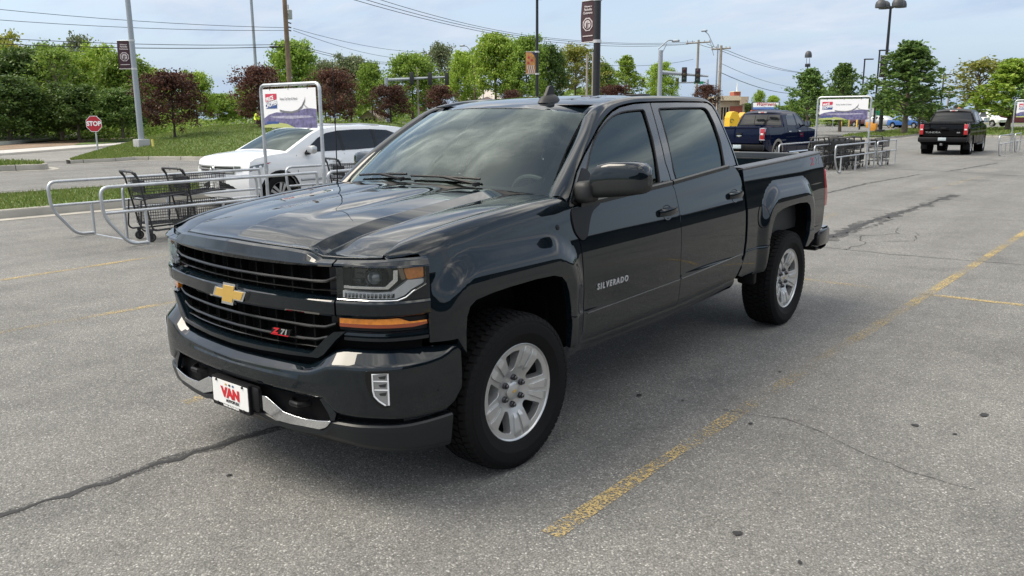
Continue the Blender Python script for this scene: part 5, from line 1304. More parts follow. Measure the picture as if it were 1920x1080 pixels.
q=ground(1763,35.0,0); a=R(2); pickup('pickup_truck','black pickup with silver tailgate lettering and blue grey licence plate driving away on the right',(q.x+6.0*math.sin(-a),q.y+6.0*math.cos(a),0),math.pi+a,BLKP,dict(h=1.92,rail=1.34),(.86,1.30),'TUNDRA')
# --- far cars
def small_car(name,label,loc,rz,paint,cat,van=False,pick=False):
    W=[(0,.62),(.1,.78),(.4,.90),(4.0,.90),(4.5,.78),(4.6,.66)]; Z=[(.2,.95),(.6,1.0),(.9,.97),(1.2,.82),(1.5,.68),(1.8,.6)]
    s=Car(name,label,cat,loc,rz,W,Z,paint); H=1.78 if pick else 1.46
    top=[(.12,.45),(.10,.70),(.25,.82),(1.2,.98),(1.95,H-.05),(2.4,H),(3.1,H),(3.5,H-.08),(3.9,1.02),(4.45,.98),(4.52,.55),(4.45,.3)]
    s.side(top+arc(3.65,.36,.25)[::-1]+arc(.85,.36,.25)[::-1],'body',res=.12); s.strip(top,'shell',bulge=.05)
    s.side([(1.55,1.02),(2.05,H-.10),(2.5,H-.07),(2.55,1.02)],'front_side_window',DGLASS,.006,res=.15,depth=0); s.side([(2.65,1.02),(2.62,H-.07),(3.1,H-.07),(3.65,1.04)],'rear_side_window',DGLASS,.006,res=.15,depth=0)
    s.strip([(1.3,1.03),(1.9,H-.09)],'windshield',DGLASS,bulge=.05,fr=.88,off=.006); s.strip([(3.55,H-.14),(3.85,1.08)],'rear_window',DGLASS,bulge=.05,fr=.88,off=.006)
    for c in (.85,3.65):
        for sg in (1,-1): bg_wheel(s.root,sg*.78,c,.33,sg)
    m=MB(); m.bbox(.45,.72,.02,.14,.62,.74,.02); both(m,'headlight',LENSW,s.root); m=MB(); m.bbox(.45,.72,4.48,4.56,.75,.88,.02); both(m,'tail_light',REDL,s.root); return s
q=ground(1883,88,0.1); small_car('pickup_truck','white pickup standing past the grass at the right with only its cab showing',(q.x,q.y,.35),R(62),WPAINT,'pickup truck',pick=True)
q=ground(1733,98,0); small_car('car','bright blue car parked behind the yellow bollards',(q.x,q.y,.05),R(70),mat('sky_blue_paint',(.02,.10,.32),rough=.3,coat=1),'car')
q=ground(1686,104,0); small_car('car','silver grey car parked behind the yellow bollards beside the black lamp post',(q.x,q.y,.05),R(70),mat('silver_car_paint',(.38,.39,.40),rough=.3,metal=.5,coat=1),'car')
q=ground(1652,112,0); small_car('car','dark maroon car parked left of the silver one behind the bollards',(q.x,q.y,.05),R(70),mat('maroon_car_paint',(.06,.012,.016),rough=.3,coat=1),'car')
# ------------------------------------------------------------------ trees
LEAF={}
LEAF['green']=leafmat('leaf_green',[(0.085,0.156,0.020),(0.145,0.246,0.031),(0.230,0.333,0.050),(0.316,0.413,0.077)],.35)
LEAF['bright']=leafmat('leaf_bright',[(0.122,0.212,0.020),(0.206,0.323,0.035),(0.316,0.435,0.057),(0.413,0.513,0.098)],.4)
LEAF['pale']=leafmat('leaf_pale',[(.09,.125,.05),(.14,.175,.075),(.20,.235,.12),(.25,.27,.16)],.4)
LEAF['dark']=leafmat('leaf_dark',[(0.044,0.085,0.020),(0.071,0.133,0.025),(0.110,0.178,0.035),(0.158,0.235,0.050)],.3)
LEAF['olive']=leafmat('leaf_olive',[(0.122,0.151,0.024),(0.206,0.235,0.035),(0.290,0.300,0.050),(0.388,0.368,0.074)],.35)
LEAF['plum']=leafmat('leaf_plum',[(.035,.016,.014),(.070,.030,.022),(.11,.046,.030),(.15,.070,.042)],.35)
LEAF['maple']=leafmat('leaf_maple',[(0.054,0.113,0.027),(0.092,0.174,0.039),(0.145,0.240,0.054),(0.206,0.300,0.074)],.35)
BARK=mat('bark',(.13,.105,.08),rough=.9,var=.3,vscale=3,bump=.4,bscale=12); BARKD=mat('dark_bark',(.05,.040,.035),rough=.9,var=.3,vscale=3)
def tree_mesh(seed,H=10.,Rc=4.,h0=2.2,nl=34,el=(.15,.9),per=150,ls=.26,shape='round',sig=.42,lead=1.0):
    rr=random.Random(seed); T=MB(); V=[];F=[]
    T.tube([(0,0,-.3),(.03,.02,h0*.5),(-.04,.05,h0),(.05,0,H*.45),(-.03,.04,H*.7),(0,0,H*.88)],[H*.024,H*.019,H*.016,H*.011,H*.006,H*.002],7)
    ga=2.39996
    def leaf(p,s):
        n=Vector((rr.gauss(0,1),rr.gauss(0,1),rr.gauss(.7,.8))).normalized(); u=n.orthogonal().normalized(); u=(Matrix.Rotation(rr.uniform(0,6.28),3,n)@u); w=n.cross(u); a=s*rr.uniform(.6,1.2); b=a*rr.uniform(.45,.8); j=len(V)
        V.extend([tuple(p-u*a),tuple(p-w*b),tuple(p+u*a),tuple(p+w*b)]); F.append((j,j+1,j+2,j+3))
    for i in range(nl):
        f=(i+.5)/nl; hs=h0+(H*.90-h0)*f**.9
        if shape=='round':
            q=(hs-h0)/(H-h0); prof=math.sin(math.pi*min(1,max(.06,q*.80+.20)))**.6
        elif shape=='cone':
            q=(hs-h0)/(H-h0); prof=(1-q)**.62*min(1,.55+q*3.0)
        else:
            q=(hs-h0)/(H-h0); prof=.65+.35*math.sin(math.pi*q)
        L_=Rc*prof*rr.uniform(.72,1.08); a=i*ga+rr.uniform(-.3,.3); e=el[0]+(el[1]-el[0])*f+rr.uniform(-.12,.12)
        d=Vector((math.cos(a)*math.cos(e),math.sin(a)*math.cos(e),math.sin(e)))
        b=Vector((0,0,hs-L_*.30*math.sin(e))); tip=b+d*L_*1.05
        if tip.z>H: tip.z=H-rr.uniform(0,.05)*H
        mid=b.lerp(tip,.5)+Vector((rr.gauss(0,.08),rr.gauss(0,.08),rr.gauss(.05,.08)))*L_
        T.tube([b,mid,tip],[H*.0060,H*.0035,H*.001],4,False)
        nt_=4
        tw=[tip,mid.lerp(tip,.5)]
        for k in range(nt_):
            t=rr.uniform(.35,1); q=b.lerp(mid,t*2) if t<.5 else mid.lerp(tip,t*2-1)
            tw.append(q+Vector((rr.gauss(0,1),rr.gauss(0,1),rr.gauss(.1,.7)))*L_*.17)
        for q in tw:
            sg=sig*rr.uniform(.6,1.25)*(.65+.09*L_)
            for k in range(int(per/len(tw)*rr.uniform(.6,1.3))):
                o=Vector((rr.gauss(0,sg),rr.gauss(0,sg),rr.gauss(0,sg*.72)))
                leaf(q+o,ls)
    for k in range(int(per*1.2)): leaf(Vector((rr.gauss(0,.35),rr.gauss(0,.35),H*lead-abs(rr.gauss(0,.06))*H)),ls)
    C=MB(); C.v=V; C.f=F; C.m=[0]*len(F); return T,C
_TM={}
TDEF={'round':[(1,10,4.4,2.0,46,(.05,1.15),330,.20,'round',.50),(2,10,4.0,2.4,42,(.1,1.1),320,.20,'round',.48),(3,10,4.8,1.6,48,(0,1.0),330,.21,'round',.55)],
 'airy':[(11,10,3.6,3.6,30,(.35,1.2),110,.17,'round',.36),(12,10,4.4,2.6,40,(.15,1.1),210,.18,'round',.42)],
 'maple':[(21,10,3.9,1.6,52,(.40,1.15),170,.17,'cone',.24),(22,10,4.2,1.5,50,(.45,1.1),165,.17,'cone',.25)],
 'plum':[(31,6,3.5,1.0,38,(.25,1.15),300,.12,'round',.36),(32,6,3.3,1.1,34,(.3,1.2),290,.12,'round',.36),(33,6,3.7,.9,36,(.2,1.1),300,.12,'round',.40)],
 'shrub':[(41,3,1.7,.1,22,(.1,1.1),190,.12,'round',.26)]}
def tree_get(kind,i):
    k=(kind,i%len(TDEF[kind]))
    if k not in _TM:
        T,C=tree_mesh(*TDEF[kind][k[1]]); _TM[k]=[T,C,None]
    return _TM[k]
def tree(kind,i,leaf,u,vb,vt,wpx,D,label,group=None,name='tree',bark=None,cat='tree',zb=None,rz=None):
    "tree whose foot stands on the ground at pixel column u, distance D; crown top at row vt, width wpx"
    T=tree_get(kind,i); d=TDEF[kind][i%len(TDEF[kind])]; H0=d[1]; base=ground(u,D,0)
    zbase=(at(u,vb,D).z if zb is None else zb); top=at(u,vt,D).z; s=(top-zbase)/H0; w=(wpx*D/CAM_F)/(2*d[2]*(1.06 if kind!='maple' else .80))
    t=thing(name,label,cat,(base.x,base.y,zbase),rz if rz is not None else (u*1.7+i)%6.28,group)
    if T[2] is None:
        a=T[0].build('trunk',bark or BARK,t,60); b=T[1].build('crown',LEAF[leaf],t,None); T[2]=(a,b)
    else:
        a=T[2][0].copy(); b=T[2][1].copy(); COL.objects.link(a); COL.objects.link(b); a.parent=t; b.parent=t
    if b.data.materials[0]!=LEAF[leaf]:
        b.material_slots[0].link='OBJECT'; b.material_slots[0].material=LEAF[leaf]
    if bark: a.material_slots[0].link='OBJECT'; a.material_slots[0].material=bark
    t.scale=(w,w,s); return t
GW='trees of the wood behind the street'
wood=[('round',0,'olive',8,262,78,150,72,'yellow green tree at the far left edge, its top the highest left of the pole'),
 ('round',1,'dark',62,262,100,150,66,'dark tree between the left edge and the tree with the forked trunk'),
 ('round',2,'green',112,258,96,150,69,'broad mid green tree behind the bare forked trunk'),
 ('airy',0,'pale',166,258,74,90,78,'thin open tree with bare twigs standing out above the wood'),
 ('round',0,'bright',205,255,98,120,70,'bright green tree above the stop sign'),
 ('round',1,'green',243,250,108,120,68,'green tree just behind the tall grey lamp post'),
 ('round',2,'bright',292,250,134,100,86,'light green tree right of the grey lamp post, behind the plum tree'),
 ('round',0,'bright',372,240,142,80,92,'rounded bright green tree right of the near plum tree'),
 ('round',1,'green',420,238,178,80,98,'low green tree in the gap between two plum trees'),
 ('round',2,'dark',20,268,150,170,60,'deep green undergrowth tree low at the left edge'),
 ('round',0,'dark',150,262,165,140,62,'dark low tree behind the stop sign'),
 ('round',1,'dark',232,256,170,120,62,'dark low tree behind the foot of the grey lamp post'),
 ('round',2,'green',-70,268,70,190,66,'green tree cut by the left picture edge'),
 ('round',1,'green',560,230,84,108,84,'tall green tree behind the wooden utility pole'),
 ('airy',1,'pale',612,230,120,90,92,'pale silvery tree right of the wooden utility pole'),
 ('round',0,'pale',660,228,114,100,96,'broad pale tree above the near hanging sign'),
 ('round',1,'green',700,226,122,60,90,'narrow green tree left of the signal arm'),
 ('round',2,'green',775,220,108,120,82,'dark green tree behind the left signal arm'),
 ('airy',1,'pale',828,215,90,90,104,'tall pale feathery tree above the left signal arm'),
 ('round',0,'bright',872,210,104,80,92,'yellow green tree behind the pale roofed house'),
 ('round',1,'bright',930,205,72,105,84,'tallest bright green tree left of the flower banner'),
 ('round',2,'green',988,205,78,95,82,'dark green tree directly behind the flower banner'),
 ('round',0,'dark',1032,203,94,70,84,'dark tree right of the flower banner'),
 ('airy',1,'olive',1078,203,92,110,88,'olive tree with visible dark limbs left of the black banner pole'),
 ('round',1,'green',1126,200,122,60,92,'small green tree just right of the black banner pole'),
 ('maple',0,'bright',1172,195,106,68,94,'pointed light green tree between the black banner pole and the signal pole'),
 ('round',2,'bright',1236,196,122,64,96,'light green tree behind the grey signal pole'),
 ('round',0,'green',480,236,160,90,96,'green tree behind the second plum tree')]
for k,i,l,u,vb,vt,w,D,lab in wood: tree(k,i,l,u,vb,vt,w,D,lab,GW)
# the forked bare-trunk tree in front of the wood
t=tree('airy',0,'green',118,258,98,135,64,'slender tree with a pale forked trunk and one broken side branch','trees of the wood behind the street',bark=mat('pale_bark',(.24,.20,.15),rough=.9,var=.2))
GP='dark purple plum trees along the bank'
for i,(u,vb,vt,w,D,lab) in enumerate(((331,256,141,150,44,'purple leaved plum tree on the bank right of the grey lamp post'),(493,240,131,130,48,'purple plum tree behind the left post of the near hanging sign'),(630,236,137,118,49,'purple plum tree right of the near hanging sign'),(735,234,164,100,53,'small purple plum tree under the left signal arm'),(826,226,164,78,62,'purple plum tree left of the pale roofed house'),(960,222,172,60,74,'low purple plum bush right of the pale roofed house'),(1150,215,163,90,80,'low reddish plum bush just above the roof of the near truck'),(1322,212,162,70,86,'purple plum tree at the foot of the right utility poles'))):
    tree('plum',i,'plum',u,vb,vt,w,D,lab,GP,'plum_tree',BARKD)
GM='maples by the bollards'
for i,(l,u,vb,vt,w,D,lab) in enumerate((('maple',1512,247,130,100,70,'dark maple behind the round headed lamp'),('maple',1574,246,120,100,84,'maple above the second hanging sign'),('maple',1694,246,80,165,68,'tall pointed maple right of the four headed lamp post'),('olive',1826,240,116,165,82,'wide olive tree behind the black pickup'),('bright',1888,243,112,150,78,'green maple near the right edge'),('maple',1955,243,95,120,74,'maple cut by the right picture edge'),('maple',1722,246,165,90,86,'low maple tree behind the black pickup tailgate'))):
    tree('maple' if l!='olive' else 'airy',i+(1 if l=='olive' else 0),l,u,vb,vt,w,D,lab,GM)
GS='clipped shrubs behind the bollards'
for i,(u,D,vt,w,lab) in enumerate(((1520,118,222,40,'low shrub left of the second hanging sign posts'),(1566,122,222,60,'bright shrub under the left half of the second hanging sign'),(1606,122,218,60,'shrub under the right half of the second hanging sign'),(1660,126,216,50,'shrub behind the orange plinth'),(1720,124,205,60,'shrub behind the second orange plinth'))):
    tree('shrub',i,'green' if i%2 else 'bright',u,243,vt,w,D,lab,GS,'shrub',cat='shrub',zb=0)
for i,(u,vt,w,lab) in enumerate(((1421,173,26,'narrow distant tree left over the drugstore sign'),(1447,181,30,'distant tree behind the drugstore sign'),(1480,198,60,'distant low tree right of the drugstore sign'),(1400,196,40,'distant dark tree beside the red brick tower'))):
    tree('round',i,'bright' if i<3 else 'dark',u,222,vt,w,150,lab,'distant trees by the drugstore')
for i,(u,D,vt,w,l,lab) in enumerate(((-190,66,60,200,'green','wood tree well outside the left picture edge'),(-330,64,80,190,'dark','dark wood tree furthest outside the left picture edge'),(-480,66,70,200,'bright','bright wood tree far outside the left picture edge'))): tree('round',i,l,u,262,vt,w,D,lab,GW,zb=.2)
for i,(u,D,vt,w,lab) in enumerate(((2070,80,110,140,'maple just outside the right picture edge'),(2230,84,120,150,'maple further outside the right picture edge'),(2420,90,115,150,'maple furthest outside the right picture edge'))): tree('maple',i,'maple',u,243,vt,w,D,lab,GM,zb=.1)
# tree belt far along the horizon: one mass
m=MB(); rr=random.Random(3); V=[];F=[]
for i in range(15000):
    u=rr.uniform(-500,2500); D=rr.uniform(190,230); h=(4.5+2.5*math.sin(u*.013)+1.5*math.sin(u*.041+1))*rr.random()**.6; p=ground(u,D,0); p.z=h
    n=Vector((rr.gauss(0,1),rr.gauss(0,1),rr.gauss(.6,.8))).normalized(); a=n.orthogonal().normalized()*rr.uniform(.5,1.1); b=n.cross(a)*.7; j=len(V); V+=[tuple(p-a),tuple(p-b),tuple(p+a),tuple(p+b)]; F.append((j,j+1,j+2,j+3))
m.v=V;m.f=F;m.m=[0]*len(F); tag(m.build('far_wood',LEAF['green'],None,None),None,None,kind='stuff')
# low growth filling the floor of the wood
V=[];F=[]
for i in range(60000):
    u=rr.uniform(-220,900); D=rr.uniform(60,100); z0=.15; p=ground(u,D,z0); p.z=z0+abs(rr.gauss(0,1.0))*(1 if u<330 else .55)
    if u>330 and D<74: continue
    if u<330 and D<66-.018*u: continue
    n=Vector((rr.gauss(0,1),rr.gauss(0,1),rr.gauss(.5,.8))).normalized(); a=n.orthogonal().normalized()*rr.uniform(.07,.13); b=n.cross(a)*.7; j=len(V); V+=[tuple(p-a),tuple(p-b),tuple(p+a),tuple(p+b)]; F.append((j,j+1,j+2,j+3))
m=MB(); m.v=V;m.f=F;m.m=[0]*len(F); tag(m.build('undergrowth',LEAF['green'],None,None),None,None,kind='stuff')
# ------------------------------------------------------------------ cart corrals, carts, signs, poles, wires
GALV=mat('galvanised_pipe',(.50,.52,.54),rough=.38,metal=.7,var=.12,vscale=9)
GREYP=mat('grey_painted_pole',(.30,.33,.37),rough=.5,metal=.2)
BLKM=mat('black_pole_paint',(.012,.012,.014),rough=.4)
WOODP=mat('weathered_pole_wood',(.17,.12,.085),rough=.9,var=.3,vscale=2)
WOODG=mat('grey_pole_wood',(.30,.27,.23),rough=.9,var=.2,vscale=2)
YEL=mat('yellow_bollard_paint',(.66,.42,.08),rough=.5); ORG=mat('orange_paint',(.62,.27,.03),rough=.6)
MAROON=mat('maroon_banner_cloth',(.050,.022,.030),rough=.8); BANW=mat('banner_print',(.52,.46,.47),rough=.8)
SIGNW=mat('sign_vinyl',(.78,.78,.80),rough=.5); NAVY=mat('navy_print',(.03,.07,.24),rough=.5); CRIM=mat('crimson_print',(.52,.03,.07),rough=.5); PURP=mat('stadium_print',(.13,.12,.24),rough=.6,var=.5,vscale=14); LPURP=mat('stadium_light_print',(.34,.33,.44),rough=.6,var=.3,vscale=20); GRYPR=mat('grey_print',(.16,.16,.18),rough=.6); GRNPR=mat('field_print',(.40,.44,.16),rough=.6)
def bent(pts,r,k=5):
    "pipe path with rounded corners"
    P=[Vector(p) for p in pts]; o=[P[0]]
    for a,b,c in zip(P,P[1:],P[2:]):
        d1=(a-b);d2=(c-b); q=min(r,d1.length*.45,d2.length*.45); A=b+d1.normalized()*q; B=b+d2.normalized()*q
        for i in range(k+1): t=i/k; o.append((1-t)**2*A+2*t*(1-t)*b+t*t*B)
    o.append(P[-1]); return o
def banner_art(parent,W_,H_,fn,n=1):
    "printed store banner: logo block, slogan, stadium picture"
    def poly(pts,h,mt,name):
        m=MB(); m.add([fn(a,b,h) for a,b in pts],[tuple(range(len(pts)))]); return m.build(name,mt,parent,None)
    m=MB(); m.prism([(-W_/2,-H_/2),(W_/2,-H_/2),(W_/2,H_/2),(-W_/2,H_/2)],-.006,0,fn); ban=m.build('sign_panel',SIGNW,parent,None); parent=ban
    a0,b0=-W_/2,-H_/2; S=lambda a,b:(a0+W_*a,b0+H_*b)
    poly([S(0,0),S(1,0),S(1,.47),S(.9,.49),S(.78,.48),S(.66,.42),S(.55,.39),S(.42,.39),S(.25,.40),S(.10,.34),S(0,.24)],.003,PURP,'stadium_picture')
    poly([S(.12,.30),S(.45,.31),S(.86,.31),S(.96,.27),S(.55,.23),S(.2,.25)],.005,LPURP,'stadium_stand'); poly([S(.0,.06),S(.30,.13),S(.45,.10),S(.6,0),S(0,0)],.006,GRNPR,'playing_field')
    arc_=[(.32,.47),(.42,.435),(.55,.42),(.66,.46),(.74,.56),(.80,.72),(.81,.80)]
    poly([S(*p) for p in arc_]+[S(p[0]+.005,p[1]-.055) for p in arc_[::-1][1:]],.006,GRYPR,'stadium_roof')
    for k in range(4): poly([S(.755+.018*k,.64-.03*k),S(.76+.018*k,.64-.03*k),S(.83+.018*k,.48),S(.825+.018*k,.48)],.006,GRYPR,'stadium_mast')
    poly([S(.05,.50),S(.27,.50),S(.27,.70),S(.05,.63)],.005,NAVY,'logo_lower'); poly([S(.05,.66),S(.27,.735),S(.27,.88),S(.05,.88)],.005,CRIM,'logo_upper')
    def tx(t,s,a,b,mt,rot=0,xs=1.,sh=0.,bo=0.):
        p=S(a,b); c,q=math.cos(rot),math.sin(rot); text_mb(t,s*H_,lambda x,y,h:fn(p[0]+c*x-q*y,p[1]+q*x+c*y,.007+h),.001,bold=bo*H_,xs=xs,shear=sh).build('sign_lettering',mt,parent,None)
    tx('PRICE',.155,.135,.745,SIGNW,.19,.85,.1,.006); tx('CHOPPER',.155,.160,.605,SIGNW,.19,.80,.1,.006); tx('Kansas City Born & Raised',.092,.50,.74,GRYPR,0,.74)
    poly([S(.05,.10),S(.29,.10),S(.29,.16),S(.05,.16)],.007,NAVY,'strap_line')
    return ban
def corral(name,label,x0,x1,y0,y1,sign_y,group,far=False,ext=True):
    t=thing(name,label,'cart corral',(x0,y0,0),0,group); w=x1-x0; L_=y1-y0; r=.024
    def barrier(x,ya,yb,nm='rail'):
        m=MB(); m.tube(bent([(x,ya+.52,.035),(x,ya+.26,.035),(x,ya-.06,.44),(x,ya-.08,.84),(x,yb+.0,.84),(x,yb+.04,.84),(x,yb+.06,.45),(x,yb+.06,0)],.13),r,10)
        m.tube([(x,ya-.07,.49),(x,yb+.06,.49)],r*.9,8); m.tube([(x,ya+.52,0),(x,ya+.52,.50)],r*.95,8); m.tube([(x,(ya+yb)/2,0),(x,(ya+yb)/2,.50)],r*.9,8); return m.build(nm,GALV,t,50)
    barrier(0,0,L_*.60); barrier(w,0,L_*.60); barrier(0,L_*.72,L_); barrier(w,L_*.66,L_)
    m=MB(); m.tube(bent([(w*.5,.62,0),(w*.5,.62,.80),(w*.5,L_*.5,.80),(w*.5,L_*.5,0)],.12),r*.9,8); m.tube([(w*.5,.62,.45),(w*.5,L_*.5,.45)],r*.8,8); m.build('centre_rail',GALV,t,50)
    m=MB(); m.box(0,w,.50,.54,.0,.012); m.box(0,w,L_-.02,L_+.02,0,.012); m.build('ground_strap',GALV,t,None)
    if sign_y is not None:
        s=sign_y; m=MB(); m.tube(bent([(0,s,0),(0,s,2.30),(w,s,2.30),(w,s,0)],.12),.030,10)
        for x in (0,w): m.tube([(x,s,.80),(x,s,.90)],.042,10)
        m.build('sign_frame',GALV,t,50)
        ban=banner_art(t,w-.16,.66,lambda a,b,h:(w/2+a,s-.02-h,1.90+b))
        m=MB()
        for a in (-.32,0,.32): m.tube([(w/2+a*w,s-.02,2.21),(w/2+a*w,s-.01,2.29)],.008,5)
        m.build('sign_hook',BLKM,t)
    return t
GC='cart corrals of the lot'
corral('cart_corral','nearest cart corral of grey pipe holding black carts beside the white SUV',-9.42,-7.78,2.12,7.9,3.66,GC)
corral('cart_corral','second cart corral behind the dark blue pickup full of black carts',-6.15,-4.45,22.0,28.6,3.15,GC)
corral('cart_corral','third cart corral at the right picture edge',-2.35,-.65,36.2,42,3.0,GC)
# --- shopping carts
CARTM=mat('black_cart_wire',(.018,.018,.020),rough=.4); CASTER=mat('cart_wheel_rubber',(.10,.095,.09),rough=.7)
def cart():
    t=thing('shopping_cart','','shopping cart'); 
    f=MB()
    for sx in (-.24,.24):
        f.tube(bent([(sx,-.02,1.0),(sx,.02,.92),(sx*.96,.16,.20),(sx*.96,.20,.16),(sx*.8,.78,.18)],.05),.014,6)
        f.tube(bent([(sx*.95,.04,.60),(sx*.98,.0,.22),(sx*.98,.04,.17),(sx*.95,.22,.17)],.05),.013,6)
        f.tube([(sx*.9,.10,.62),(sx*.75,.70,.66)],.012,6)
    f.tube([(-.23,.20,.165),(.23,.20,.165)],.012,6); f.tube([(-.19,.78,.18),(.19,.78,.18)],.012,6); f.tube([(-.22,.10,.60),(.22,.10,.60)],.012,6); f.build('cart_frame',CARTM,t,50)
    h=MB(); h.tube(bent([(-.24,.02,.92),(-.24,-.05,1.01),(.24,-.05,1.01),(.24,.02,.92)],.05),.018,8); h.tube([(-.10,.0,.97),(-.10,-.02,1.03)],.005,4); h.tube([(.10,.0,.97),(.10,-.02,1.03)],.005,4); h.build('handle',CARTM,t,50)
    def basket(z0,z1,y0,y1,w0,w1,back):
        m=MB(); n=int((y1-y0)/.035); q=int((z1-z0)/.045)+1; r=.0034
        hw=lambda y: w0+(w1-w0)*(y-y0)/(y1-y0)
        for j in range(q+1):
            z=z0+(z1-z0)*j/q; g=1+.06*(z-z0)/(z1-z0)
            m.tube([(-hw(y0)*g,y0,z),(-hw(y1)*g,y1,z),(hw(y1)*g,y1,z),(hw(y0)*g,y0,z)],r*(1.9 if j in(0,q) else 1),4,False,True)
        for i in range(n+1):
            y=y0+(y1-y0)*i/n
            for sg in (-1,1): m.tube([(sg*hw(y),y,z0),(sg*hw(y)*1.06,y,z1)],r,4,False)
            m.tube([(-hw(y),y,z0),(hw(y),y,z0)],r,4,False)
        for i in range(12):
            x=-1+2*i/11
            m.tube([(x*w1,y1,z0),(x*w1*1.06,y1,z1)],r,4,False)
            if back: m.tube([(x*w0,y0,z0),(x*w0*1.06,y0,z1)],r,4,False)
            m.tube([(x*w0,y0,z0),(x*w1,y1,z0)],r,4,False)
        return m
    basket(.64,.90,.06,.76,.225,.17,True).build('upper_basket',CARTM,t,None); basket(.25,.50,.12,.86,.215,.17,True).build('lower_basket',CARTM,t,None)
    s=MB(); s.box(-.20,.20,.10,.125,.70,.88); s.build('child_seat_flap',CARTM,t,None)
    for x,y,r in ((-.22,.14,.065),(.22,.14,.065),(-.17,.76,.055),(.17,.76,.055)):
        m=MB(); m.lathe([(r*.45,-.012),(r*.9,-.014),(r,-.008),(r,.008),(r*.9,.014),(r*.45,.012)],18,Matrix.Translation((x,y,r))@Matrix.Rotation(R(90),4,'Y')); m.bbox(x-.022,x-.015,y-.02,y+.02,r*.6,.17,.002); m.bbox(x+.015,x+.022,y-.02,y+.02,r*.6,.17,.002); w=m.build('caster',CARTM,t,40)
        g=MB(); g.lathe([(0,-.0145),(r*.62,-.0145),(r*.62,.0145),(0,.0145)],14,Matrix.Translation((x,y,r))@Matrix.Rotation(R(90),4,'Y')); g.build('wheel_hub',CASTER,w,40)
    return t
c0=cart(); GQ='black shopping carts'
spots=[(-8.18,2.66,R(-6),'black two tier cart nearest the camera, leftmost in the near corral'),(-8.30,3.40,R(4),'black cart second from the left in the near corral, partly behind the hood'),(-8.55,6.6,R(-10),'black cart at the far end of the near corral beside the sign post'),
 (-5.6,23.7,R(-4),'black cart at the mouth of the second corral, left row'),(-4.95,23.6,R(3),'black cart at the mouth of the second corral, right row'),(-5.55,24.4,R(2),'second black cart of the left row in the second corral'),(-4.9,24.4,R(-2),'second black cart of the right row in the second corral'),(-5.6,25.1,R(-4),'third black cart of the left row in the second corral'),(-4.95,25.3,R(3),'third black cart of the right row in the second corral'),(-5.3,26.3,R(86),'black cart turned sideways in the second corral'),(-4.7,26.9,R(-8),'rearmost black cart right of the sign post in the second corral'),(-5.75,26.0,R(5),'fourth black cart of the left row in the second corral'),
 (-.95,37.2,R(0),'black cart at the right picture edge, front of its stack'),(-.95,37.9,R(0),'black cart at the right picture edge, behind the first')]
for i,(x,y,a,lab) in enumerate(spots):
    if i==0: c0.location=(x,y,0); c0.rotation_euler=(0,0,a); c0['label']=lab; c0['group']=GQ
    else: dup(c0,(x,y,0),a,lab,GQ)
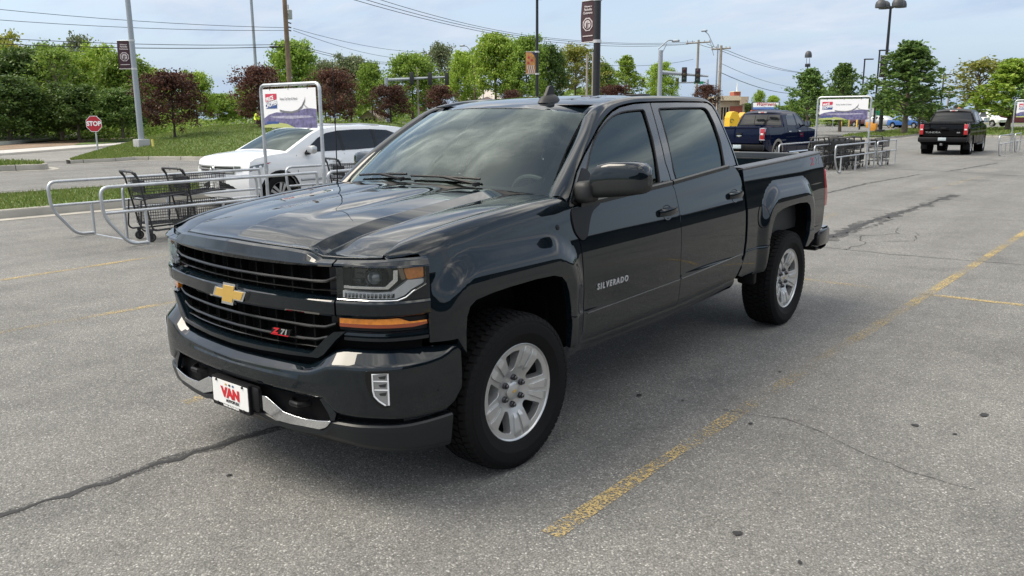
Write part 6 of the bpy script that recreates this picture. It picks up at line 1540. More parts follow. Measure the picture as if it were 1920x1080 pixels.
# --- poles
def pole_mb(p,zt,r0,r1,n=10,sq=False):
    m=MB()
    if sq:
        m.prism([(-1,-1),(1,-1),(1,1),(-1,1)],p.z,zt,lambda a,b,h:(p.x+a*(r0+(r1-r0)*(h-p.z)/(zt-p.z)),p.y+b*(r0+(r1-r0)*(h-p.z)/(zt-p.z)),h))
    else: m.tube([(p.x,p.y,p.z),(p.x,p.y,zt)],[r0,r1],n)
    return m
def zat(u,v,D): return at(u,v,D).z
def cloth_banner(parent,p,side,w,z0,z1,print_=True,flower=False,yaw=None):
    d=CR.copy(); d.z=0; d.normalize()
    if yaw: d=Matrix.Rotation(yaw,3,'Z')@d
    nrm=Vector((-d.y,d.x,0)); nrm=-nrm if nrm.dot(CF)>0 else nrm
    d=d*side; off=.10
    xd=d if side>0 else d
    def fn(a,b,h):   # a: 0..w outward from the pole, b height
        bow=.05*math.sin(math.pi*(b-z0)/(z1-z0))*(a/w)
        q=p+xd*(off+a)+nrm*(h+bow); return (q.x,q.y,b)
    m=MB(); m.grid([[fn(w*i/8,z0+(z1-z0)*j/10,0) for i in range(9)] for j in range(11)]); m.grid([[fn(w*i/8,z0+(z1-z0)*j/10,-.012) for i in range(9)][::-1] for j in range(11)])
    ban=m.build('banner',MAROON if not flower else mat('flower_banner_cloth',(.50,.24,.09),rough=.8,var=.25,vscale=3),parent,None)
    for z in (z0,z1): k=MB(); k.tube([p+Vector((0,0,z)),p+xd*(off+w)+Vector((0,0,z))] if False else [(p.x,p.y,z),(p.x+xd.x*(off+w),p.y+xd.y*(off+w),z)],.02,6); k.lathe([(.14,-.05),(.14,.05)],12,Matrix.Translation((p.x,p.y,z))); k.build('banner_arm',mat('pale_clamp',(.55,.55,.55),rough=.4,metal=.5),parent)
    H_=z1-z0
    rd=1 if d.dot(CR)>0 else -1
    tf=lambda x,y,h:fn(w*.5+rd*x,y,.012+h)
    if print_ and not flower:
        for t,yy,s in (('Welcome to',.86,.055),('Parkville',.785,.085),('Commons',.705,.080),('EST. 2001',.15,.0) ):
            if s: text_mb(t,H_*s,lambda x,y,h:tf(x*.9,z0+H_*yy+y,h),.002,bold=.004).build('banner_lettering',BANW,ban,None)
        r=w*.36; cz=z0+H_*.43
        m=MB(); oc=[(r*math.cos(a),r*1.0*math.sin(a)) for a in [math.pi/8+i*math.pi/4 for i in range(8)]]; m.add([tf(x,cz+y,.002) for x,y in oc],[tuple(range(8))]); m.build('emblem_ring',BANW,ban,None)
        m=MB(); m.add([tf(.78*r*math.cos(a),cz+.78*r*math.sin(a),.006) for a in [i*math.pi/12 for i in range(24)]],[tuple(range(24))]); m.build('emblem_field',MAROON,ban,None)
        m=MB(); m.add([tf(.60*r*math.cos(a),cz+.60*r*math.sin(a),.010) for a in [i*math.pi/12 for i in range(24)]],[tuple(range(24))]); m.build('emblem_disc',BANW,ban,None)
        m=MB(); 
        for q in ([(-.30,-.50),(-.05,-.52),(-.08,.20),(-.22,.32)],[(.02,-.5),(.16,-.5),(.12,.42),(.05,.42)],[(-.02,.02),(.45,.06),(.45,.14),(-.02,.12)]): m.add([tf(r*x,cz+r*y,.013) for x,y in q],[(0,1,2,3)])
        m.build('emblem_figure',MAROON,ban,None)
        m=MB(); m.add([tf(x*w*.36,z0+H_*y,.01) for x,y in ((-1,.14),(1,.14),(1,.165),(-1,.165))],[(0,1,2,3)]); m.build('banner_line',BANW,ban,None)
    if flower:
        rr=random.Random(4); CO=[mat('petal_red',(.42,.05,.06),rough=.8),mat('petal_orange',(.60,.30,.06),rough=.8),mat('stem_white',(.62,.63,.66),rough=.8),mat('banner_navy',(.03,.04,.10),rough=.8)]
        m=MB(); m.add([tf(w*x,z0+H_*y,.004) for x,y in ((.1,1),(.5,1),(.5,.72),(.34,.86))],[(0,1,2,3)]); m.build('banner_patch',CO[3],ban,None)
        for cx_,cy_,r,c in ((-.18,.75,.14,0),(.12,.62,.15,0),(-.22,.5,.12,0),(.25,.82,.13,1),(.0,.86,.10,1),(.3,.45,.12,1)):
            m=MB(); pts=[(w*(cx_+r*(1 if k%2 else .72)*math.cos(k*math.pi/8)),z0+H_*cy_+w*r*(1 if k%2 else .72)*math.sin(k*math.pi/8)) for k in range(16)]; m.add([tf(x,y,.008) for x,y in pts],[tuple(range(16))]); m.build('banner_flower',CO[c],ban,None)
        for x0 in (-.3,-.1,.1,.3):
            m=MB(); L1=[(x0+.05*math.sin(k*1.3),.02+.38*k/5) for k in range(6)]; m.add([tf(w*x,z0+H_*y,.007) for x,y in L1]+[tf(w*(x+.07),z0+H_*y,.007) for x,y in L1[::-1]],[tuple(range(12))]); m.build('banner_stem',CO[2],ban,None)
def lamp_post(u,D,label,zbase,vtop,r0,r1,mt,base=None,group='lamp posts of the lot',name='lamp_post'):
    p=ground(u,D,zbase); zt=zat(u,vtop,D); t=thing(name,label,'lamp post',(0,0,0),0,group); m=pole_mb(p,zt,r0,r1); m.build('pole',mt,t,50)
    if base: m=MB(); m.bbox(p.x-base[0],p.x+base[0],p.y-base[0],p.y+base[0],zbase-.2,zbase+base[1],.04); m.build('base',base[2],t,40)
    t['_p']=0; del t['_p']; return t,p,zt
def shoebox(t,p,zt,mt,n=2,s=1.):
    for i in range(n):
        a=math.pi*2*i/n+.5; m=MB(); d=Vector((math.cos(a),math.sin(a),0)); m.tube([p.xy.to_3d()+Vector((0,0,zt-.1)),p.xy.to_3d()+d*.5*s+Vector((0,0,zt))],.05,6); 
        c=p+d*.8*s; m.bbox(c.x-.35*s,c.x+.35*s,c.y-.35*s,c.y+.35*s,zt-.05,zt+.25*s,.06); m.build('lamp_head',mt,t,40)
t,p,zt=lamp_post(267,40.5,'tall grey lamp post with maroon banner on the bank at the left',at(267,282,40.5).z,-40,.15,.12,GREYP,(.30,.55,mat('grey_base_concrete',(.33,.33,.34),rough=.8)),name='lamp_post')
z1=zat(253,80,40.5); z0=zat(253,131,40.5); cloth_banner(t,p,-1,.62,z0,z1); shoebox(t,p,zt,GREYP)
t,p,zt=lamp_post(488,62,'second grey lamp post with a small maroon banner, left of the wooden utility pole',.6,-4,.13,.10,GREYP); cloth_banner(t,p,-1,.6,zat(480,160,62),zat(480,131,62)); shoebox(t,p,zt,GREYP)
t,p,zt=lamp_post(1007,51,'black lamp post with the flower banner above the truck roof',0,4,.11,.08,BLKM); cloth_banner(t,p,-1,.60,zat(1000,140,51),zat(1000,100,51),flower=True)
for a in (.2,2.0,3.6,5.2):
    d=Vector((math.cos(a),math.sin(a),0)); m=MB(); m.tube([(p.x,p.y,zt-.1),(p.x+d.x*.3,p.y+d.y*.3,zt+.05)],.05,6); M=Matrix.Translation((p.x+d.x*.6,p.y+d.y*.6,zt+.02)); m.lathe([(0,.42),(.22,.38),(.34,.22),(.36,0),(.30,-.02),(0,0)],14,M); m.build('lamp_head',BLKM,t,50)
t,p,zt=lamp_post(1116,27.5,'black pole with the large maroon banner rising behind the truck roof',0,-60,.125,.11,BLKM); cloth_banner(t,p,-1,.62,zat(1107,82,27.5),zat(1107,7.5,27.5),yaw=R(-50)); shoebox(t,p,zt,BLKM)
def dome_head(t,p,zt,s,offs,mt):
    for a in offs:
        d=Vector((math.cos(a),math.sin(a),0)); m=MB(); m.tube([(p.x,p.y,zt-.2*s),(p.x+d.x*.45*s,p.y+d.y*.45*s,zt)],.06*s,6); M=Matrix.Translation((p.x+d.x*.85*s,p.y+d.y*.85*s,zt-.05*s)); m.lathe([(0,.62*s),(.22*s,.58*s),(.40*s,.42*s),(.47*s,.18*s),(.47*s,-.06*s),(.42*s,-.06*s),(0,.02*s)],18,M); m.build('lamp_head',mt,t,50)
LH=mat('dark_lamp_head',(.045,.047,.052),rough=.5)
D4=72; t,p,zt=lamp_post(1650,D4,'tall black lamp post with four dome heads on the right island',.14,18,.17,.10,BLKM,(.34,.28,BLKM)); cr=math.atan2(CR.y,CR.x); dome_head(t,p,zt,1.0,(cr,cr+math.pi,cr+math.pi/2+.2,cr-math.pi/2+.25),LH)
cloth_banner(t,p,-1,.62,zat(1655,146,D4),zat(1655,106,D4),yaw=R(25))
D5=78; p=ground(1506,D5,0); t=thing('lamp_post','single round headed black lamp post left of the second hanging sign','lamp post',(0,0,0),0,'lamp posts of the lot'); zt=zat(1507,124,D5); pole_mb(p,zt,.09,.06).build('pole',BLKM,t); m=MB()
for a in (-.14,.14): m.tube([(p.x+CR.x*a,p.y+CR.y*a,zt-.1),(p.x+CR.x*a,p.y+CR.y*a,zat(1507,111,D5))],.02,5)
m.bbox(p.x-.2,p.x+.2,p.y-.2,p.y+.2,zt-.15,zt+.15,.03); m.build('lamp_neck',BLKM,t); m=MB(); zz=zat(1507,110,D5); m.lathe([(0,.62),(.16,.58),(.27,.44),(.32,.2),(.32,0),(0,0)],18,Matrix.Translation((p.x,p.y,zz))); m.build('lamp_head',LH,t,50)
for u,D,vt,lab in ((1611,95,113,'thin black pole with a flat square lamp above the second hanging sign'),(1637,88,97,'thin black pole with a flat square lamp left of the four headed post'),(1760,105,141,'thin black pole with a flat square lamp behind the black pickup')):
    t,p,zt=lamp_post(u,D,lab,0,vt,.10,.08,BLKM,(.35,.75,ORG) if u==1637 else None); m=MB(); d=Vector((CR.x,CR.y,0)).normalized(); M=Matrix.Translation((p.x+d.x*.45,p.y+d.y*.45,zt))@Matrix.Rotation(math.atan2(d.y,d.x),4,'Z'); m.bbox(-.5,.5,-.2,.2,-.05,.07,.02,M); m.build('lamp_head',BLKM,t,40)
# --- bollards and plinths
for i,(u,D,lab) in enumerate(((1577,113,'leftmost yellow bollard under the second hanging sign'),(1591,113,'second yellow bollard, the one beside a small white notice'),(1606,112,'third yellow bollard under the second hanging sign'),(1637.5,108,'yellow bollard beside the orange plinth'),(1653,103,'yellow bollard just right of the four headed lamp post'),(1670,103,'yellow bollard in front of the silver grey car'),(1685,102,'yellow bollard right of the silver grey car'),(1700,101,'yellow bollard beside the tall orange box'),(1717,100,'yellow bollard in front of the bright blue car'))):
    p=ground(u,D,0); m=MB(); m.lathe([(.105,0),(.105,1.02),(.08,1.10),(0,1.13)],12,Matrix.Translation(p)); t=thing('bollard',lab,'bollard',(0,0,0),0,'yellow bollards'); m.build('post',YEL,t,40)
for u,D,w,h,lab in ((1631,106,.40,.75,'short orange plinth among the yellow bollards'),(1697,101,.30,1.25,'tall orange box among the yellow bollards')):
    p=ground(u,D,0); m=MB(); m.bbox(p.x-w,p.x+w,p.y-w,p.y+w,0,h,.04); tag(m.build('plinth',ORG,None,40),lab,'plinth')
p=ground(289,39.5,.3); q=at(289,284,39.5); m=MB(); m.tube([(q.x,q.y,q.z-.2),(q.x-.08,q.y,at(287,261,39.5).z)],[.06,.055],10); t=thing('marker_post','short leaning yellow marker post on the bank right of the grey lamp post','marker post'); m.build('post',mat('pale_yellow_plastic',(.62,.52,.13),rough=.6),t,40)
# --- stop sign
D=39.6; p=ground(184.5,D,0.0); t=thing('stop_sign','red octagonal STOP sign on a grey post at the edge of the bank','stop sign'); d=Vector((CR.x,CR.y,0)).normalized(); nr=Vector((-d.y,d.x,0)); nr=-nr if nr.dot(CF)>0 else nr
zc_=zat(183,232,D); rad=.375/math.cos(math.pi/8)
m=MB(); m.tube([(p.x,p.y,-.1),(p.x,p.y,zc_-.2)],.04,8); m.build('post',GALV,t)
sf=lambda a,b,h:(p.x+d.x*(a-.03)+nr.x*(h+.05),p.y+d.y*(a-.03)+nr.y*(h+.05),zc_+b)
oc=lambda r:[(r*math.cos(math.pi/8+i*math.pi/4),r*math.sin(math.pi/8+i*math.pi/4)) for i in range(8)]
m=MB(); m.prism(oc(rad),-.01,0,sf); fa=m.build('sign_face',SIGNW,t,None); m=MB(); m.prism(oc(rad*.94),0,.004,sf); m.build('sign_field',mat('sign_red',(.40,.012,.025),rough=.45),fa,None)
text_mb('STOP',.30,lambda a,b,h:sf(a,b,h+.006),.003,bold=.012,xs=.95).build('lettering',SIGNW,fa,None)
# --- utility poles
def util(u,D,vtop,label,mt,r=.15,arms=(),zb=0):
    p=ground(u,D,zb); t=thing('utility_pole',label,'utility pole',(0,0,0),0,'utility poles'); zt=zat(u,vtop,D); pole_mb(p,zt,r,r*.75).build('pole',mt,t,50)
    for v,w in arms:
        z=zat(u,v,D); m=MB(); a=CR.copy(); a.z=0; a.normalize(); m.tube([(p.x-a.x*w,p.y-a.y*w,z-.06*w),(p.x+a.x*w,p.y+a.y*w,z+.06*w)],.08,6)
        for k in (-.9,-.5,.5,.9): m.tube([(p.x+a.x*w*k,p.y+a.y*w*k,z),(p.x+a.x*w*k,p.y+a.y*w*k,z+.25)],.04,5)
        m.build('crossarm',WOODG,t)
    return t,p
DU=62
t,pU=util(548.5,DU,-30,'brown wooden utility pole with a grey transformer above the near hanging sign',WOODP,.21,(),.6)
q=at(541,27,DU); m=MB(); m.lathe([(0,-.36),(.27,-.34),(.28,.30),(.2,.36),(0,.38)],16,Matrix.Translation(q)); m.tube([q+Vector((0,0,.3)),q+Vector((0,0,.7))],.05,6); m.tube([q,pU.xy.to_3d()+Vector((0,0,q.z))],.06,6); m.build('transformer',mat('transformer_grey',(.34,.36,.35),rough=.5),t,50)
m=MB()
for v in (44,52,58): a=at(546,v,DU); m.tube([a,a+Vector((-CR.x*.35,-CR.y*.35,.1))],.05,5)
m.build('insulator',BLKM,t)
util(1303,92,78,'utility pole with one crossarm behind the grey signal pole',WOODG,.17,((83,1.35),)); util(1345,86,88,'utility pole with one crossarm right of the tall street light',WOODG,.19,((94,1.0),))
util(786,80,128,'plain grey wooden post crossing the left signal arm',WOODG,.13); util(891,86,122,'thin brown post left of the small signal',WOODP,.10); util(929.5,92,147,'short pale post right of the small signal',WOODG,.10); util(1099,70,104,'pale grey wooden post, left of the pair beside the black banner pole',WOODG,.11); util(1110,69,101,'pale grey wooden post, right of the pair beside the black banner pole',WOODG,.11); util(1773,125,172,'distant utility pole with a crossarm behind the black pickup',WOODG,.16,((174,1.0),))
# --- traffic signals
SIGB=mat('signal_housing',(.015,.016,.017),rough=.5); GRN=mat('street_sign_green',(.01,.22,.10),rough=.5)
LENS3=[mat('signal_lens_red',(.05,.008,.008),rough=.5),mat('signal_lens_amber',(.05,.03,.006),rough=.5),mat('signal_lens_green',(.006,.035,.02),rough=.5)]
def signal_head(t,p,back=False,s=1.):
    d=Vector((CR.x,CR.y,0)).normalized(); nr=Vector((d.y,-d.x,0)); nr=-nr if nr.dot(CF)>0 else nr
    if back: nr=-nr
    A=math.atan2(d.y,d.x); M=Matrix.Translation(p)@Matrix.Rotation(A,4,'Z'); m=MB(); m.bbox(-.20*s,.20*s,-.1,.1,-.58*s,.58*s,.03,M); o=m.build('signal_head',SIGB,t,40)
    if not back:
        for i in range(3):
            m=MB(); c=p+nr*.12+Vector((0,0,(.36-.36*i)*s)); m.lathe([(.13*s,0),(.10*s,.03),(0,.04)],14,Matrix.Translation(c)@rot_to(nr)); m.build('signal_lens',LENS3[i],o)
def signal_arm(u,D,vb,vt,u2,v1,v2,heads,label,r=.14,cobra=None,zb=0,backs=()):
    p=ground(u,D,zb); t=thing('traffic_signal',label,'traffic signal',(0,0,0),0,'traffic signals'); zt=zat(u,vt,D); pole_mb(p,zt,r,r*.8,12).build('pole',GREYP,t)
    a=at(u,v1,D); b=at(u2,v2,D); m=MB(); m.tube([a,b],[r*.75,r*.35],8); m.build('mast_arm',GREYP,t)
    for i,(hu,hv) in enumerate(heads): signal_head(t,at(hu,hv,D-.15),i in backs)
    if cobra:
        (cu,cv),(du,dv)=cobra; a=at(u,dv,D); b=at(cu,cv,D); m=MB(); m.tube(bent([a,a.lerp(b,.6)+Vector((0,0,.35)),b],.8),.05,6); m.tube([a-Vector((0,0,1.0)),a.lerp(b,.5)+Vector((0,0,.1))],.035,5); m.bbox(b.x-.25,b.x+.35,b.y-.15,b.y+.15,b.z-.08,b.z+.1,.05); m.build('street_light_arm',GREYP,t,50)
    return t
signal_arm(728,78,215,147,840,150,144,((772,147),(806,148),(838,148)),'left grey signal arm with three heads above the plum trees',.22,backs=(0,1,2))
t=signal_arm(1234,66,182,97,1328,135,143,((1283,140),(1308,142)),'right grey signal pole with a street light arm above the truck roof',.22,((1266,77),(1236,92)))
t=signal_arm(1323,100,185,150,1202,154,156,((1206,155),(1243,155),(1269.5,155)),'far signal arm with three heads behind the right signal pole',.16)
q=at(1310,155,99.5); m=MB(); d=Vector((CR.x,CR.y,0)).normalized(); m.prism([(-.58,-.16),(.58,-.16),(.58,.16),(-.58,.16)],-.02,.02,lambda a,b,h:(q.x+d.x*a-d.y*0+CF.x*h,q.y+d.y*a+CF.y*h,q.z+b)); m.build('street_name_sign',GRN,t,None)
t=signal_arm(975.5,84,185,164,908,168,162,((904.5,157),),'small signal on the arm with a green street name sign over the pale roof',.14); q=at(961,168,83.7); m=MB(); m.prism([(-.72,-.13),(.72,-.13),(.72,.13),(-.72,.13)],-.02,.02,lambda a,b,h:(q.x+d.x*a+CF.x*h,q.y+d.y*a+CF.y*h,q.z+b-a*.07)); m.build('street_name_sign',GRN,t,None)
def street_light(u,D,vt,hu,hv,label,r=.11):
    p=ground(u,D,0); t=thing('street_light',label,'street light',(0,0,0),0,'street lights'); zt=zat(u,vt,D); pole_mb(p,zt,r,r*.7).build('pole',GREYP,t); a=at(u,vt+2,D); b=at(hu,hv,D); m=MB(); m.tube([a,a.lerp(b,.6)+Vector((0,0,.3)),b],.05,6); m.tube([a-Vector((0,0,.9)),a.lerp(b,.45)],.035,5); m.build('arm',GREYP,t,50); m=MB(); m.bbox(b.x-.35,b.x+.3,b.y-.15,b.y+.15,b.z-.08,b.z+.12,.06); m.build('lamp_head',GREYP,t,50)
street_light(1339,88,86,1321,58,'tall thin street light whose arm leans left over the utility poles'); street_light(888,95,99,867,86,'street light with its arm reaching left above the yellow green tree',.09)
p=ground(907,98,0); t=thing('flag_pole','thin bare grey mast behind the small signal','mast'); pole_mb(p,zat(907,110,98),.07,.05).build('pole',GREYP,t)
# --- overhead wires
WIRE=mat('black_cable',(.02,.02,.022),rough=.6)
def wire(pts,r,label,n=10):
    P=[at(u,v,D) for u,v,D in pts]; o=[]
    for a,b in zip(P,P[1:]):
        for i in range(n): t=i/n; q=a.lerp(b,t); q.z-=(b-a).length*.012*4*t*(1-t); o.append(q)
    o.append(P[-1]); m=MB(); m.tube(o,r,5); tag(m.build('overhead_wire',WIRE,None,60),label,'wire','overhead wires')
wire([(-120,5,48),(546,52,DU)],.018,'topmost wire from the left picture edge to the wooden utility pole'); wire([(-120,28,48),(546,57,DU)],.018,'second wire from the top left of the wooden utility pole'); wire([(-120,64,48),(546,83,DU)],.022,'third wire from the top left of the wooden utility pole'); wire([(-120,76,48),(546,87,DU)],.028,'lowest and thickest wire left of the wooden utility pole')
wire([(550,53,DU),(800,98,95)],.018,'upper wire running right from the wooden utility pole into the pale tree'); wire([(550,57,DU),(760,110,95)],.018,'middle wire running right from the wooden utility pole'); wire([(550,82,DU),(752,117,95)],.022,'lower wire running right from the wooden utility pole'); wire([(550,86,DU),(748,120,95)],.022,'lowest wire running right from the wooden utility pole')
wire([(655,-3,50),(1010,76,70),(1290,83,92)],.020,'lowest of three wires crossing the sky to the crossarm pole'); wire([(678,-3,50),(1010,72,70),(1318,80,92)],.020,'middle of three wires crossing the sky to the crossarm pole'); wire([(705,-3,50),(1010,69,70),(1303,78,92)],.018,'upper of three wires crossing the sky to the crossarm pole')
wire([(1303,80,92),(1345,92,86),(1520,137,130)],.025,'upper wire falling right from the two crossarm poles'); wire([(1325,82,92),(1365,95,86),(1540,138,130)],.025,'second wire falling right from the two crossarm poles'); wire([(1347,134,86),(1500,176,130)],.035,'thick lower wire falling right past the brick tower'); wire([(1350,118,86),(1520,165,140)],.022,'thin lower wire falling right above the brick tower'); wire([(1130,122,70),(1300,111,92)],.018,'thin wire between the black banner pole and the crossarm pole'); wire([(1550,135,130),(1660,160,150)],.03,'far wire between the round headed lamp and the four headed lamp post')
a=at(513,88,60); m=MB(); m.lathe([(0,-.32),(.07,-.28),(.09,0),(.07,.28),(0,.32)],10,Matrix.Translation(a)@rot_to((CR.x,CR.y,0))); tag(m.build('cable_splice',WIRE,None,50),'black splice case hanging on the lowest wire by the wooden utility pole','splice case')
# ------------------------------------------------------------------ buildings and signs in the distance
BRICK=mat('red_brick',(.30,.085,.055),rough=.9,var=.15,vscale=2); CREAM=mat('cream_fascia',(.62,.52,.36),rough=.7); TAN=mat('tan_stucco',(.45,.36,.26),rough=.85)
HA=math.atan2(CR.y,CR.x)
def placed(name,label,cat,u,D,z=0,rz=None,group=None):
    p=ground(u,D,z); return thing(name,label,cat,(p.x,p.y,z),HA if rz is None else rz,group)
def px(D): return D/CAM_F
# drugstore with brick tower
D=135; s=px(D); t=placed('drugstore','cream and red brick drugstore with a square brick tower and white spire','building',1372,D)
zr=zat(1372,183,D)
m=MB(); m.box(-28*s,22*s,0,14,0,zr-.6); w=m.build('wall',TAN,t,None); m=MB(); m.box(-29*s,10*s,-1.2,14.5,zr-.5,zr+.25); m.build('roof_fascia',CREAM,t,None)
m=MB(); m.add([(8*s,-1.25,zr+.2),(22*s,-1.6,zr-.6),(24*s,6,zr-.6),(8*s,6,zr+.2)],[(0,1,2,3)]); m.prism([(10*s,zr-1.2),(24*s,zr-.8),(25*s,zr+.1),(10*s,zr+.1)],-1.5,8,lambda a,b,h:(a,h,b)); m.build('canopy',TAN,t,None)
m=MB(); m.box(7*s,20*s,2,4.6,0,zat(1384,172,D)); tw=m.build('brick_tower',BRICK,t,None); m=MB(); m.box(6.6*s,20.4*s,1.8,4.8,zat(1384,172,D),zat(1384,171,D)); m.build('tower_cap',CREAM,tw,None)
m=MB(); m.tube([(15.5*s,3,zat(1384,172,D)),(15.5*s,3,zat(1384,154,D))],[.12,.03],6); m.build('spire',WHITE,tw)
m=MB(); m.box(-5*s,18*s,-.1,0,0,zr-1.4); m.build('brick_wall',BRICK,t,None)
for k in range(4): m=MB(); m.box((-26+5*k)*s,(-23+5*k)*s,-.05,.02,1.0,3.0); m.build('window',DGLASS,t,None)
# drugstore road sign
D=118; s=px(D); t=placed('drugstore_sign','white and blue drugstore sign on a brick base above the blue pickup roof','sign',1433,D); z0=zat(1433,206,D); z1=zat(1433,191.5,D); zb=zat(1433,201,D)
m=MB(); m.bbox(-25*s,25*s,-.3,.3,z0-.02,z1,.03); fr_=m.build('sign_box',mat('sign_frame_dark',(.04,.045,.06),rough=.5),t,40)
m=MB(); m.box(-24.3*s,23*s,-.34,-.3,zb,z1-.1); m.build('sign_panel',mat('backlit_white',(.70,.72,.70),rough=.4,emit=((.9,.95,.9),.16)),fr_,None); m=MB(); m.box(-24.3*s,23*s,-.34,-.3,z0+.06,zb); m.build('lower_panel',mat('sign_blue_panel',(.14,.27,.62),rough=.4),fr_,None)
text_mb('Walgreens',9.0*s,lambda a,b,h:(a-1*s,-.35-h,(zb+z1)/2+.05+b),.02,shear=.35,bold=.012,xs=.92).build('lettering',mat('sign_script_red',(.50,.02,.04),rough=.4),fr_,None)
m=MB(); m.box(-26*s,25*s,-.5,.5,0,z0-.02); m.build('brick_base',BRICK,t,None)
# long low shop behind the right trees
D=150; s=px(D); t=placed('shop_row','long dark shop front with a red band and white letters behind the right trees','building',1850,D)
m=MB(); m.box(-40*s,120*s,0,18,0,zat(1850,212,D)); m.build('wall',mat('dark_shopfront',(.045,.035,.035),rough=.7,var=.3,vscale=.4),t,None)
m=MB(); m.box(-40*s,120*s,-.5,0,zat(1850,233,D),zat(1850,230.5,D)); m.build('pale_band',mat('pale_pink_band',(.55,.42,.42),rough=.7),t,None); m=MB(); m.box(-40*s,120*s,-.3,0,zat(1850,229,D),zat(1850,214,D)); b_=m.build('red_fascia',mat('dark_red_fascia',(.12,.025,.03),rough=.7),t,None)
text_mb('jo-ann',9*s,lambda a,b,h:(a-15*s,-.32-h,zat(1850,221.5,D)+b),.03,bold=.03).build('lettering',WHITE,b_,None)
D=140; s=px(D); t=placed('shop_sign','dark square sign board with an orange arc above the trees behind the black pickup','sign',1794,D); m=MB(); m.bbox(-9*s,9*s,-.2,.2,zat(1794,215,D),zat(1794,198,D),.05); b_=m.build('board',mat('dark_brown_board',(.035,.025,.028),rough=.6),t,40); m=MB(); P=[( -6*s+12*s*i/12, zat(1794,208,D)+4.5*s*math.sin(math.pi*i/12)) for i in range(13)]; m.tube([(a,-.26,b) for a,b in P],.16,6); m.build('arc_mark',mat('orange_mark',(.6,.25,.05),rough=.5),b_); m=MB(); m.box(-.15,.15,-.1,.1,0,zat(1794,215,D)); m.build('post',BLKM,t,None)
t=placed('road_sign','small green road sign right of the second hanging sign','sign',1640,100); m=MB(); z=zat(1640,212,100); m.prism([(-.55,-.26),(.55,-.26),(.55,.26),(-.55,.26)],-.02,.02,lambda a,b,h:(a,h,z+b)); m.build('panel',GRN,t,None); m=MB(); m.box(-.04,.04,-.02,.02,0,z); m.build('post',GALV,t,None)
for u,v,D,lab in ((1561,222,106,'small white notice on a post under the second hanging sign'),(1590,220,112.6,'small white notice on the second yellow bollard'),(1533,210,98,'back of a white disc sign beside the left post of the second hanging sign'),(1629,210,97,'back of a white board beside the right post of the second hanging sign')):
    t=placed('notice',lab,'notice',u,D); z=zat(u,v,D); k=.24 if D>100 else .42; m=MB(); m.prism(rnd([(-k,-k),(k,-k),(k,k),(-k,k)],.1),-.01,.01,lambda a,b,h:(a,h,z+b)); m.build('panel',WHITE,t,None); m=MB(); m.box(-.03,.03,.0,.05,0,z); m.build('post',GALV,t,None)
# houses among the trees
D=108; s=px(D); t=placed('house','pale roofed house among the trees above the truck roof','house',893,D,rz=HA); ze=zat(893,186,D); zt=zat(893,167.5,D)
m=MB(); m.box(-34*s,44*s,0,8,0,ze); m.build('wall',mat('house_siding',(.55,.48,.42),rough=.8),t,None); m=MB(); m.prism([(-38*s,ze-.1),(48*s,ze-.1),(30*s,zt),(-14*s,zt)],-.4,4.2,lambda a,b,h:(a,h,b)) if False else m.add([(-40*s,-.6,ze-.05),(50*s,-.6,ze-.05),(34*s,4,zt),(-16*s,4,zt),(-40*s,8.6,ze-.05),(50*s,8.6,ze-.05)],[(0,1,2,3),(5,4,3,2),(4,0,3),(1,5,2)]); m.build('roof',mat('pale_shingle',(.42,.38,.34),rough=.9,var=.08,vscale=2),t,None)
m=MB(); m.add([(6*s,-1.4,ze-.1),(34*s,-1.4,ze-.1),(22*s,-1.4,zt-1.0)],[(0,1,2)]); m.build('gable',mat('gable_pink',(.45,.33,.33),rough=.8),t,None)
for x in (-28,-18,12): m=MB(); m.box(x*s,(x+5)*s,-.05,.02,ze-1.6,ze-.5); m.build('window',DGLASS,t,None)
D=96; s=px(D); t=placed('house','small tan gabled house half hidden under the plum trees','house',692,D); ze=zat(692,219,D); zt=zat(692,207,D)
m=MB(); m.box(-17*s,17*s,0,6,0,ze); m.prism([(-17*s,ze),(17*s,ze),(0,zt-.1)],0,6,lambda a,b,h:(a,h,b)); m.build('wall',mat('tan_siding',(.46,.36,.25),rough=.8),t,None)
m=MB(); m.add([(-19*s,-.4,ze-.25),(0,-.4,zt),(0,6.4,zt),(-19*s,6.4,ze-.25),(19*s,-.4,ze-.25),(19*s,6.4,ze-.25)],[(0,1,2,3),(1,4,5,2)]); m.build('roof',mat('brown_shingle',(.24,.19,.15),rough=.9),t,None)
for k in range(4): m=MB(); m.box((-13+7*k)*s,(-9+7*k)*s,-.05,.02,ze-1.2,ze-.2); m.build('window',DGLASS,t,None)
# clothes donation bin
D=47; s=px(D); t=placed('donation_bin','bright yellow clothes and shoes donation bin left of the blue pickup cab','donation bin',1375,D); zt=zat(1377,209,D); W_=18*s/2
m=MB(); pts=[(-W_,0),(W_,0),(W_,zt-.35),(W_*.6,zt-.05),(0,zt),(-W_*.6,zt-.05),(-W_,zt-.35)]; m.prism(pts,0,1.2,lambda a,b,h:(a,h,b)); bn=m.build('bin_body',mat('bin_yellow',(.70,.43,.02),rough=.45),t,None)
for tx_,z_,sz in (('Clothes',zt-.92,.26),('& Shoes',zt-1.22,.26)): text_mb(tx_,sz,lambda a,b,h:(a,-.005-h,z_+b),.004,bold=.008,xs=.75).build('lettering',mat('bin_print',(.07,.10,.03),rough=.6),bn,None)
m=MB(); m.tube([(-.16+.10*math.cos(a),-.01,zt-.52+.10*math.sin(a)) for a in [i*.5 for i in range(11)]],.018,5); m.build('bin_mark',MATS['bin_print'],bn)
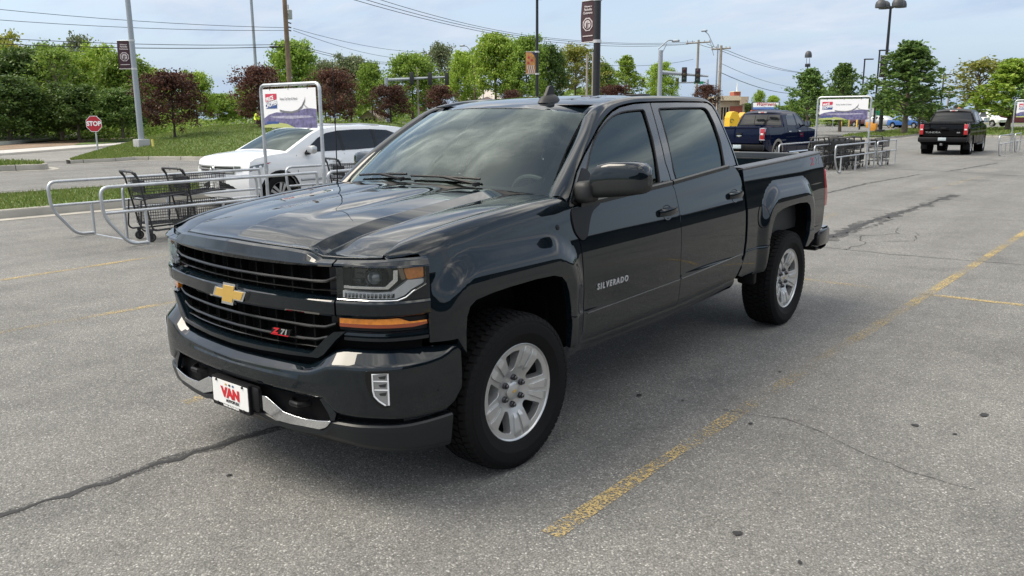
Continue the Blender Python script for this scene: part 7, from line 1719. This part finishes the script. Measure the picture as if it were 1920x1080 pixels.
m=MB(); m.prism([(-W_,0),(W_,0),(W_,zt-.35),(0,zt-.05),(-W_,zt-.35)],0,1.1,lambda a,b,h:(a+W_*2.6,h+.5,b)); m.build('side_bin',mat('bin_yellow_side',(.55,.33,.03),rough=.5),t,None); m=MB(); m.box(W_*1.8,W_*3.4,.42,.49,zt-.75,zt-.5); m.build('slot',VOID,t,None)
# --- unseen store wall, added long and dark to put a dark band in paint reflections
t=thing('added_dark_wall','long dark store front across the drive behind the viewer','building',(36,-6,0),R(90))
m=MB(); m.box(-150,260,-14,0,0,4.6); m.build('wall',mat('added_wall_dark',(.022,.020,.019),rough=.85,var=.3,vscale=.3),t,None)
m=MB(); m.box(-8,10,0,.4,0,3.2); m.box(18,40,0,.4,0.3,3.0); m.build('added_wall_pane',DGLASS,t,None); m=MB(); m.box(-151,261,-14,.9,4.6,5.0); m.build('parapet',mat('added_wall_cap',(.06,.05,.045),rough=.8),t,None)
# --- worker in a hi-vis jacket on the far side of the bank
def person(u,D,zf,rz,label):
    p=ground(u,D,zf); t=thing('person',label,'person',(p.x,p.y,zf),rz)
    J=[((0,0,.93),.115),((0,-.02,1.12),.125),((0,-.05,1.32),.135),((0,-.09,1.44),.07),((0,-.12,1.53),.055),((0,-.15,1.63),.082),((0,-.16,1.72),.070),
       ((.16,-.05,1.40),.062),((.22,-.10,1.16),.046),((.16,-.32,1.04),.036),((.14,-.40,1.02),.030),((-.16,-.05,1.40),.062),((-.23,-.08,1.16),.046),((-.20,-.30,1.02),.036),((-.19,-.38,1.0),.030),
       ((.09,0,.88),.090),((.11,-.02,.48),.062),((.12,.02,.08),.045),((.12,-.14,.04),.038),((-.09,0,.88),.090),((-.11,.04,.48),.062),((-.12,.10,.08),.045),((-.12,-.06,.04),.038)]
    E=[(0,1),(1,2),(2,3),(3,4),(4,5),(5,6),(2,7),(7,8),(8,9),(9,10),(2,11),(11,12),(12,13),(13,14),(0,15),(15,16),(16,17),(17,18),(0,19),(19,20),(20,21),(21,22)]
    def skin(idx,ed,grow,name,mt,parent):
        mp_={j:i for i,j in enumerate(idx)}; me=bpy.data.meshes.new(name); me.from_pydata([J[j][0] for j in idx],[(mp_[a],mp_[b]) for a,b in ed],[]); o=bpy.data.objects.new(name,me); COL.objects.link(o)
        md=o.modifiers.new('skin','SKIN'); 
        for i,j in enumerate(idx): v=me.skin_vertices[0].data[i]; v.radius=(J[j][1]+grow,)*2; v.use_root=(i==0)
        o.modifiers.new('sub','SUBSURF').levels=1; dg=bpy.context.evaluated_depsgraph_get(); m2=bpy.data.meshes.new_from_object(o.evaluated_get(dg)); o.modifiers.clear(); o.data=m2; m2.materials.append(mt); m2.shade_smooth(); o.parent=parent; return o
    body=skin(list(range(23)),E,0,'body',mat('skin_tone',(.30,.17,.11),rough=.6),t)
    skin([0,1,2,7,8,9,11,12,13],[(0,1),(1,2),(2,7),(7,8),(8,9),(2,11),(11,12),(12,13)],.022,'hi_vis_jacket',mat('hi_vis_yellow',(.62,.78,.03),rough=.6),t)
    skin([0,15,16,17,19,20,21],[(0,15),(15,16),(16,17),(0,19),(19,20),(20,21)],.016,'trousers',mat('dark_trousers',(.03,.035,.05),rough=.8),t)
    m=MB(); m.lathe([(0,.115),(.06,.10),(.095,.06),(.105,.0),(.11,-.01),(.10,-.015)],16,Matrix.Translation((0,-.155,1.68))); m.build('cap',mat('dark_cap',(.03,.03,.035),rough=.7),t,50)
    for x in (-.028,.028): m=MB(); m.lathe([(0,.006),(.007,.0)],8,Matrix.Translation((x,-.232,1.655))@rot_to((0,-1,0))); m.build('eye',BLACKPR,body)
    m=MB(); m.tube([(0,-.235,1.65),(0,-.255,1.615),(0,-.235,1.605)],.010,6); m.build('nose',MATS['skin_tone'],body)
    return t
person(487,52,.55,R(60),'worker in a bright yellow hi-vis jacket on the bank, left of the near hanging sign')
